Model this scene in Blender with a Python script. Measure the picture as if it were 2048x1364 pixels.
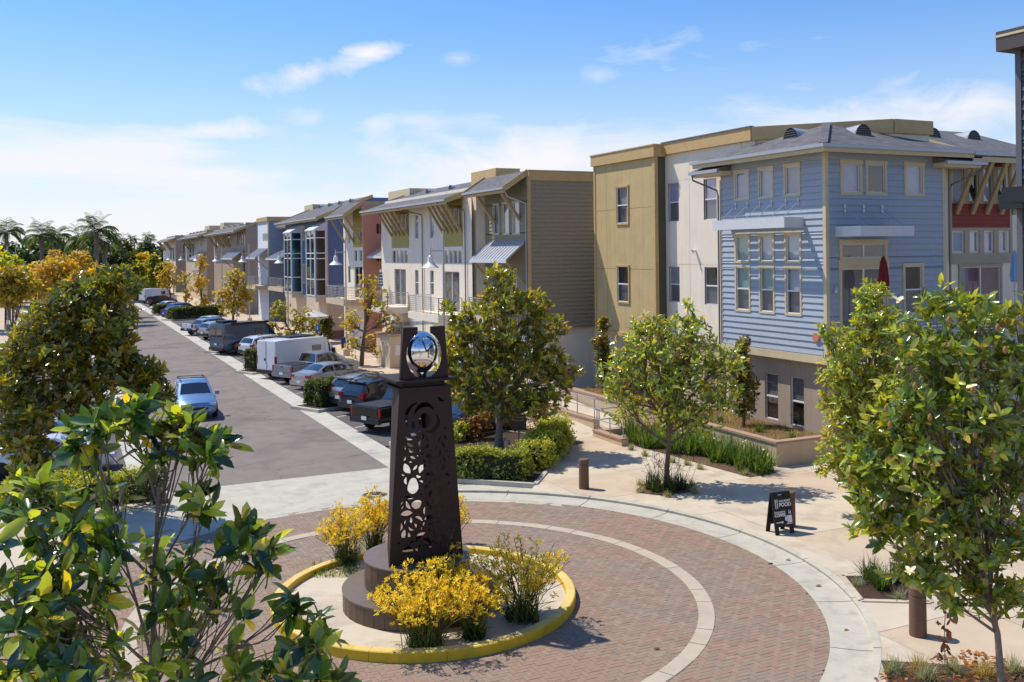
import bpy, bmesh, math, random
import numpy as np
from mathutils import Vector, Matrix
random.seed(7); rng = np.random.default_rng(11)
for o in list(bpy.data.objects): bpy.data.objects.remove(o)
SC = bpy.context.scene
COL = SC.collection
# ---------------------------------------------------------------- camera (street runs along +Y, X to the right)
F, CX, CY, H, ROLL = 1920., 1024., 503., 8.0, 0.011
YAW = math.atan2(904., F)
fw = np.array([math.sin(YAW), math.cos(YAW), 0]); rt = np.array([math.cos(YAW), -math.sin(YAW), 0]); upv = np.array([0, 0, 1.])
CAM = np.array([0, 0, H])
cam = bpy.data.cameras.new('camera'); co = bpy.data.objects.new('camera', cam); COL.objects.link(co)
cam.sensor_width = 36; cam.lens = F / 2048 * 36; cam.shift_y = -(682 - CY) / 2048; cam.clip_end = 6000; cam.clip_start = .1
cr, sr = math.cos(ROLL), math.sin(ROLL)
cright = rt * cr + upv * (-sr); cup = rt * sr + upv * cr
co.matrix_world = Matrix(((cright[0], cup[0], -fw[0], 0), (cright[1], cup[1], -fw[1], 0), (cright[2], cup[2], -fw[2], H), (0, 0, 0, 1)))
SC.camera = co
def ray(px, py):
    u = (px - CX) / F; v = (CY - py) / F
    return fw + cright * u + cup * v
def G(px, py, z=0.):
    d = ray(px, py); return CAM + d * ((z - H) / d[2])
def PX(px, py, x):
    d = ray(px, py); return CAM + d * (x / d[0])
def PY(px, py, y):
    d = ray(px, py); return CAM + d * (y / d[1])
def AT(px, py, dist):
    return CAM + ray(px, py) * dist
# ---------------------------------------------------------------- world, sun, exposure
SUN = np.array([-.37, .5, 1.]); SUN /= np.linalg.norm(SUN)
ELEV = math.asin(SUN[2]); AZ = math.atan2(SUN[0], SUN[1])
W = bpy.data.worlds.new('World'); SC.world = W; W.use_nodes = True
def N(nt, t, **k):
    n = nt.nodes.new(t)
    for a, b in k.items():
        if a == 'ins':
            for i, v in b.items(): n.inputs[i].default_value = v
        else: setattr(n, a, b)
    return n
def ML(nt, op, a, b=None, c=None, clamp=False):
    n = nt.nodes.new('ShaderNodeMath'); n.operation = op; n.use_clamp = clamp
    for i, v in enumerate((a, b, c)):
        if v is None: continue
        if isinstance(v, (int, float)): n.inputs[i].default_value = v
        else: nt.links.new(v, n.inputs[i])
    return n.outputs[0]
def ramp(nt, fac, *st):
    n = nt.nodes.new('ShaderNodeValToRGB'); e = n.color_ramp.elements
    while len(e) < len(st): e.new(.5)
    for i, (p, c) in enumerate(st): e[i].position = p; e[i].color = (*c, 1) if len(c) == 3 else c
    nt.links.new(fac, n.inputs[0]); return n.outputs[0]
nt = W.node_tree; L = nt.links; nt.nodes.clear()
sky = N(nt, 'ShaderNodeTexSky', sky_type='NISHITA', sun_disc=False, sun_elevation=ELEV, sun_rotation=AZ, altitude=0, air_density=1.25, dust_density=.1, ozone_density=5.0)
tc = N(nt, 'ShaderNodeTexCoord'); sep = N(nt, 'ShaderNodeSeparateXYZ'); L.new(tc.outputs['Generated'], sep.inputs[0])
zc = sep.outputs[2]
# clouds: streaked noise over the sky, thick towards the horizon, thin above
mp = N(nt, 'ShaderNodeMapping', ins={'Scale': (1.0, 1.0, 5.0)}); L.new(tc.outputs['Generated'], mp.inputs[0])
n1 = N(nt, 'ShaderNodeTexNoise', ins={'Scale': 3.2, 'Detail': 9., 'Roughness': .58, 'Distortion': .25}); L.new(mp.outputs[0], n1.inputs['Vector'])
thr = ML(nt, 'MULTIPLY_ADD', zc, 1.55, .33)            # higher threshold with elevation
cl = ML(nt, 'MULTIPLY', ML(nt, 'SUBTRACT', n1.outputs[0], thr), 5.5, clamp=True)
cl = ML(nt, 'MULTIPLY', cl, .85)
haze = ML(nt, 'SUBTRACT', 1.0, ML(nt, 'MULTIPLY', zc, 4.0), clamp=True)
haze = ML(nt, 'POWER', haze, 1.7); haze = ML(nt, 'MULTIPLY', haze, .98, clamp=True)
fac = ML(nt, 'SUBTRACT', ML(nt, 'ADD', cl, haze), ML(nt, 'MULTIPLY', cl, haze), clamp=True)
n2 = N(nt, 'ShaderNodeTexNoise', ins={'Scale': 14., 'Detail': 8., 'Roughness': .62, 'Distortion': .4})
mp2 = N(nt, 'ShaderNodeMapping', ins={'Scale': (1., 1., 1.6)}); L.new(tc.outputs['Generated'], mp2.inputs[0]); L.new(mp2.outputs[0], n2.inputs['Vector'])
def puff(px, py, rx, ry, rot, amt, fac):
    d = ray(px, py); d = d / np.linalg.norm(d)
    rgt = np.cross(d, [0, 0, 1.]); rgt /= np.linalg.norm(rgt); u2 = np.cross(rgt, d)
    a = rgt * math.cos(rot) + u2 * math.sin(rot); b = -rgt * math.sin(rot) + u2 * math.cos(rot)
    outs = []
    for v, r in ((a, rx / F), (b, ry / F)):
        dt = N(nt, 'ShaderNodeVectorMath', operation='DOT_PRODUCT'); dt.inputs[1].default_value = v; L.new(tc.outputs['Generated'], dt.inputs[0])
        q = ML(nt, 'MULTIPLY', dt.outputs['Value'], 1 / r); outs.append(ML(nt, 'MULTIPLY', q, q))
    fr = N(nt, 'ShaderNodeVectorMath', operation='DOT_PRODUCT'); fr.inputs[1].default_value = d; L.new(tc.outputs['Generated'], fr.inputs[0])
    r2 = ML(nt, 'ADD', outs[0], outs[1])
    v = ML(nt, 'SUBTRACT', ML(nt, 'MULTIPLY_ADD', n2.outputs[0], 1.9, -.35), ML(nt, 'SQRT', r2))
    v = ML(nt, 'MULTIPLY', v, 1.5, clamp=True)
    v = ML(nt, 'MULTIPLY', ML(nt, 'MULTIPLY', v, ML(nt, 'GREATER_THAN', fr.outputs['Value'], 0.)), amt)
    return ML(nt, 'SUBTRACT', ML(nt, 'ADD', fac, v), ML(nt, 'MULTIPLY', fac, v), clamp=True)
for a in ((630, 142, 190, 48, .25, 1.), (735, 108, 110, 40, .2, 1.), (430, 262, 170, 36, .12, .8), (915, 116, 80, 30, .1, .45), (1195, 152, 70, 34, 0, .4), (620, 235, 110, 34, 0, .6), (750, 250, 60, 46, 0, .6), (1000, 330, 620, 110, .03, 1.), (1900, 215, 420, 90, .0, .85), (150, 330, 400, 60, 0, .4)):
    fac = puff(*a, fac)
mix = N(nt, 'ShaderNodeMixRGB'); L.new(fac, mix.inputs[0]); tn = N(nt, 'ShaderNodeMixRGB', blend_type='MULTIPLY', ins={0: 1., 2: (.48, .65, .86, 1)}); L.new(sky.outputs[0], tn.inputs[1]); L.new(tn.outputs[0], mix.inputs[1]); mix.inputs[2].default_value = (5.15, 5.1, 5.3, 1)
bg = N(nt, 'ShaderNodeBackground', ins={'Strength': .15}); L.new(mix.outputs[0], bg.inputs[0])
wo = N(nt, 'ShaderNodeOutputWorld'); L.new(bg.outputs[0], wo.inputs[0])
sl = bpy.data.lights.new('sun', 'SUN'); sl.energy = 3.9; sl.angle = math.radians(.53); sl.color = (1, .93, .81)
so = bpy.data.objects.new('sun', sl); COL.objects.link(so); so.rotation_euler = Vector(-SUN).to_track_quat('-Z', 'Y').to_euler(); so.location = (0, 0, 60)
vs = SC.view_settings; vs.view_transform = 'Standard'; vs.look = 'None'; vs.exposure = 0.3; vs.gamma = 1; vs.use_curve_mapping = False
# ---------------------------------------------------------------- helpers
def thing(name, label, cat, loc=(0, 0, 0), rotz=0, group=None):
    o = bpy.data.objects.new(name, None); COL.objects.link(o); o.empty_display_size = .2
    o.location = loc; o.rotation_euler = (0, 0, rotz); return tag(o, label, cat, group)
def tag(o, label, cat, group=None, kind=None):
    if label: o['label'] = label
    if cat: o['category'] = cat
    if group: o['group'] = group
    if kind: o['kind'] = kind
    return o
class MB:
    def __init__(s): s.v = []; s.f = []; s.m = []; s.mi = 0
    def add(s, vs, fs):
        b = len(s.v); s.v += [tuple(map(float, p)) for p in vs]; s.f += [tuple(b + i for i in f) for f in fs]; s.m += [s.mi] * len(fs); return s
    def box(s, x0, x1, y0, y1, z0, z1):
        return s.add([(x0, y0, z0), (x1, y0, z0), (x1, y1, z0), (x0, y1, z0), (x0, y0, z1), (x1, y0, z1), (x1, y1, z1), (x0, y1, z1)],
                     [(0, 3, 2, 1), (4, 5, 6, 7), (0, 1, 5, 4), (1, 2, 6, 5), (2, 3, 7, 6), (3, 0, 4, 7)])
    def quad(s, *p): return s.add(p, [tuple(range(len(p)))])
    def ext(s, poly, t0, t1, ax):
        n = len(poly)
        def pt(a, b, t): return (t, a, b) if ax == 'x' else ((a, t, b) if ax == 'y' else (a, b, t))
        vs = [pt(a, b, t0) for a, b in poly] + [pt(a, b, t1) for a, b in poly]
        return s.add(vs, [tuple(range(n))[::-1], tuple(range(n, 2 * n))] + [(i, (i + 1) % n, n + (i + 1) % n, n + i) for i in range(n)])
    def bar(s, p, q, w, h, up=(0, 0, 1)):
        p = np.array(p, float); q = np.array(q, float); d = q - p; d /= np.linalg.norm(d)
        r = np.cross(d, up); n = np.linalg.norm(r); r = r / n if n > 1e-6 else np.array([1., 0, 0]); u = np.cross(r, d)
        vs = [e + r * a * w / 2 + u * b * h / 2 for e in (p, q) for a, b in ((-1, -1), (1, -1), (1, 1), (-1, 1))]
        return s.add(vs, [(0, 3, 2, 1), (4, 5, 6, 7), (0, 1, 5, 4), (1, 2, 6, 5), (2, 3, 7, 6), (3, 0, 4, 7)])
    def tube(s, pts, rad, n=8, cap=True):
        pts = [np.array(p, float) for p in pts]
        if not hasattr(rad, '__len__'): rad = [rad] * len(pts)
        vs = []
        for i, p in enumerate(pts):
            d = pts[min(i + 1, len(pts) - 1)] - pts[max(i - 1, 0)]; d /= np.linalg.norm(d) + 1e-9
            a = np.array([0, 0, 1.]) if abs(d[2]) < .9 else np.array([1., 0, 0]); r = np.cross(d, a); r /= np.linalg.norm(r); u = np.cross(r, d)
            for k in range(n): t = 2 * math.pi * k / n; vs.append(p + (r * math.cos(t) + u * math.sin(t)) * rad[i])
        fs = [(i * n + k, i * n + (k + 1) % n, (i + 1) * n + (k + 1) % n, (i + 1) * n + k) for i in range(len(pts) - 1) for k in range(n)]
        if cap: fs += [tuple(range(n))[::-1], tuple(range((len(pts) - 1) * n, len(pts) * n))]
        return s.add(vs, fs)
    def lathe(s, prof, c=(0, 0, 0), n=32, ax='z'):
        vs = []; c = np.array(c, float)
        for r, z in prof:
            for k in range(n):
                t = 2 * math.pi * k / n; a, b = r * math.cos(t), r * math.sin(t)
                vs.append(c + (np.array([a, b, z]) if ax == 'z' else np.array([a, z, b])))
        fs = [(i * n + k, i * n + (k + 1) % n, (i + 1) * n + (k + 1) % n, (i + 1) * n + k) for i in range(len(prof) - 1) for k in range(n)]
        fs += [tuple(range(n))[::-1], tuple(range((len(prof) - 1) * n, len(prof) * n))]
        return s.add(vs, fs)
    def arc(s, c, r0, r1, a0, a1, z0, z1, n=4, bev=0.):
        vs = []
        prof = [(r0, z0), (r0, z1 - bev), (r0 + bev, z1), (r1 - bev, z1), (r1, z1 - bev), (r1, z0)] if bev else [(r0, z0), (r0, z1), (r1, z1), (r1, z0)]
        m = len(prof)
        for i in range(n + 1):
            t = a0 + (a1 - a0) * i / n
            for r, z in prof: vs.append((c[0] + r * math.cos(t), c[1] + r * math.sin(t), z))
        fs = [(i * m + k, (i + 1) * m + k, (i + 1) * m + (k + 1) % m, i * m + (k + 1) % m) for i in range(n) for k in range(m)]
        fs += [tuple(range(m)), tuple(range(n * m, (n + 1) * m))[::-1]]
        return s.add(vs, fs)
    def mesh(s, name, mat, org=(0, 0, 0), smooth=None):
        me = bpy.data.meshes.new(name); o = np.array(org, float)
        me.from_pydata((np.array(s.v) - o).tolist() if len(s.v) else [], [], s.f)
        for m in (mat if isinstance(mat, (list, tuple)) else [mat]): me.materials.append(m)
        if s.mi: me.polygons.foreach_set('material_index', s.m)
        if smooth is not None: me.shade_smooth(); me.set_sharp_from_angle(angle=math.radians(smooth))
        me.update(); return me
ORG = {}
def org(o):
    while o is not None and o.parent is not None: o = o.parent
    return tuple(o.location) if o is not None else (0, 0, 0)
def part(name, mb, mat, parent=None, smooth=None, local=False, label=None, kind=None):
    og = (0, 0, 0) if (local or parent is None) else org(parent)
    o = bpy.data.objects.new(name, mb.mesh(name, mat, og, smooth)); COL.objects.link(o); o.parent = parent
    if label: o['label'] = label
    if kind: o['kind'] = kind
    return o
def inst(name, me, loc, parent=None, rotz=0, scale=None):
    o = bpy.data.objects.new(name, me); COL.objects.link(o); o.parent = parent
    og = org(parent) if parent is not None else (0, 0, 0)
    o.location = tuple(np.array(loc, float) - np.array(og)); o.rotation_euler = (0, 0, rotz)
    if scale: o.scale = scale
    return o
def copy_tree(o, parent=None):
    c = o.copy(); COL.objects.link(c); c.parent = parent
    for ch in o.children: copy_tree(ch, c)
    return c
def struct(name, mb, mat, smooth=None):
    o = part(name, mb, mat, None, smooth); o['kind'] = 'structure'; return o
# ---------------------------------------------------------------- materials
def lin(r, g, b): return tuple((c / 255 / 12.92) if c <= 10 else ((c / 255 + .055) / 1.055) ** 2.4 for c in (r, g, b))
MATS = {}
def mat(name, rgb, rough=.7, metal=0., var=.15, vs=3., bump=0., bs=40., spec=.5, coat=0., stain=None, streak=0., crack=0.):
    """procedural paint/stucco: two noises vary the colour, a third gives relief"""
    if name in MATS: return MATS[name]
    m = bpy.data.materials.new(name); m.use_nodes = True; t = m.node_tree; b = t.nodes['Principled BSDF']; k = t.links
    b.inputs['Roughness'].default_value = rough; b.inputs['Metallic'].default_value = metal; b.inputs['Specular IOR Level'].default_value = spec
    if coat: b.inputs['Coat Weight'].default_value = coat; b.inputs['Coat Roughness'].default_value = .04
    c = lin(*rgb); g = N(t, 'ShaderNodeNewGeometry')
    if var:
        n = N(t, 'ShaderNodeTexNoise', ins={'Scale': vs, 'Detail': 7., 'Roughness': .65}); k.new(g.outputs['Position'], n.inputs['Vector'])
        lo = tuple(x * (1 - var) for x in c); hi = tuple(min(1, x * (1 + var)) for x in c)
        col = ramp(t, n.outputs[0], (.3, lo), (.7, hi))
        if stain:
            n3 = N(t, 'ShaderNodeTexNoise', ins={'Scale': stain[1], 'Detail': 6., 'Roughness': .7, 'Distortion': .6}); k.new(g.outputs['Position'], n3.inputs['Vector'])
            mx = N(t, 'ShaderNodeMixRGB'); k.new(ramp(t, n3.outputs[0], (stain[2], (0, 0, 0)), (stain[2] + .18, (stain[3],) * 3)), mx.inputs[0])
            k.new(col, mx.inputs[1]); mx.inputs[2].default_value = (*lin(*stain[0]), 1); col = mx.outputs[0]
        if streak:      # rain streaks and grime, drawn out down the wall
            mp_ = N(t, 'ShaderNodeMapping', ins={'Scale': (2.6, 2.6, .16)}); k.new(g.outputs['Position'], mp_.inputs[0])
            n4 = N(t, 'ShaderNodeTexNoise', ins={'Scale': 1.6, 'Detail': 7., 'Roughness': .68}); k.new(mp_.outputs[0], n4.inputs['Vector'])
            mx = N(t, 'ShaderNodeMixRGB', blend_type='MULTIPLY'); k.new(ramp(t, n4.outputs[0], (.46, (0, 0, 0)), (.72, (streak,) * 3)), mx.inputs[0]); k.new(col, mx.inputs[1]); mx.inputs[2].default_value = (.55, .5, .44, 1); col = mx.outputs[0]
        if crack:       # fine cracks and sealed joints
            n5 = N(t, 'ShaderNodeTexNoise', ins={'Scale': 1.2, 'Detail': 5.}); k.new(g.outputs['Position'], n5.inputs['Vector']); av = N(t, 'ShaderNodeVectorMath', operation='MULTIPLY_ADD'); k.new(n5.outputs['Color'], av.inputs[0]); av.inputs[1].default_value = (1.6, 1.6, 0); k.new(g.outputs['Position'], av.inputs[2])
            vo = N(t, 'ShaderNodeTexVoronoi', feature='DISTANCE_TO_EDGE', ins={'Scale': crack}); k.new(av.outputs[0], vo.inputs['Vector'])
            mx = N(t, 'ShaderNodeMixRGB', blend_type='MULTIPLY'); k.new(ramp(t, vo.outputs['Distance'], (.0, (.75,) * 3), (.006, (0, 0, 0))), mx.inputs[0]); k.new(col, mx.inputs[1]); mx.inputs[2].default_value = (.45, .43, .42, 1); col = mx.outputs[0]
        k.new(col, b.inputs['Base Color'])
    else: b.inputs['Base Color'].default_value = (*c, 1)
    if bump:
        n2 = N(t, 'ShaderNodeTexNoise', ins={'Scale': bs, 'Detail': 4.}); k.new(g.outputs['Position'], n2.inputs['Vector'])
        bp = N(t, 'ShaderNodeBump', ins={'Strength': bump, 'Distance': .02}); k.new(n2.outputs[0], bp.inputs['Height']); k.new(bp.outputs[0], b.inputs['Normal'])
    MATS[name] = m; return m
def attrmat(name, rough=.5, trans=0., back=None, spec=.5, bump=0.):
    """colour comes from the mesh's own 'Col' attribute (per brick / per leaf)"""
    if name in MATS: return MATS[name]
    m = bpy.data.materials.new(name); m.use_nodes = True; t = m.node_tree; b = t.nodes['Principled BSDF']; k = t.links
    a = N(t, 'ShaderNodeAttribute', attribute_name='Col'); col = a.outputs['Color']
    b.inputs['Roughness'].default_value = rough; b.inputs['Specular IOR Level'].default_value = spec
    if back:
        g = N(t, 'ShaderNodeNewGeometry'); mx = N(t, 'ShaderNodeMixRGB'); k.new(ML(t, 'MULTIPLY', g.outputs['Backfacing'], .75), mx.inputs[0]); k.new(col, mx.inputs[1]); mx.inputs[2].default_value = (*lin(*back), 1); col = mx.outputs[0]
    k.new(col, b.inputs['Base Color'])
    if bump:
        g = N(t, 'ShaderNodeNewGeometry'); n2 = N(t, 'ShaderNodeTexNoise', ins={'Scale': 60., 'Detail': 5.}); k.new(g.outputs['Position'], n2.inputs['Vector'])
        bp = N(t, 'ShaderNodeBump', ins={'Strength': bump, 'Distance': .01}); k.new(n2.outputs[0], bp.inputs['Height']); k.new(bp.outputs[0], b.inputs['Normal'])
    if trans:
        tr = N(t, 'ShaderNodeBsdfTranslucent'); hs = N(t, 'ShaderNodeMixRGB', blend_type='MULTIPLY', ins={0: 1., 2: (2.9, 2.5, .6, 1)}); k.new(a.outputs['Color'], hs.inputs[1]); k.new(hs.outputs[0], tr.inputs[0])
        mx = N(t, 'ShaderNodeMixShader', ins={0: trans}); k.new(b.outputs[0], mx.inputs[1]); k.new(tr.outputs[0], mx.inputs[2]); k.new(mx.outputs[0], t.nodes['Material Output'].inputs[0])
    MATS[name] = m; return m
def glass(name, tint=(.75, .8, .85), f0=.12):
    m = bpy.data.materials.new(name); m.use_nodes = True; t = m.node_tree; k = t.links; t.nodes.remove(t.nodes['Principled BSDF'])
    tr = N(t, 'ShaderNodeBsdfTransparent', ins={0: (*tint, 1)}); gl = N(t, 'ShaderNodeBsdfGlossy', ins={'Roughness': .02})
    fr = N(t, 'ShaderNodeLayerWeight', ins={'Blend': .5}); f = ML(t, 'MULTIPLY_ADD', ML(t, 'POWER', fr.outputs['Facing'], 3.2), .75, f0 * .6, clamp=True)
    mx = N(t, 'ShaderNodeMixShader'); k.new(f, mx.inputs[0]); k.new(tr.outputs[0], mx.inputs[1]); k.new(gl.outputs[0], mx.inputs[2]); k.new(mx.outputs[0], t.nodes['Material Output'].inputs[0])
    MATS[name] = m; return m
def shingle(name, rgb):
    m = bpy.data.materials.new(name); m.use_nodes = True; t = m.node_tree; b = t.nodes['Principled BSDF']; k = t.links; b.inputs['Roughness'].default_value = .9
    g = N(t, 'ShaderNodeNewGeometry'); sp = N(t, 'ShaderNodeSeparateXYZ'); k.new(g.outputs['Position'], sp.inputs[0])
    cb = N(t, 'ShaderNodeCombineXYZ'); k.new(ML(t, 'ADD', sp.outputs[0], sp.outputs[1]), cb.inputs[0]); k.new(ML(t, 'MULTIPLY', sp.outputs[2], 1.9), cb.inputs[1])
    c = lin(*rgb); br = N(t, 'ShaderNodeTexBrick', ins={'Scale': 1., 'Mortar Size': .008, 'Brick Width': .32, 'Row Height': .14, 'Color1': (*[x * .75 for x in c], 1), 'Color2': (*[x * 1.25 for x in c], 1), 'Mortar': (*[x * .4 for x in c], 1)}); k.new(cb.outputs[0], br.inputs['Vector'])
    n = N(t, 'ShaderNodeTexNoise', ins={'Scale': 25., 'Detail': 5.}); k.new(g.outputs['Position'], n.inputs['Vector'])
    mx = N(t, 'ShaderNodeMixRGB', blend_type='OVERLAY', ins={0: .45}); k.new(br.outputs[0], mx.inputs[1]); k.new(n.outputs[0], mx.inputs[2]); k.new(mx.outputs[0], b.inputs['Base Color'])
    bp = N(t, 'ShaderNodeBump', ins={'Strength': .6, 'Distance': .02}); k.new(br.outputs['Fac'], bp.inputs['Height']); bp.invert = True; k.new(bp.outputs[0], b.inputs['Normal'])
    MATS[name] = m; return m
def farsiding(name, rgb, course=.25):
    """lap siding too far off to build board by board"""
    m = mat(name, rgb, .75, var=.1); t = m.node_tree; k = t.links; b = t.nodes['Principled BSDF']
    g = N(t, 'ShaderNodeNewGeometry'); sp = N(t, 'ShaderNodeSeparateXYZ'); k.new(g.outputs['Position'], sp.inputs[0])
    fr = ML(t, 'FRACT', ML(t, 'DIVIDE', sp.outputs[2], course)); bp = N(t, 'ShaderNodeBump', ins={'Strength': 1., 'Distance': .05}); bp.invert = True; k.new(fr, bp.inputs['Height']); k.new(bp.outputs[0], b.inputs['Normal'])
    return m
M = lambda n: MATS[n]
mat('asphalt', (128, 117, 109), .9, var=.12, vs=1.2, bump=.35, bs=90, stain=((100, 92, 86), .3, .48, .75), crack=.16)
mat('lot_asphalt', (98, 91, 90), .9, var=.14, vs=.8, bump=.35, bs=90, stain=((62, 58, 57), .6, .5, .75), crack=.2)
mat('tan_concrete', (200, 186, 164), .85, var=.07, vs=1.2, bump=.15, bs=60, stain=((166, 150, 130), .6, .48, .7))
mat('walk_concrete', (194, 174, 150), .85, var=.08, vs=.8, bump=.15, bs=60, stain=((164, 142, 122), .5, .5, .7))
mat('grey_concrete', (186, 180, 164), .85, var=.1, vs=1.5, bump=.15, bs=50, stain=((146, 142, 132), 1.6, .5, .55))
mat('strip_concrete', (188, 184, 170), .85, var=.12, vs=.7, bump=.15, bs=50, stain=((150, 148, 140), .5, .5, .7))
mat('band_concrete', (184, 170, 150), .85, var=.1, vs=2., bump=.15, bs=50)
mat('yellow_paint', (206, 170, 28), .6, var=.12, vs=3., bump=.2, bs=40, stain=((150, 122, 60), 1.6, .56, .8))
mat('curb_concrete', (205, 178, 138), .8, var=.1, vs=3., stain=((196, 160, 60), 1.2, .5, .8))
mat('mulch', (66, 46, 34), .95, var=.5, vs=14., bump=1., bs=30)
mat('soil', (96, 74, 54), .95, var=.4, vs=10., bump=1., bs=30)
mat('earth', (120, 112, 96), .95, var=.2, vs=.05)
mat('white_line', (205, 203, 198), .7, var=.2, vs=6.)
mat('base_tile', (88, 70, 54), .45, var=.12, vs=6., bump=.05)
mat('base_top', (114, 98, 82), .4, var=.1, vs=5.)
mat('rust_steel', (50, 30, 25), .65, metal=.1, var=.3, vs=9., bump=.15, bs=70)
mat('chrome', (225, 225, 228), .04, metal=1., var=0)
mat('bollard_brown', (112, 84, 66), .8, var=.15, vs=20., bump=.25, bs=80)
mat('black_plastic', (18, 18, 20), .45, var=.1)
mat('white_print', (232, 232, 228), .5, var=0)
mat('trim_cream', (208, 190, 152), .65, var=.06)
mat('trim_ochre', (196, 164, 112), .65, var=.08)
mat('trim_beige', (176, 160, 136), .65, var=.06)
mat('white_frame', (226, 226, 224), .4, var=.03)
mat('gutter_metal', (176, 178, 180), .4, metal=.3, var=.05)
mat('pipe_grey', (120, 116, 114), .45, metal=.3, var=.05)
mat('rail_steel', (188, 190, 194), .35, metal=.5, var=.05)
mat('awning_metal', (200, 202, 206), .35, metal=.55, var=.06)
mat('awning_white', (212, 212, 214), .5, var=.05)
mat('vent_dark', (26, 28, 32), .5, var=.1)
mat('timber', (172, 148, 104), .7, var=.2, vs=12.)
mat('blue_siding', (164, 173, 184), .7, var=.06, vs=6., bump=.1, bs=80)
mat('grey_siding', (152, 140, 116), .75, var=.07, vs=6., bump=.1, bs=80)
mat('dark_siding', (84, 84, 92), .7, var=.08, vs=6., bump=.1, bs=80)
mat('white_siding', (206, 208, 212), .7, var=.05)
mat('red_siding', (150, 62, 40), .7, var=.08, vs=6.)
mat('orange_siding', (190, 78, 48), .7, var=.08)
mat('olive_siding', (186, 164, 84), .7, var=.08, vs=5.)
mat('tan_stucco', (196, 172, 122), .85, var=.07, vs=1.2, bump=.2, bs=60, stain=((168, 144, 104), .4, .55, .4), streak=.25)
mat('shaded_tan_stucco', (96, 88, 68), .85, var=.08, vs=1.2, bump=.2, bs=60)  # tan bay stucco with the shade of its return side put into the colour
mat('white_stucco', (240, 226, 204), .85, var=.05, vs=.8, bump=.2, bs=60, stain=((206, 192, 176), .4, .55, .4), streak=.2)
mat('cream_stucco', (210, 190, 162), .85, var=.06, vs=.8, bump=.2, bs=60, streak=.25)
mat('taupe_stucco', (168, 150, 132), .85, var=.06, vs=.8, bump=.2, bs=60, streak=.25)
mat('pink_stucco', (196, 146, 124), .85, var=.05, vs=.8, bump=.2, bs=60)
mat('row_tan', (172, 150, 128), .85, var=.06, vs=.8, bump=.2, bs=60, streak=.25)
mat('row_base', (126, 104, 90), .85, var=.06, vs=.8, bump=.2, bs=60, streak=.25)
mat('planter_wall', (200, 176, 146), .85, var=.06, vs=.8, bump=.2, bs=60, streak=.25)
mat('planter_cap', (170, 138, 116), .75, var=.08, vs=2.)
farsiding('far_blue', (104, 126, 158), .27); farsiding('far_grey', (150, 140, 128), .27); farsiding('far_paleblue', (140, 152, 172), .27)
shingle('shingles', (104, 102, 104)); shingle('shingles_brown', (116, 110, 108))
glass('pane_glass', (.92, .94, .95), .1); glass('green_glass', (.35, .5, .5), .1); glass('clear_glass', (.85, .93, .97), .03)
for n, c in (('room_dark', (26, 24, 28)), ('blind_lilac', (204, 192, 214)), ('blind_grey', (186, 182, 186)), ('screen_dark', (136, 128, 130)), ('blind_green', (170, 200, 190)), ('blind_white', (222, 220, 224)), ('curtain_pink', (166, 120, 130))): mat(n, c, .8, var=.12, vs=4.)
mat('bark', (118, 96, 78), .9, var=.3, vs=18., bump=.6, bs=50); mat('bark_grey', (126, 112, 100), .9, var=.3, vs=18., bump=.6, bs=50)
mat('tyre', (22, 22, 23), .8, var=.1); mat('rim', (150, 152, 156), .3, metal=.8, var=0); mat('car_trim', (34, 34, 36), .5, var=.05)
mat('tail_red', (150, 14, 18), .15, var=0, coat=.6); mat('head_lens', (200, 206, 212), .08, var=0, coat=.6); mat('plate', (220, 220, 222), .5, var=0)
def carglass():
    m = mat('car_glass', (16, 22, 26), .04, var=0, spec=.9, coat=1.); return m
carglass()
attrmat('brick', .85, bump=.3); attrmat('magnolia_leaf', .2, .34, (146, 128, 66), spec=.9); attrmat('leaf', .45, .3); attrmat('flower', .6, .2); attrmat('blade', .5, .25)
# ================================================================ GROUND
CC = np.array([7.55, 20.95]); RB, RG = 8.9, 9.84
XR0, XR1, XS = 3.2, 11.0, 12.05      # road edges, outer edge of the concrete strip
YA = 34.35                            # asphalt begins
struct('ground', MB().quad((-1500, -300, -.06), (1500, -300, -.06), (1500, 3000, -.06), (-1500, 3000, -.06)), M('earth'))
struct('road', MB().box(XR0, XR1, YA, 420, -.2, 0.), M('asphalt'))
# concrete strip of separate slabs along the road
gs = thing('gutter_strip', None, None, (0, 0, 0)); gs['kind'] = 'structure'
y = YA - .3; i = 0
while y < 330:
    l = 3.0 if y < 150 else 12.
    part('slab', MB().box(XR1 + .004, XS, y + .012, y + l - .012, -.2, .008 + .003 * (i % 2)), M('strip_concrete'), gs); y += l; i += 1
struct('gutter_strip', MB().box(XR0 - 1.0, XR0 - .004, YA - .3, 330, -.2, .008), M('strip_concrete'))
struct('parking_lot', MB().box(XS, 18.2, 38.2, 260, -.2, .002), M('lot_asphalt'))
struct('parking_lot', MB().box(-4.5, XR0 - 1.0, 36.5, 260, -.2, .002), M('lot_asphalt'))
# apron between the brick circle and the road
ap = MB(); n = 48
ring = [(CC[0] + (RB - .25) * math.cos(t), CC[1] + (RB - .25) * math.sin(t)) for t in np.linspace(math.radians(140), math.radians(40), n)]
out = [(a, YA if abs(a - CC[0]) < 20 else YA) for a in np.linspace(-1.5, 16, n)]
for i in range(n - 1):
    ap.quad((*ring[i], .002), (*ring[i + 1], .002), (*out[i + 1], .002), (*out[i], .002))
struct('concrete_apron', ap, M('grey_concrete'))
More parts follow.
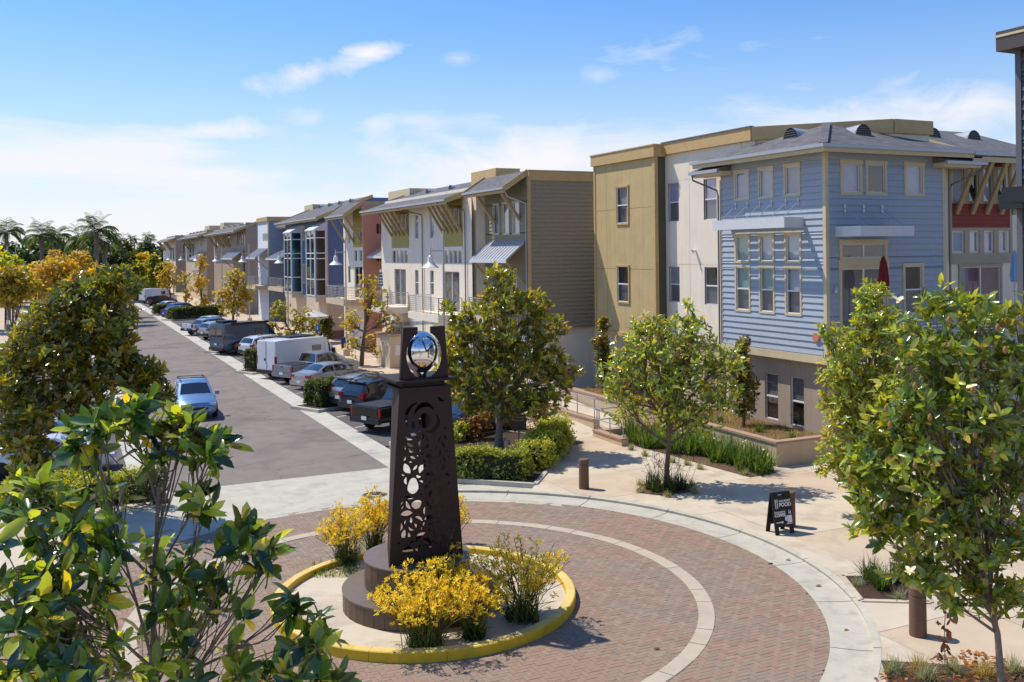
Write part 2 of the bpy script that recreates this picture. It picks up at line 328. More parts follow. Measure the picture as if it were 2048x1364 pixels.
# ---- brick circle: herringbone pavers, 300 of them single objects
plaza = MB().lathe([(RB - .1, -.2), (RB - .1, -.03)], (*CC, 0), 64); pz = struct('brick_plaza', plaza, M('soil'))
U = .118; g = .005; ZT = 0.
pal = [lin(*c) for c in ((150, 120, 101), (154, 117, 101), (147, 121, 103), (136, 125, 112), (140, 127, 112), (134, 123, 110), (149, 131, 110), (151, 118, 101), (145, 126, 107), (142, 122, 105))]
pal = [tuple(.55 * a + .45 * b for a, b in zip(p, np.mean(pal, 0))) for p in pal]; rp = np.random.default_rng(5)
def patch(x, y):
    return math.sin(x * .9 + 1.3 * math.sin(y * .7)) + math.sin(y * 1.1 + 1.7 * math.sin(x * .5)) + .8 * math.sin(x * 2.3 + y * 1.7)
bricks = []
nn = int(RB / U) + 2
for ix in range(-nn, nn):
    for iy in range(-nn, nn):
        k = (ix - iy) % 4
        if k == 0: x0, y0, x1, y1 = ix * U, iy * U, (ix + 2) * U, (iy + 1) * U
        elif k == 3: x0, y0, x1, y1 = ix * U, iy * U, (ix + 1) * U, (iy + 2) * U
        else: continue
        cx, cy = (x0 + x1) / 2, (y0 + y1) / 2; r = math.hypot(cx, cy)
        if r > RB + .05 or r < 3.25 or 6.3 < r < 6.45: continue
        p = patch(cx, cy) + rp.normal(0, .7)
        ci = int(rp.integers(3)) if p > .9 else (3 + int(rp.integers(3)) if p < -.9 else 6 + int(rp.integers(4)))
        dz = rp.uniform(-.003, .003)
        bricks.append((x0 + CC[0] + g / 2, y0 + CC[1] + g / 2, x1 + CC[0] - g / 2, y1 + CC[1] - g / 2, ZT + dz, ci, k))
def depth(b): return (b[0]) * fw[0] + b[1] * fw[1]
def inframe(b):
    d = np.array([(b[0] + b[2]) / 2, (b[1] + b[3]) / 2, 0]) - CAM; z = d @ fw; u = CX + F * (d @ rt) / z; v = CY - F * (d[2]) / z
    return 700 < u < 1700 and v < 1364
bricks.sort(key=lambda b: (not inframe(b), depth(b)))
def brick_mesh(k, ci):
    w, h = (2 * U - g, U - g) if k == 0 else (U - g, 2 * U - g); b = .004
    mb = MB(); w2, h2 = w / 2, h / 2
    mb.add([(-w2, -h2, -.05), (w2, -h2, -.05), (w2, h2, -.05), (-w2, h2, -.05), (-w2, -h2, -b), (w2, -h2, -b), (w2, h2, -b), (-w2, h2, -b), (-w2 + b, -h2 + b, 0), (w2 - b, -h2 + b, 0), (w2 - b, h2 - b, 0), (-w2 + b, h2 - b, 0)],
           [(8, 9, 10, 11)] + [(i, (i + 1) % 4, 4 + (i + 1) % 4, 4 + i) for i in range(4)] + [(4 + i, 4 + (i + 1) % 4, 8 + (i + 1) % 4, 8 + i) for i in range(4)])
    me = mb.mesh('brick', M('brick')); a = me.color_attributes.new('Col', 'FLOAT_COLOR', 'POINT'); a.data.foreach_set('color', [x for _ in me.vertices for x in (*pal[ci], 1)]); return me
BM = {}
for b in bricks[:300]:
    key = (b[6], b[5])
    if key not in BM: BM[key] = brick_mesh(*key)
    inst('brick', BM[key], ((b[0] + b[2]) / 2, (b[1] + b[3]) / 2, b[4]), pz)
bv = []; bf = []; bc = []
for b in bricks[300:]:
    x0, y0, x1, y1, z, ci, k = b; e = .004; s = len(bv)
    bv += [(x0, y0, -.05), (x1, y0, -.05), (x1, y1, -.05), (x0, y1, -.05), (x0, y0, z - e), (x1, y0, z - e), (x1, y1, z - e), (x0, y1, z - e), (x0 + e, y0 + e, z), (x1 - e, y0 + e, z), (x1 - e, y1 - e, z), (x0 + e, y1 - e, z)]
    bf += [(s + 8, s + 9, s + 10, s + 11)] + [(s + i, s + (i + 1) % 4, s + 4 + (i + 1) % 4, s + 4 + i) for i in range(4)] + [(s + 4 + i, s + 4 + (i + 1) % 4, s + 8 + (i + 1) % 4, s + 8 + i) for i in range(4)]
    j = rp.uniform(.88, 1.1); bc += [(*[c * j for c in pal[ci]], 1)] * 12
me = bpy.data.meshes.new('brick_field'); me.from_pydata(bv, [], bf); me.materials.append(M('brick'))
me.color_attributes.new('Col', 'FLOAT_COLOR', 'POINT').data.foreach_set('color', np.array(bc).ravel())
bo = bpy.data.objects.new('brick_field', me); COL.objects.link(bo); bo.parent = pz; bo['kind'] = 'stuff'
# ---- concrete band and gutter ring, segment by segment
nb = 50
for i in range(nb):
    a = 2 * math.pi * i / nb; part('band_slab', MB().arc(CC, 6.2, 6.55, a + .0012, a + 2 * math.pi / nb - .0012, -.1, .009 + .003 * (i % 3), 3, .004), M('band_concrete'), pz)
gr = thing('gutter_ring', None, None, (0, 0, 0)); gr['kind'] = 'structure'
ZW = .11                                # level of the pavements round the circle
def gutter_seg(a0, a1, flat):
    mb = MB(); n = 6; pr = [(RB - .02, -.1), (RB - .02, .006), (RB + .5, -.004 + .012), (RB + .8, .03), (RG - .16, ZW - .012), (RG, ZW + .004), (RG, -.1)]
    if flat: pr = [(RB - .02, -.1), (RB - .02, .006), (RB + .6, .009), (RG - .1, .009), (RG, .009), (RG, -.1)]
    m = len(pr); vs = [(CC[0] + r * math.cos(t), CC[1] + r * math.sin(t), z) for t in np.linspace(a0, a1, n + 1) for r, z in pr]
    fs = [(i * m + k, (i + 1) * m + k, (i + 1) * m + (k + 1) % m, i * m + (k + 1) % m) for i in range(n) for k in range(m)] + [tuple(range(m)), tuple(range(n * m, n * m + m))[::-1]]
    mb.add(vs, fs); part('gutter_segment', mb, M('grey_concrete'), gr, smooth=30)
ng = 22
for i in range(ng):
    a0 = math.radians(-115 + 5) + i * 2 * math.pi / ng; a1 = a0 + 2 * math.pi / ng; am = math.degrees((a0 + a1) / 2) % 360
    gutter_seg(a0 + .0015, a1 - .0015, 68 < am < 112)
# ---- pavement slabs, cut along the gutter ring and the hedge bed
def clip(poly, n, d):                   # keep n.p >= d
    out = []
    for i in range(len(poly)):
        p, q = poly[i], poly[(i + 1) % len(poly)]; a, b = np.dot(n, p) - d, np.dot(n, q) - d
        if a >= 0: out.append(p)
        if a * b < 0: t = a / (a - b); out.append((p[0] + (q[0] - p[0]) * t, p[1] + (q[1] - p[1]) * t))
    return out
def cliparc(poly, R_=RG - .01):
    """cut the circle out of a slab, following its edge"""
    out = []; n_ = len(poly)
    for i in range(n_):
        p, q = np.array(poly[i]) - CC, np.array(poly[(i + 1) % n_]) - CC
        if np.hypot(*p) >= R_: out.append((tuple(p + CC), 0))
        d = q - p; A_, B_, C_ = d @ d, 2 * p @ d, p @ p - R_ * R_; D_ = B_ * B_ - 4 * A_ * C_
        if D_ > 0:
            for t in sorted(((-B_ - math.sqrt(D_)) / 2 / A_, (-B_ + math.sqrt(D_)) / 2 / A_)):
                if 0 < t < 1: out.append((tuple(p + d * t + CC), 1 if (2 * A_ * t + B_) < 0 else 2))
    res = []; m_ = len(out)
    for i, (p, k_) in enumerate(out):
        res.append(p)
        if k_ == 1 and out[(i + 1) % m_][1] == 2:
            a = math.atan2(p[1] - CC[1], p[0] - CC[0]); q = out[(i + 1) % m_][0]; b_ = math.atan2(q[1] - CC[1], q[0] - CC[0]); b_ = a + (b_ - a + math.pi) % (2 * math.pi) - math.pi
            for t in np.linspace(0, 1, 9)[1:-1]: res.append((CC[0] + R_ * math.cos(a + (b_ - a) * t), CC[1] + R_ * math.sin(a + (b_ - a) * t)))
    return res
HB = np.array([[12.35, 31.0], [14.45, 29.05], [19.3, 35.1], [17.6, 38.3], [12.35, 38.3]])   # hedge bed corners
pv = thing('pavement', None, None, (0, 0, 0)); pv['kind'] = 'structure'
e = HB[2] - HB[1]; en = np.array([e[1], -e[0]]) / np.linalg.norm(e)
S = 2.95; k = 0
for ix in range(-1, 11):
    for iy in range(-3, 16):
        x0, y0 = 6.2 + ix * S, -6. + iy * S
        poly = [(x0 + .006, y0 + .006), (x0 + S - .006, y0 + .006), (x0 + S - .006, y0 + S - .006), (x0 + .006, y0 + S - .006)]
        c = np.array([x0 + S / 2, y0 + S / 2]); d = c - CC; r = np.linalg.norm(d)
        if r < RB - 1.2: continue
        if r < RG + 3: poly = cliparc(poly)
        if len(poly) > 2 and y0 + S > 27: poly = clip(poly, en, np.dot(en, HB[1]))
        if len(poly) < 3 or x0 > 34: continue
        k += 1; part('slab', MB().ext(poly, -.1, ZW - .004 + .003 * (k % 3), 'z'), M('tan_concrete') if (ix + 2 * iy) % 5 else M('walk_concrete'), pv)
walk = thing('pavement', None, None, (0, 0, 0)); walk['kind'] = 'structure'
y = 38.3; k = 0
while y < 250:
    l = 3.2 if y < 110 else 14.; k += 1
    part('slab', MB().box(18.35, 26.3, y + .006, y + l - .006, -.1, .14 + .003 * (k % 2)), M('walk_concrete'), walk); y += l
part('kerb', MB().box(18.2, 18.344, 38.3, 250, -.1, .15), M('grey_concrete'), walk)
wl = thing('pavement', None, None, (0, 0, 0)); wl['kind'] = 'structure'
for ix in range(4):
    for iy in range(13):
        x0, y0 = -9.2 + ix * S, -2. + iy * S; poly = [(x0 + .006, y0 + .006), (x0 + S - .006, y0 + .006), (x0 + S - .006, y0 + S - .006), (x0 + .006, y0 + S - .006)]
        c = np.array([x0 + S / 2, y0 + S / 2]); d = c - CC; r = np.linalg.norm(d)
        if r < RB - 1.2: continue
        if r < RG + 3: poly = cliparc(poly)
        if len(poly) > 2: part('slab', MB().ext(poly, -.1, ZW - .004, 'z'), M('tan_concrete'), wl)
part('slab', MB().box(-12., -4.55, 36.5, 250, -.1, .13), M('walk_concrete'), wl)
# parking bay lines (angled) on the lot
HD = math.radians(26)
pl = [42.9, 46.2, 49.4]
for y in [42.9, 46.1, 55.0, 58.2, 61.4, 64.7, 69.3, 72.5, 75.6, 81.2, 84.6, 88., 91.4, 94.8]:
    mb = MB().bar((XS + .1, y, .009), (XS + .1 + 4.6 * math.cos(HD), y + 4.6 * math.sin(HD), .009), .1, .006); o = struct('bay_line', mb, M('white_line'))
# manhole and drain covers
def cover(p, r, nm='manhole_cover', z=.012, label=''):
    t = thing(nm, label, 'manhole', (p[0], p[1], 0)); part('ring', MB().lathe([(r, -.02), (r, z), (r * .86, z), (r * .86, z - .01)], (p[0], p[1], 0), 28), M('pipe_grey'), t)
    part('lid', MB().lathe([(r * .84, -.02), (r * .84, z - .003), (r * .5, z - .001), (r * .48, z - .005), (r * .2, z - .005), (r * .18, z)], (p[0], p[1], 0), 28), M('car_trim'), t)
cover(G(750, 990), .42, label='round iron manhole cover in the grey concrete apron'); cover(G(1150, 886, ZW), .36, z=ZW + .012, label='round brown cover in the pavement beside the clipped hedge')
# ================================================================ BUILDINGS
# faces: 'W' = plane X=c looking to -X (runs along Y), 'S' = plane Y=c looking to -Y (runs along X)
def P(face, c, h, z, out=0.): return (c - out, h, z) if face == 'W' else (h, c - out, z)
def fbox(mb, face, c, h0, h1, z0, z1, o0, o1):
    if face == 'W': return mb.box(c - o1, c - o0, h0, h1, z0, z1)
    return mb.box(h0, h1, c - o1, c - o0, z0, z1)
def wall(root, face, c, h0, h1, z0, z1, mt, holes=(), depth=.2, name='wall', out=0.):
    mb = MB(); hs = sorted({h0, h1, *[min(max(a, h0), h1) for q in holes for a in q[:2]]}); zs = sorted({z0, z1, *[min(max(a, z0), z1) for q in holes for a in q[2:4]]})
    for i in range(len(hs) - 1):
        for j in range(len(zs) - 1):
            hm, zm = (hs[i] + hs[i + 1]) / 2, (zs[j] + zs[j + 1]) / 2
            if any(q[0] < hm < q[1] and q[2] < zm < q[3] for q in holes): continue
            a, b, d, e = hs[i], hs[i + 1], zs[j], zs[j + 1]
            mb.quad(P(face, c, a, d, out), P(face, c, b, d, out), P(face, c, b, e, out), P(face, c, a, e, out))
    for q in holes:
        a, b, d, e = max(q[0], h0), min(q[1], h1), max(q[2], z0), min(q[3], z1)
        if a >= b or d >= e: continue
        f = lambda h, z: (P(face, c, h, z, out), P(face, c, h, z, -depth))
        for (p, q2) in ((f(a, d), f(a, e)), (f(b, e), f(b, d)), (f(a, e), f(b, e)), (f(b, d), f(a, d))): mb.quad(p[0], p[1], q2[1], q2[0])
    return part(name, mb, mt, root)
BOARD = {}
def board_mesh(face, mt):
    k = (face, mt.name)
    if k not in BOARD:
        pr = [(-.002, 0), (.056, 0), (.012, 1.0), (-.002, 1.0)]; mb = MB()
        if face == 'W': mb.ext([(-o, z) for o, z in pr], 0, 1, 'y')
        else: mb.ext([(-o, z) for o, z in pr], 0, 1, 'x')
        BOARD[k] = mb.mesh('siding_board', mt)
    return BOARD[k]
def siding(root, face, c, h0, h1, z0, z1, course, mt, holes=()):
    me = board_mesh(face, mt); n = max(1, round((z1 - z0) / course)); ch = (z1 - z0) / n
    for i in range(n):
        a, b = z0 + i * ch, z0 + (i + 1) * ch
        cuts = sorted({a, b, *[z for q in holes for z in q[2:4] if a + .02 < z < b - .02]})
        for u, v in zip(cuts[:-1], cuts[1:]):
            segs = [(h0, h1)]; m = (u + v) / 2
            for q in holes:
                if q[2] < m < q[3]:
                    segs = [t for s in segs for t in ((s[0], min(s[1], q[0])), (max(s[0], q[1]), s[1])) if t[1] - t[0] > .02]
            for s in segs: inst('siding_board', me, P(face, c, s[0], u, 0), root, scale=(1, s[1] - s[0], v - u) if face == 'W' else (s[1] - s[0], 1, v - u))
BL = ['room_dark', 'blind_lilac', 'blind_grey', 'screen_dark', 'blind_white', 'room_dark']
wr = random.Random(3)
def window(root, face, c, h0, h1, z0, z1, dh=False, mull=0, trim=None, tw=.1, frame='white_frame', back=None, low='screen_dark', rec=.05, bars=(), glassm='pane_glass', out=0., head=.0, name='window'):
    """sash in the opening h0..h1 x z0..z1; trim boards stand proud round it"""
    rec = -.02 if trim and rec == .05 else rec; fwid = .034; mb = MB(); a, b = -rec - .05 + out, -rec + out
    fbox(mb, face, c, h0, h1, z0, z0 + fwid, a, b); fbox(mb, face, c, h0, h1, z1 - fwid, z1, a, b)
    fbox(mb, face, c, h0, h0 + fwid, z0 + fwid, z1 - fwid, a, b); fbox(mb, face, c, h1 - fwid, h1, z0 + fwid, z1 - fwid, a, b)
    zm = z0 + (z1 - z0) * .5
    if dh: fbox(mb, face, c, h0 + fwid, h1 - fwid, zm - .03, zm + .03, a + .004, b + .012)
    for i in range(mull): hm = h0 + (h1 - h0) * (i + 1) / (mull + 1); fbox(mb, face, c, hm - .03, hm + .03, z0 + fwid, z1 - fwid, a + .003, b + .003)
    for zb in bars: fbox(mb, face, c, h0 + fwid, h1 - fwid, zb - .03, zb + .03, a + .005, b + .005)
    w = part(name, mb, M(frame), root)
    part('pane', fbox(MB(), face, c, h0 + .03, h1 - .03, z0 + .03, z1 - .03, a + .015, a + .021), M(glassm), w)
    bk = back or wr.choice(BL); mb = MB(); o = -.125 - max(0, rec - .05)
    zz = z0 if not dh else zm
    mb.quad(P(face, c, h0, zz, o), P(face, c, h1, zz, o), P(face, c, h1, z1, o), P(face, c, h0, z1, o)); part('blind', mb, M(bk), w)
    if dh: mb = MB().quad(P(face, c, h0, z0, o), P(face, c, h1, z0, o), P(face, c, h1, zm, o), P(face, c, h0, zm, o)); part('insect_screen', mb, M(low), w)
    if trim:
        mb = MB(); t0, t1 = -.02, .062
        fbox(mb, face, c, h0 - tw - .02, h1 + tw + .02, z1, z1 + tw + head, t0, t1 + .012); fbox(mb, face, c, h0 - tw, h1 + tw, z0 - tw, z0, t0, t1)
        fbox(mb, face, c, h0 - tw, h0, z0, z1, t0, t1); fbox(mb, face, c, h1, h1 + tw, z0, z1, t0, t1); part('trim', mb, M(trim), w)
    return w
def q4(q, tw=.1): return (q[0] - tw * .0, q[1], q[2], q[3])
def wpx(c, x0, y0, x1, y1, tw=0.):
    """photo rectangle -> opening on plane X=c (tw: trim included in the rectangle)"""
    ym = (y0 + y1) / 2; xm = (x0 + x1) / 2
    return (PX(x1, ym, c)[1] + tw, PX(x0, ym, c)[1] - tw, PX(xm, y1, c)[2] + tw, PX(xm, y0, c)[2] - tw)
def spx(c, x0, y0, x1, y1, tw=0.):
    ym = (y0 + y1) / 2; xm = (x0 + x1) / 2
    return (PY(x0, ym, c)[0] + tw, PY(x1, ym, c)[0] - tw, PY(xm, y1, c)[2] + tw, PY(xm, y0, c)[2] - tw)
def railing(root, pts, z0, z1, n=7, mt='rail_steel', r=.012, name='railing'):
    mb = MB()
    for a, b in zip(pts[:-1], pts[1:]):
        a = np.array(a, float); b = np.array(b, float); L_ = np.linalg.norm(b - a); k = max(1, round(L_ / 1.3))
        for i in range(k + 1): p = a + (b - a) * i / k; mb.box(p[0] - .02, p[0] + .02, p[1] - .02, p[1] + .02, z0, z1)
        for j in range(n): z = z0 + .1 + (z1 - z0 - .13) * j / (n - 1); mb.bar((*a, z), (*b, z), .045 if j == n - 1 else r * 2, .045 if j == n - 1 else r * 2.2)
    return part(name, mb, M(mt), root)
def gutter(root, p, q, nm='gutter', mt='gutter_metal'): return part(nm, MB().bar(p, q, .13, .12), M(mt), root)
def downpipe(root, pts, mt='pipe_grey'): return part('downpipe', MB().tube(pts, .04, 8), M(mt), root, smooth=50)
def vent(root, p, d, L_=1.0, r=.34):
    """half-round louvre vent: a half cone running back into the roof along d"""
    d = np.array(d, float); s = np.array([-d[1], d[0], 0]); p = np.array(p, float); mb = MB(); n = 10; vs = []
    for i in range(n + 1):
        t = math.pi * i / n; vs.append(p + s * r * math.cos(t) + np.array([0, 0, r * 1.1 * math.sin(t)]))
    vs.append(p + d * L_ * 1.5 + np.array([0, 0, r * .9])); mb.add(vs, [(i, i + 1, n + 1) for i in range(n)])
    v = part('roof_vent', mb, M('gutter_metal'), root, smooth=60)
    m2 = MB(); vs2 = [q + d * .03 for q in vs[:n + 1]]; m2.add(vs2, [tuple(range(n + 1))]); part('vent_face', m2, M('vent_dark'), v)
    m3 = MB()
    for j in range(4): z = r * (.12 + .22 * j); w = r * math.sqrt(max(.05, 1 - (z / (r * 1.1)) ** 2)) * .94; m3.bar(p + s * w + np.array([0, 0, z]) - d * .005, p - s * w + np.array([0, 0, z]) - d * .005, .05, .02)
    part('louvre', m3, M('pipe_grey'), v)
def brace(root, c, h, z_hi, out_hi, z_lo, w=.14, face='W', mt='timber'):
    return part('brace', MB().bar(P(face, c, h, z_lo, .03), P(face, c, h, z_hi, out_hi), w, .2, up=(0, 1, 0) if face == 'W' else (1, 0, 0)), M(mt), root)
def seam_awning(root, c, h0, h1, z1, z0, out, face='W', nb=None, mt='awning_metal'):
    sl = MB(); th = .06
    pr = [(0, z1), (out, z0), (out, z0 - th), (0, z1 - th)]
    if face == 'W': sl.ext([(c - o, z) for o, z in pr], h0, h1, 'y')
    else: sl.ext([(c - o, z) for o, z in pr], h0, h1, 'x')
    a = part('metal_awning', sl, M(mt), root); n = max(3, round((h1 - h0) / .42)); rb = MB()
    for i in range(n + 1): h = h0 + .015 + (h1 - h0 - .03) * i / n; rb.bar(P(face, c, h, z1 + .02, 0), P(face, c, h, z0 + .02, out), .03, .05, up=(0, 0, 1))
    part('seams', rb, M(mt), a); fb = MB()
    fbox(fb, face, c, h0 - .02, h1 + .02, z0 - .17, z0 - .005, out - .01, out + .04)
    part('fascia', fb, M('awning_white'), a)
    for h in (h0 + .25, h1 - .25): part('bracket', MB().bar(P(face, c, h, z0 - .1, out - .1), P(face, c, h, z0 - 1.35, .03), .1, .14, up=(0, 1, 0) if face == 'W' else (1, 0, 0)), M('timber'), a)
    return a
def channel_awning(root, face, c, h0, h1, z0, z1, out, rods, zr):
    mb = MB(); t = .05
    fbox(mb, face, c, h0, h1, z0, z1, out - t, out); fbox(mb, face, c, h0, h0 + t, z0, z1, .03, out - t); fbox(mb, face, c, h1 - t, h1, z0, z1, .03, out - t)
    a = part('flat_awning', mb, M('awning_white'), root); n = int((out - .1) / .13)
    for i in range(n): o = .12 + .13 * i; part('slat', MB().bar(P(face, c, h0 + t, (z0 + z1) / 2, o), P(face, c, h1 - t, (z0 + z1) / 2, o), .05 if face == 'W' else .03, .09), M('awning_white'), a)
    for h in rods:
        part('rod', MB().tube([P(face, c, h, zr, .05), P(face, c, h, z1 - .02, out - .15)], .013, 6), M('rail_steel'), a)
        part('wall_bracket', fbox(MB(), face, c, h - .04, h + .04, zr - .14, zr + .14, .0, .07), M('rail_steel'), a)
    return a
def core(root, x0, x1, y0, y1, z0, z1, mt): return part('body', MB().box(x0, x1, y0, y1, z0, z1), mt, root)
def bandpart(root, face, c, h0, h1, z0, z1, out, mt, name='fascia', back=-.02): return part(name, fbox(MB(), face, c, h0, h1, z0, z1, back, out), M(mt), root)

# ---------------------------------------------------------------- 1. blue corner house
XB, YB = 26.0, 27.56
b = thing('blue_house', 'blue lap-sided corner house with hipped grey roof and flat white awnings', 'house', (XB, YB, 0))
core(b, XB + .5, 34., YB + .5, 33.8, 0, 11.7, M('blue_siding'))
up = [(31.9, 32.9), (30.4, 31.35), (28.85, 29.8)]; tw = .09
Wh = []
for h0, h1 in up:
    Wh += [(h0 + tw, h1 - tw, 10.12, 11.22), (h0 + tw, h1 - tw, 7.5, 8.53), (h0 + tw, h1 - tw, 5.45, 7.22)]
wall(b, 'W', XB, YB, 33.85, 3.75, 11.65, M('blue_siding'), Wh, name='wall')
siding(b, 'W', XB, YB + .1, 33.80, 3.95, 11.6, .25, M('blue_siding'), Wh)
bk = [('blind_lilac', 'blind_green', 'blind_green'), ('blind_lilac', 'blind_white', 'blind_green'), ('blind_grey', 'blind_white', 'blind_white')]
for k in range(3):
    h0, h1 = up[k][0] + tw, up[k][1] - tw
    window(b, 'W', XB, h0, h1, 10.12, 11.22, trim='trim_cream', tw=tw, back=bk[k][0], head=.03)
    window(b, 'W', XB, h0, h1, 7.5, 8.53, trim='trim_cream', tw=tw, back=bk[k][1], head=.03)
    window(b, 'W', XB, h0, h1, 5.45, 7.22, dh=True, trim='trim_cream', tw=tw, back=bk[k][2])
channel_awning(b, 'W', XB, 28.7, 33.15, 8.8, 9.2, 1.0, [h for u in up for h in (u[0] + .12, u[1] - .12)], 9.83)
Sh = [(26.82, 27.68, 10.12, 11.2), (28.1, 28.97, 10.12, 11.2), (30.12, 30.98, 10.12, 11.2), (26.75, 28.95, 7.62, 8.15), (26.72, 28.98, 3.98, 7.2), (30.0, 30.9, 5.4, 7.25)]
wall(b, 'S', YB, XB, 32.2, 3.75, 11.65, M('blue_siding'), Sh)
siding(b, 'S', YB, XB + .1, 32.15, 3.95, 11.6, .25, M('blue_siding'), Sh)
for k, q in enumerate(Sh[:3]): window(b, 'S', YB, *q, trim='trim_cream', tw=.12, back=['blind_lilac', 'room_dark', 'blind_lilac'][k], head=.03)
window(b, 'S', YB, *Sh[3], mull=1, trim='trim_cream', tw=.13, back='room_dark', head=.04)
window(b, 'S', YB, *Sh[4], mull=1, trim='trim_cream', tw=.13, back='screen_dark', name='sliding_door', head=.2)
window(b, 'S', YB, *Sh[5], dh=True, trim='trim_cream', tw=.12, back='room_dark')
channel_awning(b, 'S', YB, 26.42, 29.12, 8.42, 8.8, 1.3, [26.9, 27.85, 28.8], 9.5)
part('corner_board', MB().box(XB - .06, XB + .1, YB - .06, YB + .1, 3.7, 11.6), M('trim_cream'), b)
part('corner_board', MB().box(32.1, 32.25, YB - .05, YB + .02, 3.7, 11.6), M('trim_cream'), b)
part('corner_board', MB().box(XB - .05, XB + .05, 33.74, 33.88, 3.7, 11.0), M('trim_beige'), b)
bandpart(b, 'W', XB, YB - .1, 33.9, 3.62, 3.92, .1, 'trim_cream', 'band'); bandpart(b, 'S', YB, XB - .05, 32.3, 3.6, 3.9, .1, 'trim_cream', 'band')
# ground floor, set back
gw = [(wpx(26.3, 1530, 747, 1556, 838)), (wpx(26.3, 1581, 755, 1608, 852)), (32.1, 32.85, 1.12, 2.85)]
wall(b, 'W', 26.3, YB + .25, 33.85, 0, 3.66, M('taupe_stucco'), gw)
for q in gw: window(b, 'W', 26.3, *q, dh=True, back='screen_dark', low='room_dark', rec=.06)
wall(b, 'S', YB + .25, 26.3, 32.2, 0, 3.64, M('taupe_stucco'), [(27.5, 29.5, .2, 2.6)])
window(b, 'S', YB + .25, 27.5, 29.5, .2, 2.6, mull=1, back='room_dark', name='shop_window')
# balcony on the plaza side
bal = part('balcony', MB().box(26.5, 32.0, 26.0, YB - .1, 3.66, 3.95), M('cream_stucco'), b)
railing(bal, [(26.58, YB - .15), (26.58, 26.06), (31.95, 26.06), (31.95, YB - .15)], 3.95, 5.05, 9, 'white_frame')
part('post', MB().box(31.7, 32.0, 26.05, 26.35, 0, 3.65), M('cream_stucco'), bal)
# hipped roof
EW, ES, ZE = XB - .75, YB - .72, 11.82; A_ = (EW, ES, ZE); R0 = (28.05, 29.64, 13.0)
rf = MB(); Bq = (EW, 34.9, ZE); Cq = (33.6, ES, ZE)
bk_ = (33.4, 34.7, ZE); rf.add([A_, Bq, R0, Cq, bk_, (EW, ES, ZE - .1), (EW, 34.9, ZE - .1), (33.6, ES, ZE - .1)], [(0, 2, 1), (0, 3, 2), (1, 2, 4), (2, 3, 4), (0, 1, 6, 5), (3, 0, 5, 7)])
roof = part('roof', rf, M('shingles'), b)
part('soffit', MB().add([(EW + .05, ES + .05, ZE - .16), (EW + .05, 34.9, ZE - .16), (27, 34.9, ZE - .16), (27, 29, ZE - .16), (33.6, 29, ZE - .16), (33.6, ES + .05, ZE - .16)], [(0, 1, 2, 3), (0, 3, 4, 5)]), M('trim_cream'), roof)
part('fascia', MB().box(EW + .02, EW + .08, ES, 34.9, ZE - .28, ZE - .09), M('trim_cream'), roof); part('fascia', MB().box(EW + .08, 33.6, ES + .02, ES + .08, ZE - .28, ZE - .09), M('trim_cream'), roof)
part('gutter', MB().bar((EW - .04, ES - .1, ZE - .05), (EW - .04, 34.95, ZE - .05), .13, .13), M('gutter_metal'), roof); part('gutter', MB().bar((EW - .1, ES - .04, ZE - .055), (33.65, ES - .04, ZE - .055), .13, .13), M('gutter_metal'), roof)
cap = MB()
for i in range(22):
    t = i / 22; p = np.array(A_) * (1 - t) + np.array(R0) * t; q2 = np.array(A_) * (1 - t - .06) + np.array(R0) * (t + .06); cap.bar(p + [0, 0, .03], q2 + [0, 0, .055], .3, .03)
part('hip_cap', cap, M('shingles'), roof)
vent(roof, (26.75, 30.3, 12.42), (1, 0, 0), 1.1, .42); vent(roof, (28.75, 28.35, 12.42), (0, 1, 0), 1.1, .42)
# small stepped eaves at both ends, with downpipes
part('eave_return', MB().ext([(XB + .2, 11.75), (XB - .62, 11.45), (XB - .62, 11.37), (XB + .2, 11.37)], 33.1, 35.15, 'y'), M('shingles'), roof)
part('eave_gutter', MB().box(XB - .75, XB - .62, 33.15, 35.2, 11.28, 11.42), M('gutter_metal'), roof); part('eave_fascia', MB().box(XB - .62, XB + .15, 33.1, 35.1, 11.18, 11.34), M('trim_cream'), roof)
part('eave_return', MB().ext([(YB + .2, 11.75), (YB - .6, 11.45), (YB - .6, 11.36), (YB + .2, 11.36)], 31.6, 34.0, 'x'), M('shingles'), roof)
part('eave_gutter', MB().box(31.6, 33.9, YB - .73, YB - .6, 11.27, 11.4), M('gutter_metal'), roof); part('eave_fascia', MB().box(31.6, 33.8, YB - .6, YB + .1, 11.16, 11.34), M('trim_cream'), roof)
downpipe(b, [(XB - .68, 35.0, 11.26), (XB - .68, 34.95, 11.05), (XB - .1, 34.0, 10.55), (XB - .1, 33.92, 10.3), (XB - .1, 33.92, .9)])
downpipe(b, [(33.75, YB - .65, 11.25), (33.6, YB - .6, 11.0), (32.5, YB - .14, 10.5), (32.42, YB - .1, 10.3), (32.42, YB - .1, .2)])
part('alarm_bell', MB().tube([(XB, 28.05, 4.62), (XB - .12, 28.05, 4.62)], .17, 16), mat('bell_red', (206, 128, 98), .5, var=.1), b)
part('wall_lamp', MB().lathe([(.05, 0), (.09, .1), (.05, .22)], (26.35, YB - .12, 6.3), 10), M('rail_steel'), b)

# ---------------------------------------------------------------- 2. white and tan block behind it
XW, XT = 26.6, 26.0
w = thing('tan_white_house', 'three-storey block with tan projecting bay and smooth off-white wall', 'house', (XT, 38.9, 0))
core(w, XW + .5, 34, 34.0, 44.6, 0, 12.3, M('white_stucco'))
Ww = [(37.85, 38.72, 9.35, 11.2), (37.85, 38.72, 5.5, 7.2), (34.95, 35.9, 9.35, 11.2), (34.95, 35.9, 5.5, 7.2)]
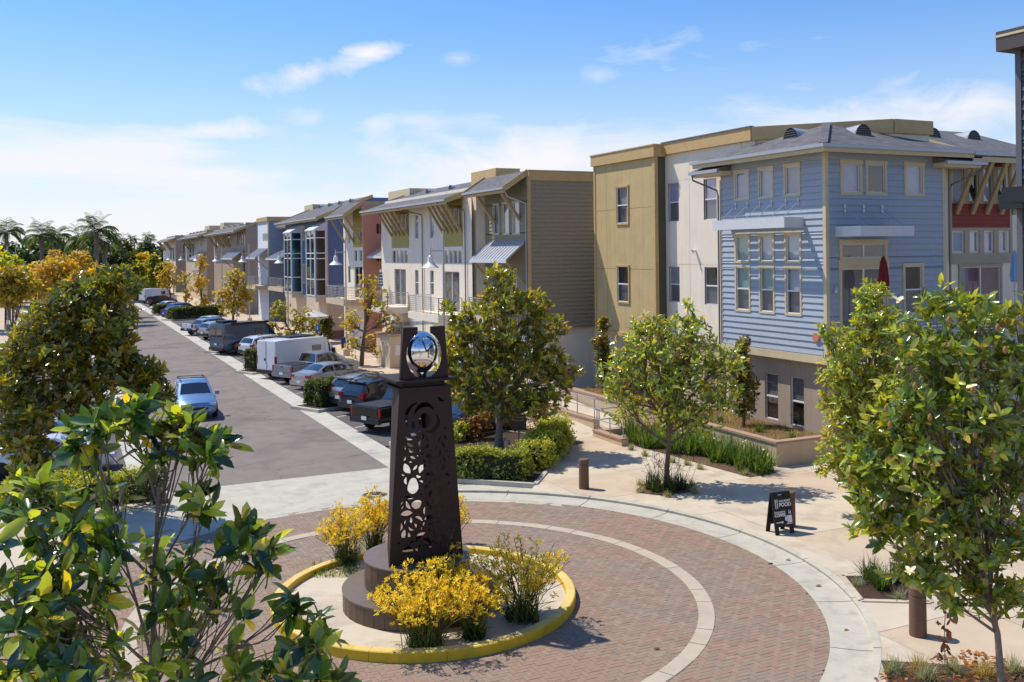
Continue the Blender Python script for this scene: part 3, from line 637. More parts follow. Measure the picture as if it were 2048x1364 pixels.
# off-white wall cladding in panels with open joints
hs = [32.35, 34.4, 36.35, 37.1, 38.95]; zs = [3.75, 7.3, 11.28, 12.6]; hs = [33.2, 34.6, 37.0, 39.0]
for i in range(3):
    for j in range(3):
        h0, h1, z0, z1 = hs[i] + .008, hs[i + 1] - .008, zs[j] + .008, zs[j + 1] - .008
        o = wall(w, 'W', XW, h0, h1, z0, z1, M('white_stucco'), [q for q in Ww if q[1] > h0 and q[0] < h1 and q[3] > z0 and q[2] < z1], name='panel')
wall(w, 'W', XW + .02, 32.3, 39.0, 3.75, 12.7, M('white_stucco'), Ww, name='backing_wall', depth=.18)
for k, q in enumerate(Ww): window(w, 'W', XW, *q, dh=True, back=['blind_lilac', 'blind_grey', 'blind_lilac', 'room_dark'][k], low='screen_dark', rec=.06)
part('wall_camera', MB().tube([(XW, 36.55, 7.95), (XW - .22, 36.5, 7.92), (XW - .26, 36.5, 7.8)], [.05, .09, .07], 10), M('white_frame'), w)
# parapet fascia of the white wall, turning back over the plaza side
Z1 = 13.15
def gz(px, py, z): p = G(px, py, z); return (p[0], p[1])
p0 = (XW - .12, 39.0); p1 = (XW - .12, 32.35)
d_ = ray(1790, 238); t_ = (Z1 - H) / d_[2]; p2 = tuple((CAM + d_ * t_)[:2]); d_ = ray(1865, 243); t_ = (Z1 - H) / d_[2]; p3 = tuple((CAM + d_ * t_)[:2])
p2 = (36.2, 31.6) if p2[0] > 60 or p2[1] > 60 or p2[1] < 31 else p2
fs = MB(); wl2 = MB()
for a, c_ in ((p0, p1), (p1, (30.3, 28.3)), ((30.3, 28.3), (32.45, 28.3)), ((32.45, 28.3), (32.45, 39))):
    fs.bar((*a, Z1 - .28), (*c_, Z1 - .28), .14, .56); wl2.quad((*a, 10.5), (*c_, 10.5), (*c_, Z1 - .4), (*a, Z1 - .4))
part('parapet_fascia', fs, M('trim_ochre'), w); 
wl3 = MB()
pl_ = [(XW, 32.45), (30.35, 28.38), (32.38, 28.38), (32.38, 39)]
for a_, c_ in zip(pl_[:-1], pl_[1:]): wl3.quad((*a_, 10.5), (*c_, 10.5), (*c_, Z1 - .3), (*a_, Z1 - .3))
part('parapet_wall', wl3, M('white_stucco'), w)
part('parapet_cap', MB().bar((XW - .14, 39.0, Z1 + .02), (XW - .14, 32.3, Z1 + .02), .2, .05), M('pipe_grey'), w)
part('flat_roof', MB().add([(XW, 39, 12.75), (XW, 32.45, 12.75), (30.35, 28.4, 12.75), (32.35, 28.4, 12.75), (32.35, 44.6, 12.75), (XT, 44.6, 12.75), (XT, 39, 12.75)], [(0, 1, 2, 3, 4, 5, 6)]), M('grey_concrete'), w)
wall(w, 'W', 26.75, 33.85, 38.95, 0, 3.75, M('cream_stucco'), [(34.6, 36.2, .9, 2.9)]); window(w, 'W', 26.75, 34.6, 36.2, .9, 2.9, mull=1, back='room_dark')
# tan bay
Tw = [(41.38, 42.42, 9.38, 11.22), (41.38, 42.42, 5.38, 7.18)]
zt = [3.8, 7.05, 10.1, 12.5]; ht = [39.0, 43.5, 44.7]
for i in range(2):
    for j in range(3):
        h0, h1, z0, z1 = ht[i] + .008, ht[i + 1] - .008, zt[j] + .008, zt[j + 1] - .008
        wall(w, 'W', XT, h0, h1, z0, z1, M('tan_stucco'), [q for q in Tw if q[1] > h0 and q[0] < h1 and q[3] > z0 and q[2] < z1], name='panel')
wall(w, 'W', XT + .02, 39.0, 44.7, 3.75, 12.6, M('shaded_tan_stucco'), Tw, name='backing_wall', depth=.18)
for q in Tw: window(w, 'W', XT, *q, dh=True, trim='trim_ochre', tw=.08, back='blind_grey' if q[2] > 8 else 'room_dark', low='screen_dark')
wall(w, 'S', 38.95, XT, XW + .1, 3.75, 12.6, M('shaded_tan_stucco')); part('corner_board', MB().box(XT - .05, XT + .14, 38.9, 39.1, 3.75, 12.55), M('trim_ochre'), w); part('corner_board', MB().box(XT - .04, XT + .06, 44.62, 44.78, 3.75, 12.55), M('trim_ochre'), w)
part('parapet_fascia', MB().box(XT - .16, XT + .3, 38.8, 44.86, 12.5, 13.05), M('trim_ochre'), w); part('parapet_fascia', MB().box(XT + .31, XW + .3, 38.8, 39.1, 12.5, 13.048), M('trim_ochre'), w); part('parapet_cap', MB().box(XT - .2, XT + .34, 38.76, 44.9, 13.05, 13.1), M('trim_ochre'), w)
bandpart(w, 'W', XT, 38.95, 44.75, 3.62, 3.82, .08, 'trim_ochre', 'band'); wall(w, 'W', XT + .25, 38.95, 45.3, 0, 3.64, M('cream_stucco'), [(40.2, 42.4, .9, 2.9)]); window(w, 'W', XT + .25, 40.2, 42.4, .9, 2.9, mull=1, back='room_dark')
part('wall_lamp', MB().tube([(XT, 43.2, 4.2), (XT - .2, 43.2, 4.2)], .12, 10), M('white_frame'), w)

# ---------------------------------------------------------------- 3. house with red panel, right of the blue one
YR = 28.0
r = thing('red_panel_house', 'white house with dark red siding panel, timber braces and sliding door', 'house', (32.3, YR, 0))
core(r, 32.4, 38.4, YR + .4, 40, 0, 11.7, M('white_stucco'))
u4 = [(spx(YR, a, 335, b_, 400)[0], spx(YR, a, 335, b_, 400)[1], 9.85, 11.3) for a, b_ in ((1905, 1926), (1936, 1956), (1965, 1985), (1994, 2012))]
l4 = [(q[0], q[1], 7.78, 8.62) for q in u4]; dr = spx(YR, 1921, 533, 1999, 640)[:2] + (3.95, 7.15)
wall(r, 'S', YR, 32.25, 38.4, 0, 11.7, M('white_stucco'), u4 + l4 + [dr])
for k, q in enumerate(u4): window(r, 'S', YR, *q, frame='trim_beige', back=['room_dark', 'room_dark', 'blind_lilac', 'room_dark'][k])
for k, q in enumerate(l4): window(r, 'S', YR, *q, frame='white_frame', back=['room_dark', 'blind_white', 'blind_lilac', 'blind_grey'][k])
window(r, 'S', YR, *dr, mull=1, back='curtain_pink', name='sliding_door', trim='trim_beige', tw=.12)
xa, xb = u4[0][0] - .12, u4[-1][1] + .15
siding(r, 'S', YR, xa, xb, 8.78, 9.78, .166, M('red_siding')); siding(r, 'S', YR, xa, xb, 11.35, 11.68, .166, M('red_siding'))
fr = MB()
fbox(fr, 'S', YR, xa - .14, xa, 7.3, 11.5, 0, .06); fbox(fr, 'S', YR, xb, xb + .14, 7.3, 11.5, 0, .06); fbox(fr, 'S', YR, xa, xb, 7.28, 7.72, 0, .062); fbox(fr, 'S', YR, xa, xb, 8.66, 8.78, 0, .061); fbox(fr, 'S', YR, xa, xb, 9.78, 9.86, 0, .058)
for q0, q1 in zip(u4[:-1], u4[1:]): fbox(fr, 'S', YR, q0[1], q1[0], 7.72, 8.66, 0, .05); fbox(fr, 'S', YR, q0[1], q1[0], 9.86, 11.35, 0, .05)
part('panel_frame', fr, M('trim_beige'), r)
for q in u4: brace(r, YR, q[0] + .18, 11.5, 1.05, 9.35, .12, 'S')
brace(r, YR, u4[-1][1] + .35, 11.5, 1.05, 9.35, .12, 'S')
rr = part('roof', MB().ext([(YR - 1.15, 11.75), (YR + 3.6, 13.35), (YR + 3.6, 13.2), (YR - 1.15, 11.6)], 33.1, 38.6, 'x'), M('shingles'), r)
part('gutter', MB().bar((33.05, YR - 1.22, 11.72), (38.6, YR - 1.22, 11.72), .13, .13), M('gutter_metal'), rr); part('fascia', MB().box(33.1, 38.6, YR - 1.14, YR - 1.08, 11.4, 11.6), M('trim_cream'), rr)
part('rake_board', MB().bar((33.06, YR - 1.2, 11.66), (33.06, YR + 3.6, 13.27), .06, .22), M('trim_cream'), rr)
vent(rr, (34.4, YR + 1.9, 12.72), (0, 1, 0), 1.1, .42); vent(rr, (36.9, YR + 1.9, 12.72), (0, 1, 0), 1.1, .42)
bal2 = part('balcony', MB().box(32.6, 38.3, YR - 1.6, YR - .02, 3.6, 3.92), M('cream_stucco'), r); railing(bal2, [(32.66, YR - .1), (32.66, YR - 1.55), (38.25, YR - 1.55)], 3.92, 5.0, 9, 'white_frame')
# ---------------------------------------------------------------- 4. dark house at the right edge
XD, YD = 22.0, 16.55
k = thing('dark_house', 'charcoal lap-sided house corner with black steel canopy', 'house', (XD, YD - 3, 0))
core(k, XD + .09, 32, 6, YD - .05, 0, 13.1, M('dark_siding')); 
Kh = [(h, h + 1.1, z, z + 1.7) for h in (10.4, 13.2) for z in (1.6, 5.6, 10.6)]
siding(k, 'W', XD + .05, 6.1, YD - .12, .6, 12.9, .245, M('dark_siding'), Kh)
for q in Kh: window(k, 'W', XD - .06, *q, dh=True, trim='white_frame', tw=.08, back='blind_grey')
part('corner_board', MB().box(XD - .02, XD + .12, YD - .12, YD + .04, 0, 12.95), mat('dark_trim', (92, 92, 98), .6, var=.05), k)
part('parapet_fascia', MB().box(XD - .38, XD + .6, 6, YD + .3, 12.95, 13.45), mat('dark_fascia', (78, 70, 68), .6, var=.05), k); part('parapet_cap', MB().box(XD - .4, XD + .62, 6, YD + .32, 13.3, 13.36), M('trim_cream'), k)
p = PX(1975, 400, XD - 1.3); zc_ = PX(1990, 415, XD - 1.3)[2]
part('canopy', MB().box(XD - 1.3, XD, 10, PX(2003, 400, XD - 1.3)[1], 9.05, 9.42).box(XD - .6, XD, 10, YD + .1, 8.93, 9.3), M('vent_dark'), k)
for yy in (15.2, 13.5): part('canopy_rod', MB().tube([(XD, yy, 10.2), (XD - 1.1, yy, 9.4)], .02, 6), M('vent_dark'), k)

# ---------------------------------------------------------------- 5. the terrace along the street
XF = 22.1
def wins(root, c, L_, mt, **kw):
    for q in L_: window(root, 'W', c, *q, **kw)
def brow(root, y0, y1, z_e=11.3, z_r=12.2, out=1.25, xr=None, mt='shingles', fmt='trim_ochre', c=XF):
    """shed roof: eave out over the street, top edge at or behind the wall"""
    xr = c + .05 if xr is None else xr
    f = part('roof', MB().ext([(c - out, z_e), (xr, z_r), (xr, z_r - .12), (c - out, z_e - .12)], y0, y1, 'y'), M(mt), root)
    part('gutter', MB().bar((c - out - .05, y0 - .03, z_e - .04), (c - out - .05, y1 + .03, z_e - .04), .12, .12), M('gutter_metal'), f)
    part('fascia', MB().box(c - out + .02, c - out + .07, y0, y1, z_e - .28, z_e - .1), M(fmt), f)
    for yy in (y0 - .03, y1 + .03): part('rake_board', MB().bar((c - out, yy, z_e - .06), (xr, yy, z_r - .06), .05, .3), M(fmt), f)
    return f
def rowbalcony(root, y0, y1, zf, zt=None, out=1.5, c=XF, mt='cream_stucco'):
    bl = part('balcony', MB().box(c - out, c - .02, y0, y1, zf - .45, zf), M(mt), root); railing(bl, [(c - .05, y0 + .05), (c - out + .06, y0 + .05), (c - out + .06, y1 - .05), (c - .05, y1 - .05)], zf, zf + 1.05, 8); return bl
# A: grey lap siding
XA = 22.97
a = thing('grey_siding_house', 'olive-grey lap-sided end house with standing-seam metal awning', 'house', (XA, 46.6, 0))
core(a, XA + .4, 30, 47.1, 52.5, 0, 12.05, M('grey_siding'))
Ah = [wpx(XA, *q, .08) for q in ((956.7, 412, 968.5, 472), (987, 406.5, 1000, 470), (1005.5, 403.5, 1020, 470), (1026, 401, 1041, 469.5))] + [wpx(XA, 957, 541, 968.5, 600, .08), wpx(XA, 1022, 536, 1036, 600, .08)]
wall(a, 'W', XA, 46.6, 52.5, 3.75, 12.25, M('grey_siding'), Ah); siding(a, 'W', XA, 46.7, 52.4, 3.95, 12.2, .23, M('grey_siding'), Ah)
for k_, q in enumerate(Ah): window(a, 'W', XA, *q, dh=k_ > 3, trim='trim_cream', tw=.08, back=['room_dark', 'blind_white', 'blind_white', 'blind_lilac', 'screen_dark', 'screen_dark'][k_])
wall(a, 'S', 46.6, XA, 27.7, 3.75, 12.25, M('grey_siding')); siding(a, 'S', 46.6, XA + .08, 27.6, 3.85, 11.85, .23, M('grey_siding'))
part('corner_board', MB().box(XA - .05, XA + .1, 46.54, 46.71, 3.7, 12.0), M('trim_ochre'), a); part('parapet_fascia', MB().box(XA - .02, 27.7, 46.49, 46.75, 11.85, 12.36), M('trim_ochre'), a); part('parapet_cap', MB().box(XA - .05, 27.7, 46.45, 46.8, 12.36, 12.41), M('trim_beige'), a)
brow(a, 46.75, 52.45, 11.45, 12.4, 1.4, c=XA); part('chimney_box', MB().box(XA + .6, XA + 2.2, 52.2, 56, 12.0, 13.0), M('trim_ochre'), a)
brace(a, XA, 47.6, 11.2, 1.15, 9.7); brace(a, XA, 51.0, 11.2, 1.15, 9.7)
seam_awning(a, XA, 46.9, 51.9, 8.62, 7.55, 1.25); downpipe(a, [(XA - 1.3, 46.8, 11.2), (XA - 1.2, 46.75, 10.95), (XA - .12, 46.7, 10.6), (XA - .1, 46.77, 10.3), (XA - .1, 46.77, .3)], 'gutter_metal')
wall(a, 'S', 46.85, XA + .25, 27.7, 0, 3.75, M('white_stucco')); wall(a, 'W', XA + .25, 46.85, 52.5, 0, 3.75, M('white_stucco'), [(48, 50.5, .3, 2.6)]); window(a, 'W', XA + .25, 48, 50.5, .3, 2.6, mull=1, back='room_dark', name='shop_window')
part('alarm_bell', MB().tube([(24.0, 46.6, 4.95), (24.0, 46.47, 4.95)], .16, 14), M('bell_red'), a); rowbalcony(a, 50.2, 52.4, 4.3, out=1.2, c=XA)
# B: white with olive panels
b2 = thing('white_olive_house', 'white stucco terrace house with olive siding panels and rows of slanted braces', 'house', (XF, 52.5, 0))
core(b2, XF + .3, 30, 52.5, 70.2, 0, 11.9, M('white_stucco'))
nar = [wpx(XF, *q) for q in ((829, 427.5, 836.5, 478), (859, 424.5, 867.5, 477), (830, 540, 837, 590), (860, 541, 867.5, 590))]
cle = [wpx(XF, 784.5 + 8 * i, 501, 791 + 8 * i, 526) for i in range(4)] + [wpx(XF, 888.5 + 9 * i, 501, 896 + 9 * i, 528) for i in range(4)]
upb = [wpx(XF, 786 + 8 * i, 428, 791.5 + 8 * i, 462) for i in range(4)] + [wpx(XF, 889 + 9 * i, 417, 895.5 + 9 * i, 455) for i in range(4)]
drs = [wpx(XF, 789, 538, 812, 612), wpx(XF, 888, 543, 919, 630)]; drs = [(q[0], q[1], 4.25, q[3]) for q in drs]
Bh = nar + cle + upb + drs; ZBt = 11.3
wall(b2, 'W', XF, 52.5, 70.2, 0, ZBt, M('white_stucco'), Bh)
for q in nar: window(b2, 'W', XF, *q, dh=q[2] < 8, back='screen_dark' if q[2] < 8 else 'blind_lilac')
for q in cle + upb: window(b2, 'W', XF, *q, back=wr.choice(['room_dark', 'blind_grey', 'blind_lilac']))
for q in drs: window(b2, 'W', XF, *q, mull=1, back='screen_dark', name='sliding_door')
for lo, hi in ((upb[3][0] - .25, upb[0][1] + .25), (upb[7][0] - .2, upb[4][1] + .25)):
    siding(b2, 'W', XF, lo, hi, 8.35, ZBt - .05, .2, M('olive_siding'), upb); part('sill_band', fbox(MB(), 'W', XF, lo, hi, 8.2, 8.34, 0, .05), M('white_frame'), b2)
    for i in range(5): brace(b2, XF, lo + .1 + (hi - lo - .2) * i / 4, 11.0, 1.15, 9.2, .13)
brf = brow(b2, 53.4, 71.2, 11.15, 12.75, 1.3, XF + 3.2)
for yy in (56, 60.5, 65): vent(brf, (XF + 1.8, yy, 12.2), (1, 0, 0), r=.32)
for px_ in (846.7, 932.6): yy = PX(px_, 450, XF)[1]; downpipe(b2, [(XF - 1.35, yy + 1.5, 11.05), (XF - 1.2, yy + 1.3, 10.9), (XF - .12, yy + .1, 10.55), (XF - .1, yy, 10.3), (XF - .1, yy, .2)])
rowbalcony(b2, drs[1][0] - .5, drs[1][1] + 2.4, 4.2, out=1.6, mt='white_stucco'); rowbalcony(b2, drs[0][0] - .6, drs[0][1] + .6, 4.2, out=1.6, mt='white_stucco')
for yy in (55.3, 65.2): window(b2, 'W', XF - .2, yy, yy + 2.4, .3, 2.7, mull=1, back='room_dark', name='shop_window', rec=-.05)
# recessed orange house
o_ = thing('orange_house', 'recessed orange-sided house with small standing-seam awning', 'house', (24.3, 70.2, 0))
core(o_, 24.6, 30, 70.0, 75.1, 0, 12.4, M('orange_siding')); siding(o_, 'W', 24.55, 70.2, 75, 4, 12.3, .25, M('orange_siding')); part('parapet_fascia', MB().box(24.3, 27, 69.9, 75.2, 12.3, 12.95), M('trim_cream'), o_)
seam_awning(o_, 24.5, 71.2, 75., 8.9, 7.75, 2.1); 
# C: pink gable house
c3 = thing('pink_house', 'pink stucco terrace house with olive panel under braced roof', 'house', (XF, 75.1, 0))
core(c3, XF + .3, 30, 75.3, 81, 0, 11.9, M('pink_stucco'))
Ch = [wpx(XF, *q) for q in ((696, 455, 700.5, 487), (696, 532, 701, 566), (708.5, 500.5, 714, 522), (718, 500, 724.5, 522), (709, 462, 714, 474), (718, 460, 724, 473))]; dc = wpx(XF, 709, 533, 725, 590); dc = (dc[0], dc[1], 4.3, dc[3])
wall(c3, 'W', XF, 75.1, 81, 0, 11.9, M('white_stucco'), Ch + [dc]); wins(c3, XF, Ch, None); window(c3, 'W', XF, *dc, mull=1, back='room_dark', name='sliding_door')
siding(c3, 'W', XF, Ch[3][0] - .2, Ch[2][1] + .2, 8.5, 11.6, .25, M('olive_siding'), Ch)
ps = spx(75.1, 752.5, 446.5, 767.5, 468); ps2 = spx(75.1, 752.5, 515, 768, 522)
wall(c3, 'S', 75.1, XF, 28, 0, 12.0, M('pink_stucco'), [ps, ps2]); window(c3, 'S', 75.1, *ps, mull=1, back='room_dark', frame='trim_beige'); window(c3, 'S', 75.1, *ps2, mull=1, back='room_dark', frame='trim_beige')
part('parapet_fascia', MB().box(XF, 28, 75.02, 75.2, 11.85, 12.2), M('trim_beige'), c3); brow(c3, 75.2, 81.2, 11.1, 12.2, 1.5)
for yy in (75.6, 77.6, 80.4): brace(c3, XF, yy, 10.95, 1.3, 8.9)
rowbalcony(c3, 75.3, 80.9, 4.25, out=1.6)
# D: blue with glazed bays
d4 = thing('blue_bay_house', 'blue lap-sided terrace house with tall white-framed glass bays', 'house', (XF, 86.9, 0))
core(d4, XF + .3, 30, 87.1, 104.5, 0, 11.3, M('far_blue')); Dh = [wpx(XF, *q) for q in ((602.5, 454.5, 609, 479), (603, 529, 610, 564.5))]
wall(d4, 'W', XF, 86.9, 104.5, 3.9, 11.6, M('far_blue'), Dh)
for q in Dh: window(d4, 'W', XF, *q, mull=1, trim='trim_cream', tw=.12)
wall(d4, 'W', XF, 86.9, 104.5, 0, 3.9, M('cream_stucco'))
sd = MB().add([(XF, 86.9, 3.7), (30, 86.9, 3.7), (30, 86.9, 13.2), (26.3, 86.9, 13.2), (XF, 86.9, 11.75)], [(0, 1, 2, 3, 4)]); part('wall', sd, M('far_blue'), d4); part('wall', MB().box(XF - .01, 30, 86.88, 87.1, .9, 3.72), M('cream_stucco'), d4); part('plinth', MB().box(XF - .03, 30, 86.84, 87.1, 0, .9), M('row_base'), d4)
part('corner_board', MB().box(XF - .06, XF + .15, 86.82, 87.05, 3.7, 11.6), M('trim_cream'), d4)
drf = brow(d4, 86.7, 105.5, 11.3, 13.4, .9, XF + 4.4)
for yy in (89.5, 93.5, 97.5, 101.5): vent(drf, (XF + 3.0, yy, 12.85), (1, 0, 0), r=.34)
for hx0, hx1 in ((613.5, 630), (569.5, 583)):
    y1_ = PX(hx0, 530, XF - 1.1)[1]; y0_ = PX(hx1, 530, XF - 1.1)[1]; z0_, z1_ = 4.1, 10.2
    bay = part('bay', MB().box(XF - 1.1, XF, y0_ - .1, y1_ + .1, z0_ - .5, z0_), M('cream_stucco'), d4)
    part('bay_roof', MB().ext([(XF - 1.25, z1_), (XF, z1_ + .75), (XF, z1_ - .1), (XF - 1.25, z1_ - .1)], y0_ - .15, y1_ + .15, 'y'), M('awning_white'), bay)
    fr = MB(); cs = XF - 1.1
    for yy in (y0_, (y0_ + y1_) / 2, y1_): fr.box(cs - .06, cs + .06, yy - .07, yy + .07, z0_, z1_)
    for zz in (z0_, 5.6, 7.5, 8.0, 9.4, z1_ - .1): fr.box(cs - .045, cs + .045, y0_, y1_, zz, zz + .1); fr.box(cs, XF, y0_ - .04, y0_ + .04, zz, zz + .1)
    fr.box(XF - .16, XF, y0_ - .06, y0_ + .06, z0_, z1_); part('bay_frame', fr, M('white_frame'), bay)
    part('bay_pane', MB().box(cs - .005, cs + .005, y0_, y1_, z0_, z1_), M('green_glass'), bay); part('bay_pane', MB().box(cs, XF, y0_ - .005, y0_ + .005, z0_, z1_), M('green_glass'), bay)
    part('bay_room', MB().box(XF - .08, XF - .02, y0_, y1_, z0_, z1_), M('room_dark'), bay)
# E, F: recessed cream and pale blue
e5 = thing('cream_house', 'recessed cream terrace house with grey seam awning', 'house', (24.0, 104.6, 0))
core(e5, 24.3, 30, 104.6, 114, 0, 11.2, M('cream_stucco')); Eh = [wpx(24., 560 + 4 * i, 458, 563 + 4 * i, 486) for i in range(3)]
wall(e5, 'W', 24., 104.6, 114, 0, 11.3, M('cream_stucco'), Eh); wins(e5, 24., Eh, None); brow(e5, 104.6, 113.5, 11.2, 12.2, 1., c=24.); seam_awning(e5, 24., 105, 113, 8.7, 7.5, 2.4); rowbalcony(e5, 104.8, 113, 4.3, out=2.2, c=24.)
part('roof_box', MB().box(25, 27, 104, 108, 12, 13.4), M('trim_cream'), e5)
f6 = thing('pale_blue_house', 'narrow pale blue and white lap-sided terrace house', 'house', (XF, 114, 0))
core(f6, XF + .3, 30, 114.1, 120.5, 0, 11.9, M('far_paleblue')); Fh = [wpx(XF, 525.5 + 2.6 * i, 467, 527.5 + 2.6 * i, 482) for i in range(4)]
farsiding('far_white', (206, 208, 212), .27)
wall(f6, 'W', XF, 114, 120.5, 0, 12., M('far_white'), Fh); wins(f6, XF, Fh, None); wall(f6, 'S', 114, XF, 30, 0, 12., M('far_paleblue')); part('parapet_fascia', MB().box(XF - .15, 30, 113.85, 120.6, 11.9, 12.4), M('trim_ochre'), f6)
part('corner_board', MB().box(XF - .05, XF + .1, 113.93, 114.1, 3.7, 11.9), M('trim_cream'), f6); seam_awning(f6, XF, 114.3, 120.3, 8.7, 7.6, 1.5); rowbalcony(f6, 114.2, 120.2, 4.3)
# G, H, I: further on
def farhouse(nm, label, y0, y1, mt, mw, rects, aw=(), braces=(), zr=12.3, box=None, bays=()):
    t = thing(nm, label, 'house', (XF, y0, 0)); core(t, XF + .3, 30, y0 + .2, y1, 0, 11.8, M(mt)); Q = [wpx(XF, *q) for q in rects]
    wall(t, 'W', XF, y0, y1, 0, 11.9, M(mw), Q)
    for q in Q: window(t, 'W', XF, *q)
    wall(t, 'S', y0, XF, 30, 0, 12.2, M(mt)); f = brow(t, y0 - .1, y1, 11.1, zr, 1.5, XF + 1.5)
    for yy in braces: brace(t, XF, yy, 10.95, 1.3, 9.1, .3)
    for yy in np.arange(y0 + 3, y1 - 1, 5): vent(f, (XF + .6, yy, 11.95), (1, 0, 0), r=.35)
    for s in aw: seam_awning(t, XF, *s)
    if box: part('roof_box', MB().box(XF + 1, XF + 4, *box), M('trim_cream'), t)
    rowbalcony(t, y0 + .5, y0 + 8, 4.3); return t
g7 = farhouse('taupe_house', 'long taupe terrace house with paired braces beyond pale blue house', 129, 158, 'row_tan', 'row_tan', [(473 + 4.5 * i, 463, 476 + 4.5 * i, 490) for i in range(4)] + [(448, 468, 452, 492), (455, 468, 459, 492), (432, 475, 436, 500), (485, 525, 490, 555)], [(130, 140, 8.7, 7.5, 1.6)], (141, 143, 147, 149, 155), box=(154, 158, 12, 13))
h8 = farhouse('brown_bay_house', 'far brown terrace house with glazed bays beyond the taupe one', 166, 196, 'row_tan', 'cream_stucco', [(400 + 2.6 * i, 470, 402 + 2.6 * i, 492) for i in range(3)] + [(378, 487, 382, 520), (384, 487, 388, 520), (365.5, 486, 369, 520)], [(166.5, 176, 8.6, 7.4, 1.6)], (182, 186, 190), box=(170, 176, 12, 13))
i9 = farhouse('end_house', 'farthest brown terrace house at the end of the row', 214, 240, 'row_tan', 'white_stucco', [(340, 495, 343, 520), (345, 495, 348, 520)], (), (220, 224, 234, 238))
# enclosure walls and entry doors on the pavement in front of the row
u = thing('utility_enclosure', 'small tan stucco enclosure with brown coping behind the lamp post', 'enclosure', (20.3, 62.5, 0))
part('wall', MB().box(20.2, 22.0, 62.6, 65.6, .1, 2.3), M('cream_stucco'), u); part('coping', MB().box(20.1, 22.05, 62.5, 65.7, 2.3, 2.42), M('planter_cap'), u); part('notice', MB().box(20.6, 20.95, 62.57, 62.6, 1.0, 1.7), M('blind_white'), u)
# ================================================================ MONUMENT AND CENTRAL ISLAND
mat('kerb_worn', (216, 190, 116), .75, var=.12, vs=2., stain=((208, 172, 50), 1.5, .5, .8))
isl = thing('island', None, None, (0, 0, 0)); isl['kind'] = 'structure'
part('island_floor', MB().lathe([(3.3, -.05), (3.3, .07)], (*CC, 0), 64), M('tan_concrete'), isl)
nk = 14
for i in range(nk):
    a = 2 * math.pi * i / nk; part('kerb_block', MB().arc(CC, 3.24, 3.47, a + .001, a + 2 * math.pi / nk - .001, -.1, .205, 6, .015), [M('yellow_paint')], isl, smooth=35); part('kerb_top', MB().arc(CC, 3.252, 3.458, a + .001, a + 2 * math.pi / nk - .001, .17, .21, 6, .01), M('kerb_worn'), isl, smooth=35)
MC = np.array([7.3, 20.75])
mo = thing('clock_monument', 'tapered rusty steel tower with cut-out pattern and mirrored egg clock on round plinth', 'monument', (MC[0], MC[1], .07))
def tiers(c, r, z0, z1, n=40):
    for i in range(n):
        a = 2 * math.pi * i / n; t = part('tile', MB().arc(c, r - .05, r, a + .003, a + 2 * math.pi / n - .003, z0, z1 - .03, 1), M('base_tile'), mo)
    part('plinth', MB().lathe([(r - .03, z0), (r - .03, z1 - .03), (r + .015, z1 - .03), (r + .015, z1), (r - .02, z1 + .004)], (*c, 0), 64), M('base_top'), mo, smooth=30)
tiers(MC + [0.02, -.12], 1.74, .07, .5); tiers(MC, 1.2, .5, 1.13, 30)
def plate2d(name, outer, holes, thick, mt, parent, place, label=None):
    """flat steel plate with openings cut through it"""
    cu = bpy.data.curves.new(name, 'CURVE'); cu.dimensions = '2D'; cu.fill_mode = 'BOTH'; cu.extrude = thick / 2
    for loop in [outer] + holes:
        s = cu.splines.new('POLY'); s.points.add(len(loop) - 1); s.use_cyclic_u = True
        for i, (x, y) in enumerate(loop): s.points[i].co = (x, y, 0, 1)
    o = bpy.data.objects.new(name, cu); COL.objects.link(o); dg = bpy.context.evaluated_depsgraph_get()
    me = bpy.data.meshes.new_from_object(o.evaluated_get(dg)); bpy.data.objects.remove(o); bpy.data.curves.remove(cu)
    me.materials.clear(); me.materials.append(mt); me.transform(place); me.name = name
    ob = bpy.data.objects.new(name, me); COL.objects.link(ob); ob.parent = parent; return ob
def blob(cx, cy, rx, ry, rot=0., n=14, wob=.0, seed=0):
    r_ = random.Random(seed); ph = r_.random() * 6
    return [(cx + rx * (1 + wob * math.sin(3 * t + ph)) * math.cos(t) * math.cos(rot) - ry * math.sin(t) * math.sin(rot), cy + rx * (1 + wob * math.sin(3 * t + ph)) * math.cos(t) * math.sin(rot) + ry * math.sin(t) * math.cos(rot)) for t in np.linspace(0, 2 * math.pi, n, endpoint=False)]
def leafloop(cx, cy, l, w, rot, bend=.25, n=7):
    up = []; dn = []
    for i in range(n + 1):
        t = i / n; x = (t - .5) * l; yb = bend * l * (t - .5) ** 2 * 2; hw = w * math.sin(math.pi * t) ** .8 / 2; up.append((x, yb + hw)); dn.append((x, yb - hw))
    lp = up + dn[::-1][1:-1]; c, s = math.cos(rot), math.sin(rot)
    return [(cx + x * c - y * s, cy + x * s + y * c) for x, y in lp]
def crescent(cx, cy, r0, r1, a0, a1, n=10):
    o = []; i_ = []
    for k in range(n + 1):
        t = k / n; a = a0 + (a1 - a0) * t; w = math.sin(math.pi * t); o.append((cx + (r0 + (r1 - r0) * w) * math.cos(a), cy + (r0 + (r1 - r0) * w) * math.sin(a))); i_.append((cx + r0 * math.cos(a), cy + r0 * math.sin(a)))
    return o + i_[::-1][1:-1]
HT = 3.84; WB, WT = 1.74, 1.2
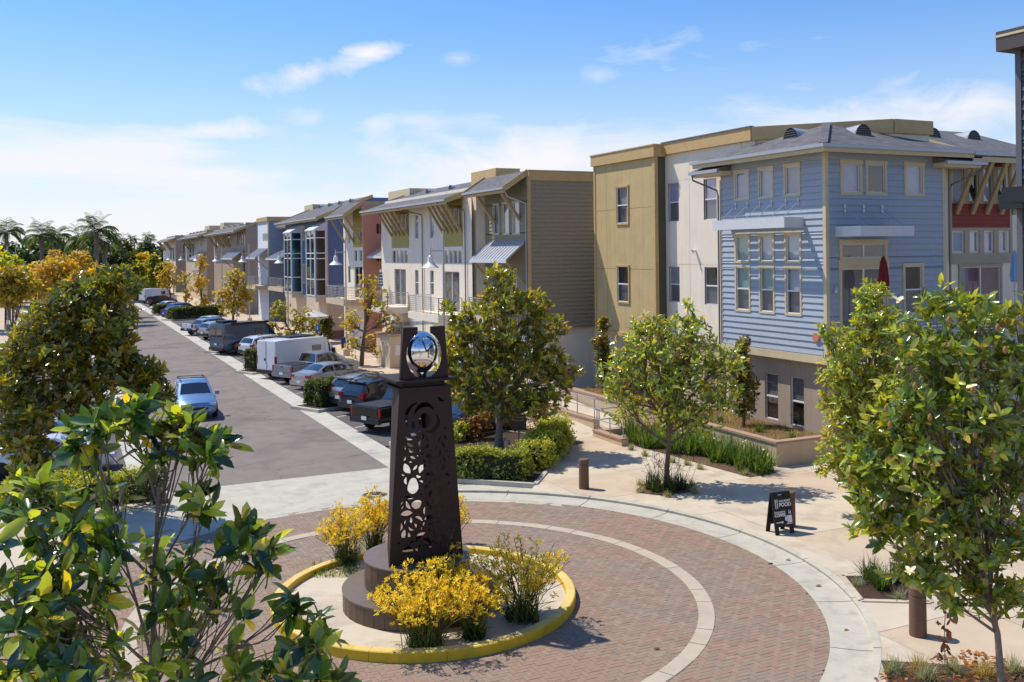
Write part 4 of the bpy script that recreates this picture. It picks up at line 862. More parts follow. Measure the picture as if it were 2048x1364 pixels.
def cuts(seed, dense):
    rr = random.Random(seed); hs = []; occ = []
    def put(lp, force=False):
        xs = [p[0] for p in lp]; ys = [p[1] for p in lp]; c = (sum(xs) / len(xs), sum(ys) / len(ys)); pts = lp
        lim = lambda y: (WB + (WT - WB) * y / HT) / 2 - .16
        if not force:
            for x, y in lp:
                if y < .25 or y > HT - .16 or abs(x) > lim(y): return
            for q in occ:
                if min((a[0] - b_[0]) ** 2 + (a[1] - b_[1]) ** 2 for a in q for b_ in pts) < .00085: return
                qx = [p[0] for p in q]; qy = [p[1] for p in q]
                if min(qx) < c[0] < max(qx) and min(qy) < c[1] < max(qy) and (max(qx) - min(qx)) * (max(qy) - min(qy)) < .25: return
                if min(xs) < sum(qx) / len(qx) < max(xs) and min(ys) < sum(qy) / len(qy) < max(ys): return
        occ.append(pts); hs.append(lp)
    ey = 3.2
    put(blob(-.02, ey - .06, .14, .17), True); put(crescent(.0, ey - .03, .27, .38, math.radians(35), math.radians(160)), True); put(crescent(0, ey - .03, .27, .36, math.radians(175), math.radians(255)), True)
    put(crescent(0, ey - .03, .27, .38, math.radians(265), math.radians(385)), True); put(crescent(0, ey - .03, .42, .5, math.radians(110), math.radians(200)), True); put(leafloop(.36, ey + .38, .2, .07, -.6), True)
    for i in range(5): put(leafloop(-.38 + .02 * i, 2.75 - .13 * i, .2, .055, -.45 - .1 * i))
    for i in range(4): put(leafloop(.34, 2.7 - .16 * i, .2, .06, 1.0 + .2 * i))
    for (x, y, rx, ry) in ((-.3, 1.72, .13, .18), (.25, 1.35, .11, .1), (-.22, 1.3, .12, .1), (-.2, 2.35, .1, .08), (.12, 1.95, .12, .05)): put(blob(x, y, rx, ry, 0, 14, .12, int(x * 100)))
    for i in range(dense):
        y = .3 + (HT - 1.2) * rr.random() ** 1.1; x = rr.uniform(-1, 1) * .72
        l = rr.uniform(.08, .3) * (1.15 - .1 * y); put(leafloop(x, y, l, l * rr.uniform(.25, .55), rr.uniform(.6, 2.6) if rr.random() < .7 else rr.uniform(-.6, .6), rr.uniform(-.5, .5), 8))
    return hs
def backholes():
    hs = []
    for i in range(3):
        y0 = .25 + i * .98; wq = lambda y: ((WB + (WT - WB) * y / HT) / 2) * WK - .1
        hs.append([(-wq(y0), y0), (wq(y0), y0), (wq(y0 + .9), y0 + .9), (-wq(y0 + .9), y0 + .9)])
    return hs
outer = [(-WB / 2, 0), (WB / 2, 0), (WT / 2, HT), (-WT / 2, HT)]
ZB = 1.13 - .07; DP = .62; WK = .62    # back face narrower than the front
def frontplace(dy, z): return Matrix.Translation((0, dy, z)) @ Matrix.Rotation(math.pi / 2, 4, 'X')
plate2d('cutout_plate', outer, cuts(4, 2200), .03, M('rust_steel'), mo, frontplace(-DP, ZB)); plate2d('cutout_plate', [(x * WK, y) for x, y in outer], backholes(), .03, M('rust_steel'), mo, frontplace(DP - .1, ZB))
for s in (-1, 1):
    mb = MB(); o1, o2 = s * WB / 2, s * WT / 2; t = .03 * -s
    mb.add([(o1, -DP + .016, ZB), (o1 * WK, DP - .1, ZB), (o2 * WK, DP - .1, ZB + HT), (o2, -DP + .016, ZB + HT), (o1 + t, -DP + .016, ZB), (o1 * WK + t, DP - .1, ZB), (o2 * WK + t, DP - .1, ZB + HT), (o2 + t, -DP + .016, ZB + HT)], [(0, 1, 2, 3), (4, 7, 6, 5), (0, 3, 7, 4), (1, 5, 6, 2), (3, 2, 6, 7)])
    part('side_plate', mb, M('rust_steel'), mo, local=True)
zl = ZB + HT
part('ledge', MB().box(-.62, .62, -DP - .06, DP, zl, zl + .05), M('rust_steel'), mo, local=True); part('core_block', MB().box(-.5, .5, -DP + .06, DP - .1, zl + .05, zl + .17), M('rust_steel'), mo, local=True); part('ledge', MB().box(-.7, .7, -DP - .1, DP + .04, zl + .17, zl + .22), M('rust_steel'), mo, local=True)
zu = zl + .22; HU = 1.16; w0, w1 = 1.13, .98
def crown_loop(notch, rx, ry, cy):
    lp = [(-w0 / 2, 0), (w0 / 2, 0), (w1 / 2, HU), (notch, HU)]
    a0 = math.asin(min(1, notch / rx)); ang = np.linspace(math.pi / 2 - a0, math.pi / 2 + a0 - 2 * math.pi, 40)
    lp += [(rx * math.cos(t), cy + ry * math.sin(t)) for t in ang]; lp += [(-notch, HU), (-w1 / 2, HU)]; return lp
def crown_plate(dy): plate2d('crown_plate', crown_loop(.15, .42, .52, .53), [], .04, M('rust_steel'), mo, frontplace(dy, zu))
crown_plate(-DP + .02)
for s in (-1, 1):
    mb = MB(); o1, o2 = s * w0 / 2, s * w1 / 2; t = .03 * -s
    mb.add([(o1, -DP + .04, zu), (o1 * .97, -DP + .16, zu), (o2 * .97, -DP + .16, zu + HU), (o2, -DP + .04, zu + HU), (o1 + t, -DP + .04, zu), (o1 * .97 + t, -DP + .16, zu), (o2 * .97 + t, -DP + .16, zu + HU), (o2 + t, -DP + .04, zu + HU)], [(0, 1, 2, 3), (4, 7, 6, 5), (0, 3, 7, 4), (1, 5, 6, 2), (3, 2, 6, 7)])
    part('side_plate', mb, M('rust_steel'), mo, local=True)
part('glass_lid', MB().box(-.4, .5, -.2, DP + .1, zu + HU + .01, zu + HU + .03), M('clear_glass'), mo, local=True)
# egg clock
prof = [(.001, -.48)] + [(.39 * math.cos(t) * (1 + .10 * math.sin(t)), .48 * math.sin(t)) for t in np.linspace(-1.45, 1.5, 28)] + [(.001, .48)]
ze = zu + .57
egg = part('mirrored_egg', MB().lathe(prof, (0, -.36, ze), 48), M('chrome'), mo, smooth=80, local=True)
part('neck', MB().lathe([(.14, -.2), (.13, 0), (.16, .12)], (0, -.36, zu + .06), 24), M('chrome'), mo, smooth=50, local=True)
def eggy(x, z):           # front surface of the egg
    t = math.asin(max(-1, min(1, (z - ze) / .48))); R_ = .39 * math.cos(t) * (1 + .1 * math.sin(t)); return -.36 - math.sqrt(max(0, R_ ** 2 - x * x)) - .012
hd = MB()
for (x, z, wd) in ((-.075, .24, .05), (.16, .135, .04)):
    pts = [(x * t, eggy(x * t, ze + .05 + z * t) - .012, ze + .05 + z * t) for t in np.linspace(0, 1, 6)]
    for p_, q_ in zip(pts[:-1], pts[1:]): hd.bar(p_, q_, .012, wd, up=(0, 1, 0))
part('clock_hands', hd, mat('hand_dark', (60, 40, 38), .4, metal=.5, var=.1), egg, local=True)
for kk in range(12):
    if kk in (0,): continue
    a = math.pi / 2 - kk * math.pi / 6; x, z = .27 * math.cos(a), ze + .02 + .33 * math.sin(a); part('hour_mark', MB().lathe([(.014, -.008), (.014, .008)], (x, eggy(x, z), z), 8, 'y'), M('hand_dark'), egg, local=True)
def text(s, size, mt, parent, mtx, name='lettering', bold=0.):
    cu = bpy.data.curves.new(name, 'FONT'); cu.body = s; cu.size = size; cu.extrude = .002; cu.offset = bold; cu.align_x = 'CENTER'
    o = bpy.data.objects.new(name, cu); COL.objects.link(o); me = bpy.data.meshes.new_from_object(o.evaluated_get(bpy.context.evaluated_depsgraph_get())); bpy.data.objects.remove(o)
    me.materials.clear(); me.materials.append(mt); me.transform(mtx); ob = bpy.data.objects.new(name, me); COL.objects.link(ob); ob.parent = parent; return ob
text('12', .12, M('white_print'), egg, Matrix.Translation((0, eggy(0.03, ze + .32) - .01, ze + .27)) @ Matrix.Rotation(math.radians(70), 4, 'X'), 'numeral', .004)
# ---------------------------------------------------------------- bollards, board, posts
def bollard(p, label, lean=0):
    t = thing('bollard', label, 'bollard', (p[0], p[1], ZW)); x, y = p[0], p[1]
    part('post', MB().lathe([(.165, -.02), (.17, .02), (.165, .8), (.15, .81)], (0, 0, 0), 28), M('bollard_brown'), t, smooth=30, local=True)
    part('groove', MB().lathe([(.15, .8), (.15, .83)], (0, 0, 0), 28), M('bollard_brown'), t, local=True); part('cap', MB().lathe([(.15, .825), (.168, .83), (.168, .97), (.155, .985)], (0, 0, 0), 28), M('bollard_brown'), t, smooth=30, local=True); return t
bollard(G(1168, 977, ZW), 'brown concrete bollard on the pavement between clipped hedge and young tree'); bollard(G(1579, 1052, ZW), 'brown concrete bollard behind black sandwich board'); bollard(G(1836, 1270, ZW), 'large brown concrete bollard beside square planting bed under the magnolia')
sp = G(1560, 1064, ZW); sb = thing('sandwich_board', 'black plastic A-frame sandwich board lettered for food and coffee', 'sign', (sp[0], sp[1], ZW), math.radians(-4))
Hh, Wd, sprd = 1.12, .62, .2
for s, nm in ((-1, 'front_panel'), (1, 'back_panel')):
    mb = MB(); th = .03
    def pp(x, z, o): return (x, s * (sprd * (1 - z / Hh) + .02) + o, z)
    def slab(x0, x1, z0, z1):
        v = [pp(x0, z0, -th / 2), pp(x1, z0, -th / 2), pp(x1, z1, -th / 2), pp(x0, z1, -th / 2), pp(x0, z0, th / 2), pp(x1, z0, th / 2), pp(x1, z1, th / 2), pp(x0, z1, th / 2)]
        mb.add(v, [(0, 1, 2, 3), (7, 6, 5, 4), (0, 4, 5, 1), (1, 5, 6, 2), (2, 6, 7, 3), (3, 7, 4, 0)])
    slab(-Wd / 2, Wd / 2, .2, Hh - .12); slab(-Wd / 2, -.1, Hh - .12, Hh); slab(.1, Wd / 2, Hh - .12, Hh); slab(-.1, .1, Hh - .05, Hh); slab(-Wd / 2, -Wd / 2 + .13, 0, .2); slab(Wd / 2 - .13, Wd / 2, 0, .2)
    part(nm, mb, M('black_plastic'), sb, local=True)
tilt = math.atan2(sprd, Hh); base = Matrix.Translation((0, -sprd - .02 - .02, 0)) @ Matrix.Rotation(math.pi / 2 - tilt, 4, 'X')
def onp(x, z): return base @ Matrix.Translation((x, z, .002))
text('GOURMET', .082, M('white_print'), sb, onp(.1, .87), bold=.002); text('FOOD', .14, M('white_print'), sb, onp(.1, .75), bold=.005)
text('EXQUISITE', .075, M('white_print'), sb, onp(-.1, .575), bold=.002); text('COFFEE', .105, M('white_print'), sb, onp(-.1, .485), bold=.004)
def flat(name, loops, x, z):
    for lp in loops:
        me = bpy.data.meshes.new(name); me.from_pydata([(a, c, .0025) for a, c in lp], [], [tuple(range(len(lp)))]); me.materials.append(M('white_print')); me.transform(onp(x, z)); o = bpy.data.objects.new(name, me); COL.objects.link(o); o.parent = sb
flat('fork_knife_symbol', [[(-.025, -.13), (0, -.13), (.005, .12), (-.03, .12)], [(.03, -.13), (.055, -.13), (.065, .12), (.035, .12)]], -.2, .83)
flat('cup_symbol', [[(-.06, -.1), (.1, -.1), (.1, .1), (-.07, .1)], [(-.1, -.135), (.1, -.135), (.1, -.115), (-.1, -.115)], blob(-.09, .01, .05, .06), [(-.0, .14), (.03, .13), (.04, .2), (.02, .26)], [(.05, .14), (.08, .13), (.08, .2), (.06, .24)]], .18, .4)
flat('arrow_symbol', [[(-.12, -.012), (.06, -.012), (.06, .012), (-.12, .012)], [(.06, -.04), (.13, 0), (.06, .04)]], -.13, .33)
# sign post in the hedge bed, utility riser
s0 = G(1038, 905, .12); sg = thing('notice_sign', 'small brown parking notice on a post among the hedge shrubs', 'sign', (s0[0], s0[1], 0))
part('post', MB().box(-.025, .025, -.02, .02, 0, 1.5), M('pipe_grey'), sg, local=True); part('board', MB().box(-.3, .3, -.035, -.021, 1.0, 1.62), mat('sign_brown', (92, 64, 58), .5, var=.06), sg, local=True)
sg.rotation_euler = (0, 0, math.radians(-25))
for zz, sx, tx in ((1.47, .1, 'RESERVED'), (1.35, .1, 'PARKING')): text(tx, sx, mat('sign_print', (206, 180, 172), .5, var=0), sg, Matrix.Translation((0, -.037, zz)) @ Matrix.Rotation(math.pi / 2, 4, 'X'))
s1 = G(1012, 905, .12); bx = thing('backflow_valve', 'pair of short grey valve pipes beside the tree trunk', 'valve', (s1[0], s1[1], 0)); part('pipe', MB().tube([(-.12, 0, 0), (-.12, 0, .6), (.12, 0, .6), (.12, 0, 0)], .05, 10), M('rail_steel'), bx, local=True); part('handle', MB().tube([(-.12, -.1, .7), (.0, -.1, .7)], .03, 8).tube([(-.06, -.1, .7), (-.06, 0, .6)], .02, 8), M('rail_steel'), bx, local=True)
# lamps along both pavements
def lamp_post():
    t = thing('street_lamp', 'tall grey lamp post with hanging cone shade', 'lamp'); part('pole', MB().tube([(0, 0, .5), (0, 0, 9.1)], [.075, .05], 10), M('rail_steel'), t, smooth=50, local=True); part('footing', MB().lathe([(.26, 0), (.26, .5), (.22, .52)], n=16), M('walk_concrete'), t, smooth=30, local=True)
    part('arm', MB().bar((0, 0, 7.95), (-.82, 0, 7.95), .07, .07).tube([(-.78, 0, 8.15), (-.78, 0, 7.6)], .045, 8), M('rail_steel'), t, local=True)
    sh = part('shade', MB().lathe([(.1, .62), (.16, .6), (.17, .3), (.2, .26), (.5, 0), (.49, -.02), (.16, .2)], (-.78, 0, 7.0), 20), M('white_frame'), t, smooth=40, local=True); part('neck', MB().lathe([(.07, 0), (.12, .06), (.07, .12)], (-.78, 0, 7.58), 14), M('rail_steel'), sh, local=True); return t
lp0 = lamp_post(); G0 = 'lamps along the parking pavement'
spots = [(19.85, 51.4), (19.85, 72.2), (19.85, 93), (19.85, 113.8), (19.85, 134.6), (19.85, 155.4), (19.85, 176), (19.85, 197)]
LBL = ['tall grey lamp post with cone shade in front of the white olive-panelled house', 'tall grey lamp post with cone shade beside the small stucco enclosure', 'tall grey lamp post with cone shade in front of the blue bay house', 'tall grey lamp post with cone shade before the pale blue house']
for i, s in enumerate(spots):
    o = lp0 if i == 0 else copy_tree(lp0); o.location = (*s, .14); o['label'] = LBL[i] if i < 4 else 'distant grey lamp post in front of the far terrace houses'; o['group'] = G0 if i < 4 else 'distant lamps along the terrace'
for i, s in enumerate([(-5.2, 56), (-5.2, 76), (-5.2, 97), (-5.2, 118), (-5.2, 140)]):
    o = copy_tree(lp0); o.location = (*s, .14); o.rotation_euler = (0, 0, math.pi if i % 2 else 0); o['label'] = 'grey lamp post with cone shade above the autumn trees left of the road'; o['group'] = 'lamps left of the road'
# ---------------------------------------------------------------- planters, ramp walls and rails by the blue house
pt = thing('long_planter', 'long stucco planter with brown coping below the blue house windows', 'planter', (23.4, 27.35, 0))
X0, Y0, Y1, ZP = 23.35, 27.35, 43.6, 1.02
part('front_wall', MB().box(X0, X0 + .2, Y0, Y1, 0, ZP - .08), M('planter_wall'), pt); part('end_wall', MB().box(X0 + .2, 26.28, Y0, Y0 + .2, 0, ZP - .082), M('planter_wall'), pt)
y = Y0 - .04
while y < Y1: l = min(2.4, Y1 - y); part('coping', MB().box(X0 - .05, X0 + .28, y + .004, y + l - .004, ZP - .08, ZP), M('planter_cap'), pt); y += l
x = X0 + .285
while x < 26.25: l = min(1.5, 26.27 - x); part('coping', MB().box(x + .004, x + l - .004, Y0 - .05, Y0 + .28, ZP - .08, ZP - .002), M('planter_cap'), pt); x += l
part('soil', MB().box(X0 + .2, 26.28, Y0 + .2, Y1, 0, ZP - .16), M('soil'), pt)
def lowwall(p, q, h, nm, label, rail=True, w=.3, side=0):
    p = np.array(p[:2]); q = np.array(q[:2]); t = thing(nm, label, 'wall', (p[0], p[1], 0)); part('wall', MB().bar((*p, h / 2), (*q, h / 2), w, h), M('planter_wall'), t); part('coping', MB().bar((*p, h + .03), (*q, h + .03), w + .08, .06), M('planter_cap'), t)
    if rail:
        mb = MB(); L_ = np.linalg.norm(q - p); n = max(2, round(L_ / 1.5))
        for i in range(n + 1): s = p + (q - p) * (i + .1) / (n + .2); mb.tube([(*s, h), (*s, h + .95)], .025, 8)
        for zz in (.5, .95): mb.tube([(*(p + (q - p) * .0), h + zz), (*q, h + zz)], .024, 8)
        part('handrail', mb, M('rail_steel'), t, smooth=50)
lowwall(G(1193, 858, ZW), G(1060, 818, ZW), .5, 'ramp_wall', 'low stucco ramp wall with steel handrail beyond the hedge'); lowwall(G(1250, 892, ZW), G(1192, 872, ZW), .35, 'ramp_wall', 'short low ramp wall with steel handrail beside strappy green plants')
q_ = G(1192, 872, ZW); lowwall(q_, (q_[0] + 5.2, q_[1] + .1), .3, 'ramp_wall', 'low ramp kerb with steel handrail running toward the tan bay')
lowwall(PX(1165, 800, 23.6), (23.6, 48.5), .95, 'planter_wall', 'stucco planter wall below the grey-sided house', False)
rw = thing('ramp', None, None, (0, 0, 0)); rw['kind'] = 'structure'; part('ramp_slab', MB().ext([(36.0, ZW - .05), (46., .8), (46, 0), (36, 0)], 19.6, 23.2, 'x'), M('tan_concrete'), rw)
# ================================================================ PLANTS
def nrmz(a): return a / (np.linalg.norm(a, axis=-1, keepdims=True) + 1e-9)
def leafmesh(name, pos, d, nv, ln, wd, col, mt, detail=0, curl=.15, fold=.25):
    """one mesh of many folded, curved leaf blades"""
    n = len(pos); d = nrmz(d); s = nrmz(np.cross(d, nv)); u = np.cross(s, d)
    if detail: tv = [(0, 0, 0), (.18, .3, fold), (.18, 0, 0), (.18, -.3, fold), (.48, .5, fold), (.48, 0, 0), (.48, -.5, fold), (.8, .36, fold), (.8, 0, 0), (.8, -.36, fold), (1, 0, 0)]; fs = [(0, 2, 3), (0, 1, 2), (1, 4, 5, 2), (2, 5, 6, 3), (4, 7, 8, 5), (5, 8, 9, 6), (7, 10, 8), (8, 10, 9)]
    else: tv = [(0, 0, 0), (.33, .46, fold), (.36, 0, 0), (.33, -.46, fold), (.72, .4, fold), (.72, 0, 0), (.72, -.4, fold), (1, 0, 0)]; fs = [(0, 2, 3), (0, 1, 2), (1, 4, 5, 2), (2, 5, 6, 3), (4, 7, 5), (5, 7, 6)]
    k = len(tv); V = np.zeros((n, k, 3)); ln = np.asarray(ln)[:, None]; wd = np.asarray(wd)[:, None]; cu = np.asarray(curl) * np.ones(n); cu = cu[:, None]
    for j, (t, w, h) in enumerate(tv): V[:, j] = pos + d * ln * t + s * wd * w + u * (wd * h * .6 - ln * cu * t * t)
    me = bpy.data.meshes.new(name); me.vertices.add(n * k); me.vertices.foreach_set('co', V.ravel())
    sizes = np.tile([len(f) for f in fs], n); idx = (np.concatenate([np.array(f) for f in fs])[None, :] + (np.arange(n) * k)[:, None]).ravel()
    me.loops.add(len(idx)); me.loops.foreach_set('vertex_index', idx.astype(np.int32)); me.polygons.add(len(sizes)); st = np.concatenate([[0], np.cumsum(sizes)[:-1]]); me.polygons.foreach_set('loop_start', st.astype(np.int32))
    try: me.polygons.foreach_set('loop_total', sizes.astype(np.int32))
    except Exception: pass
    me.update(calc_edges=True)
    c4 = np.ones((n, k, 4)); c4[:, :, :3] = np.asarray(col)[:, None, :]; me.color_attributes.new('Col', 'FLOAT_COLOR', 'POINT').data.foreach_set('color', c4.ravel()); me.materials.append(mt); me.shade_smooth(); return me
def obj(name, me, parent=None, loc=None):
    o = bpy.data.objects.new(name, me); COL.objects.link(o); o.parent = parent
    if parent is not None: me.transform(Matrix.Translation(-Vector(org(parent))))
    return o
def palette(pal, n, r=None):
    r = r or rng; cs = np.array([lin(*p[:3]) for p in pal]); w = np.array([p[3] for p in pal], float); i = r.choice(len(pal), n, p=w / w.sum()); return cs[i] * r.uniform(.75, 1.25, (n, 1))
def rosettes(P_, ax, k, ln, pal, mt, name, ratio=.4, detail=0, open_=(35, 85), curl=.18, tint=None):
    n = len(P_); ax = nrmz(ax); a = np.where(np.abs(ax[:, 2:3]) < .9, np.array([[0, 0, 1.]]), np.array([[1., 0, 0]])); e1 = nrmz(np.cross(ax, a)); e2 = np.cross(ax, e1)
    th = np.repeat(rng.uniform(0, 6.28, n), k) + np.tile(np.arange(k) * 2.4, n) + rng.normal(0, .25, n * k); op = np.radians(rng.uniform(*open_, n * k)); R = lambda v: np.repeat(v, k, 0)
    rad = R(e1) * np.cos(th)[:, None] + R(e2) * np.sin(th)[:, None]; d = R(ax) * np.cos(op)[:, None] + rad * np.sin(op)[:, None]
    nv = R(ax) * np.sin(op)[:, None] - rad * np.cos(op)[:, None]
    nv = nv + rng.normal(0, .25, nv.shape)
    base = R(P_) + rng.normal(0, ln * .08, (n * k, 3)) - R(ax) * rng.uniform(0, ln * .5, (n * k, 1)); L_ = ln * rng.uniform(.45, 1.25, n * k)
    col = palette(pal, n * k) * (1.2 if mt.name == 'magnolia_leaf' else 1.)
    if tint is not None: col = col * .55 + .45 * np.repeat(palette(tint, n) * 1.2, k, 0)
    return leafmesh(name, base, d, nv, L_, L_ * ratio * rng.uniform(.8, 1.15, n * k), col, mt, detail, curl=rng.uniform(-.05, curl * 2, n * k))
MAG = [(58, 74, 28, 4), (90, 106, 38, 5), (126, 138, 48, 4), (168, 166, 58, 2.4), (168, 126, 44, .6)]
MAGB = [(54, 62, 24, 4), (80, 88, 30, 4), (122, 118, 38, 3), (164, 140, 44, 2), (124, 84, 32, .7)]
MAGY = [(78, 100, 42, 4), (116, 138, 54, 4), (162, 172, 70, 3.4), (196, 186, 80, 1.6), (176, 130, 56, .4)]
FORE = [(34, 60, 32, 4), (58, 88, 40, 5), (96, 122, 48, 4), (154, 166, 58, 2.4), (190, 170, 54, .5)]
LIME = [(112, 130, 42, 3), (152, 164, 54, 4), (184, 184, 70, 3), (190, 168, 60, 1)]
AUT = [(186, 156, 48, 4), (200, 174, 64, 3), (158, 122, 50, 2), (146, 148, 60, 3), (192, 142, 56, 1.)]
AUTG = [(132, 140, 44, 3), (156, 160, 52, 3), (190, 150, 40, 1.5), (100, 112, 40, 2)]
DARKG = [(38, 54, 26, 4), (56, 76, 32, 4), (84, 98, 42, 2), (110, 112, 48, 1)]
def tree(name, label, base, blobs, leaf, pal, k=8, tr=.1, mt='magnolia_leaf', bark='bark', group=None, detail=0, z0=0., twig=1., ratio=.4, fork=.45, tint=None, cat='tree', open_=(30, 88), solid=.42, spread=1.):
    """tapered trunk, limbs to every clump of the crown, twigs to every leaf rosette"""
    b = np.array([base[0], base[1], z0]); t = thing(name, label, cat, tuple(b), 0, group); cen = np.mean([np.array(q[0]) for q in blobs], 0)
    top = np.array([b[0] + (cen[0] - b[0]) * .6, b[1] + (cen[1] - b[1]) * .6, z0 + (cen[2] - z0) * (fork + .35)]); fk = b + (top - b) * (fork / (fork + .35)) + np.array([rng.normal(0, .03), rng.normal(0, .03), 0])
    mb = MB(); mb.tube([b - [0, 0, .05], b + (fk - b) * .4 + rng.normal(0, tr * .25, 3) * [1, 1, 0], fk, top], [tr * 1.25, tr * 1.02, tr * .85, tr * .5], 9)
    pts = []; axs = []; tw = MB()
    for q in blobs:
        c, r, n = np.array(q[0], float), np.array(q[1], float) * np.ones(3) * spread, int(q[2])
        s = fk + (top - fk) * rng.uniform(.1, 1.); 
        if s[2] > c[2]: s = fk.copy()
        m = s + (c - s) * .5 + rng.normal(0, .12, 3) * np.linalg.norm(c - s) * .5 + [0, 0, -.05]; mb.tube([s, m, c], [tr * .5, tr * .34, tr * .16], 6)
        v = nrmz(rng.normal(0, 1, (n, 3))); rr = rng.uniform(0, 1, (n, 1)) ** solid; p = c + v * rr * r; pts.append(p); axs.append(nrmz(v * r) * .75 + np.array([0, 0, .62]) + rng.normal(0, .3, (n, 3)))
        for j in range(n):
            if rng.random() > twig: continue
            f = rng.uniform(.25, 1.); o = (m + (c - m) * (f * 2 - 1)) if f > .5 else s + (m - s) * f * 2; md = (o + p[j]) / 2 + rng.normal(0, .08, 3) * np.linalg.norm(p[j] - o) - [0, 0, .04]
            tw.tube([o, md, p[j]], [max(.006, tr * .13), max(.005, tr * .09), max(.004, tr * .05)], 4, cap=False)
    part('trunk', mb, M(bark), t, smooth=60)
    if tw.v: part('twigs', tw, M(bark), t, smooth=60)
    obj('crown', rosettes(np.concatenate(pts), np.concatenate(axs), k, leaf, pal, M(mt), 'crown', ratio, detail, open_, tint=tint), t); return t
def blobs(D, L_, dr=1., sc=1.):
    """photo clumps (px, py, rx, ry, count[, extra distance]) at distance D"""
    o = []
    for q in L_:
        d = D + (q[5] if len(q) > 5 else 0); c = AT(q[0], q[1], d); o.append((c, (q[2] * d / F, q[2] * d / F * dr, q[3] * d / F), q[4] * sc))
    return o
# ---- foreground magnolia, lower left (its crown stands just below the camera)
f0 = AT(238, 1250, 7.2)
tree('magnolia_tree', 'large-leaved magnolia with open branches close below the camera', f0[:2], blobs(7.2, [(250, 830, 70, 60, 12), (180, 860, 45, 45, 6), (320, 890, 60, 50, 8), (420, 890, 50, 45, 8), (370, 850, 40, 30, 4), (400, 1010, 40, 40, 4), (60, 1030, 120, 60, 16, -.4), (190, 1040, 90, 60, 10, -.2), (90, 1170, 150, 90, 26, -.7), (110, 1310, 170, 80, 30, -.7), (300, 1120, 80, 70, 5), (500, 1070, 48, 36, 6), (535, 1125, 36, 36, 5), (430, 1130, 40, 40, 3), (350, 1220, 90, 60, 8), (430, 1210, 70, 50, 6), (300, 1320, 110, 60, 10), (480, 1330, 110, 50, 8), (590, 1220, 30, 30, 3), (630, 1280, 50, 45, 6), (660, 1345, 50, 25, 4), (560, 1340, 50, 25, 3)], 1.6, 1.5), .175, FORE, 9, .028, detail=1, bark='bark_grey', ratio=.42, fork=.74)
# ---- left magnolia and the autumn trees behind it
b0 = G(166, 985)
tree('magnolia_tree', 'dense magnolia left of the road in front of the white car', b0[:2], blobs(29.5, [(235, 570, 45, 35, 46), (165, 590, 60, 40, 70), (110, 640, 60, 50, 80), (215, 640, 60, 50, 90), (130, 700, 70, 45, 90), (50, 700, 60, 50, 70), (230, 700, 50, 35, 60), (30, 770, 60, 50, 80), (170, 760, 60, 40, 60), (250, 750, 45, 35, 44), (95, 800, 70, 45, 80), (40, 860, 60, 50, 76), (295, 745, 34, 30, 30), (305, 790, 38, 32, 32), (70, 925, 55, 28, 36), (180, 815, 40, 26, 24)], 1.3, 1.7), .29, MAG[:2] + MAGB, 8, .11, twig=.25, tint=MAG + MAGB[:4], fork=.55, open_=(20, 75))
for i, (px_, D, top, wpx_, pal_) in enumerate([(120, 62, 512, 80, AUT), (25, 55, 528, 70, AUT + AUTG), (205, 70, 528, 60, AUT + AUTG), (72, 80, 522, 60, AUT), (160, 96, 498, 56, AUT), (250, 125, 524, 36, AUT), (10, 105, 530, 50, AUT), (112, 110, 494, 44, AUT)]):
    g_ = AT(px_, 560, D); tree('autumn_tree', ['orange-leaved tree behind the left magnolia', 'amber tree beside the left lamp posts'][i % 2], g_[:2], blobs(D, [(px_, top + 18, wpx_ * .4, 16, 90), (px_ - wpx_ * .35, top + 40, wpx_ * .4, 24, 110), (px_ + wpx_ * .35, top + 42, wpx_ * .4, 24, 110), (px_, top + 62, wpx_ * .5, 26, 130)], 1.), .3, pal_, 6, .1, 'leaf', twig=.2, ratio=.5, group=['orange trees left of the road', 'amber trees left of the road'][i % 2])
# ---- hedge-bed magnolia behind the monument
b0 = G(994, 908, .1)
tree('magnolia_tree', 'round-crowned magnolia with bronze tips standing in the clipped hedge bed', b0[:2], blobs(37.6, [(995, 560, 32, 30, 60), (1010, 600, 50, 35, 110), (950, 640, 55, 40, 130), (1060, 610, 40, 30, 70), (1090, 660, 45, 40, 110), (1010, 680, 60, 45, 170), (920, 690, 45, 45, 130), (1060, 720, 60, 45, 160), (960, 740, 65, 45, 190), (1110, 740, 45, 40, 90), (930, 790, 50, 35, 120), (1010, 800, 70, 40, 200), (1080, 800, 50, 35, 100), (895, 740, 30, 40, 60), (1150, 745, 18, 16, 14), (1140, 770, 20, 18, 16), (900, 620, 20, 18, 18)], 1.2, .62), .29, MAG, 9, .16, twig=.3, open_=(18, 70), tint=MAGB + MAGY[2:4], bark='bark_grey', fork=.3)
# ---- young tree in the pavement
b0 = G(1333, 976, ZW)
tree('young_tree', 'young light green tree with slim trunk beside the sandwich board', b0[:2], blobs(32.2, [(1300, 650, 40, 25, 70), (1375, 640, 30, 24, 40), (1380, 665, 60, 35, 110), (1280, 700, 60, 40, 150), (1370, 720, 75, 45, 210), (1450, 720, 45, 45, 100), (1240, 750, 50, 40, 110), (1330, 770, 80, 45, 230), (1430, 790, 55, 45, 120), (1250, 815, 45, 35, 60), (1350, 830, 70, 40, 130), (1225, 780, 20, 25, 20), (1400, 850, 45, 25, 35), (1375, 605, 10, 14, 6)], 1.1, .85), .21, MAGY, 6, .085, z0=ZW, twig=.35, fork=.36, ratio=.42)
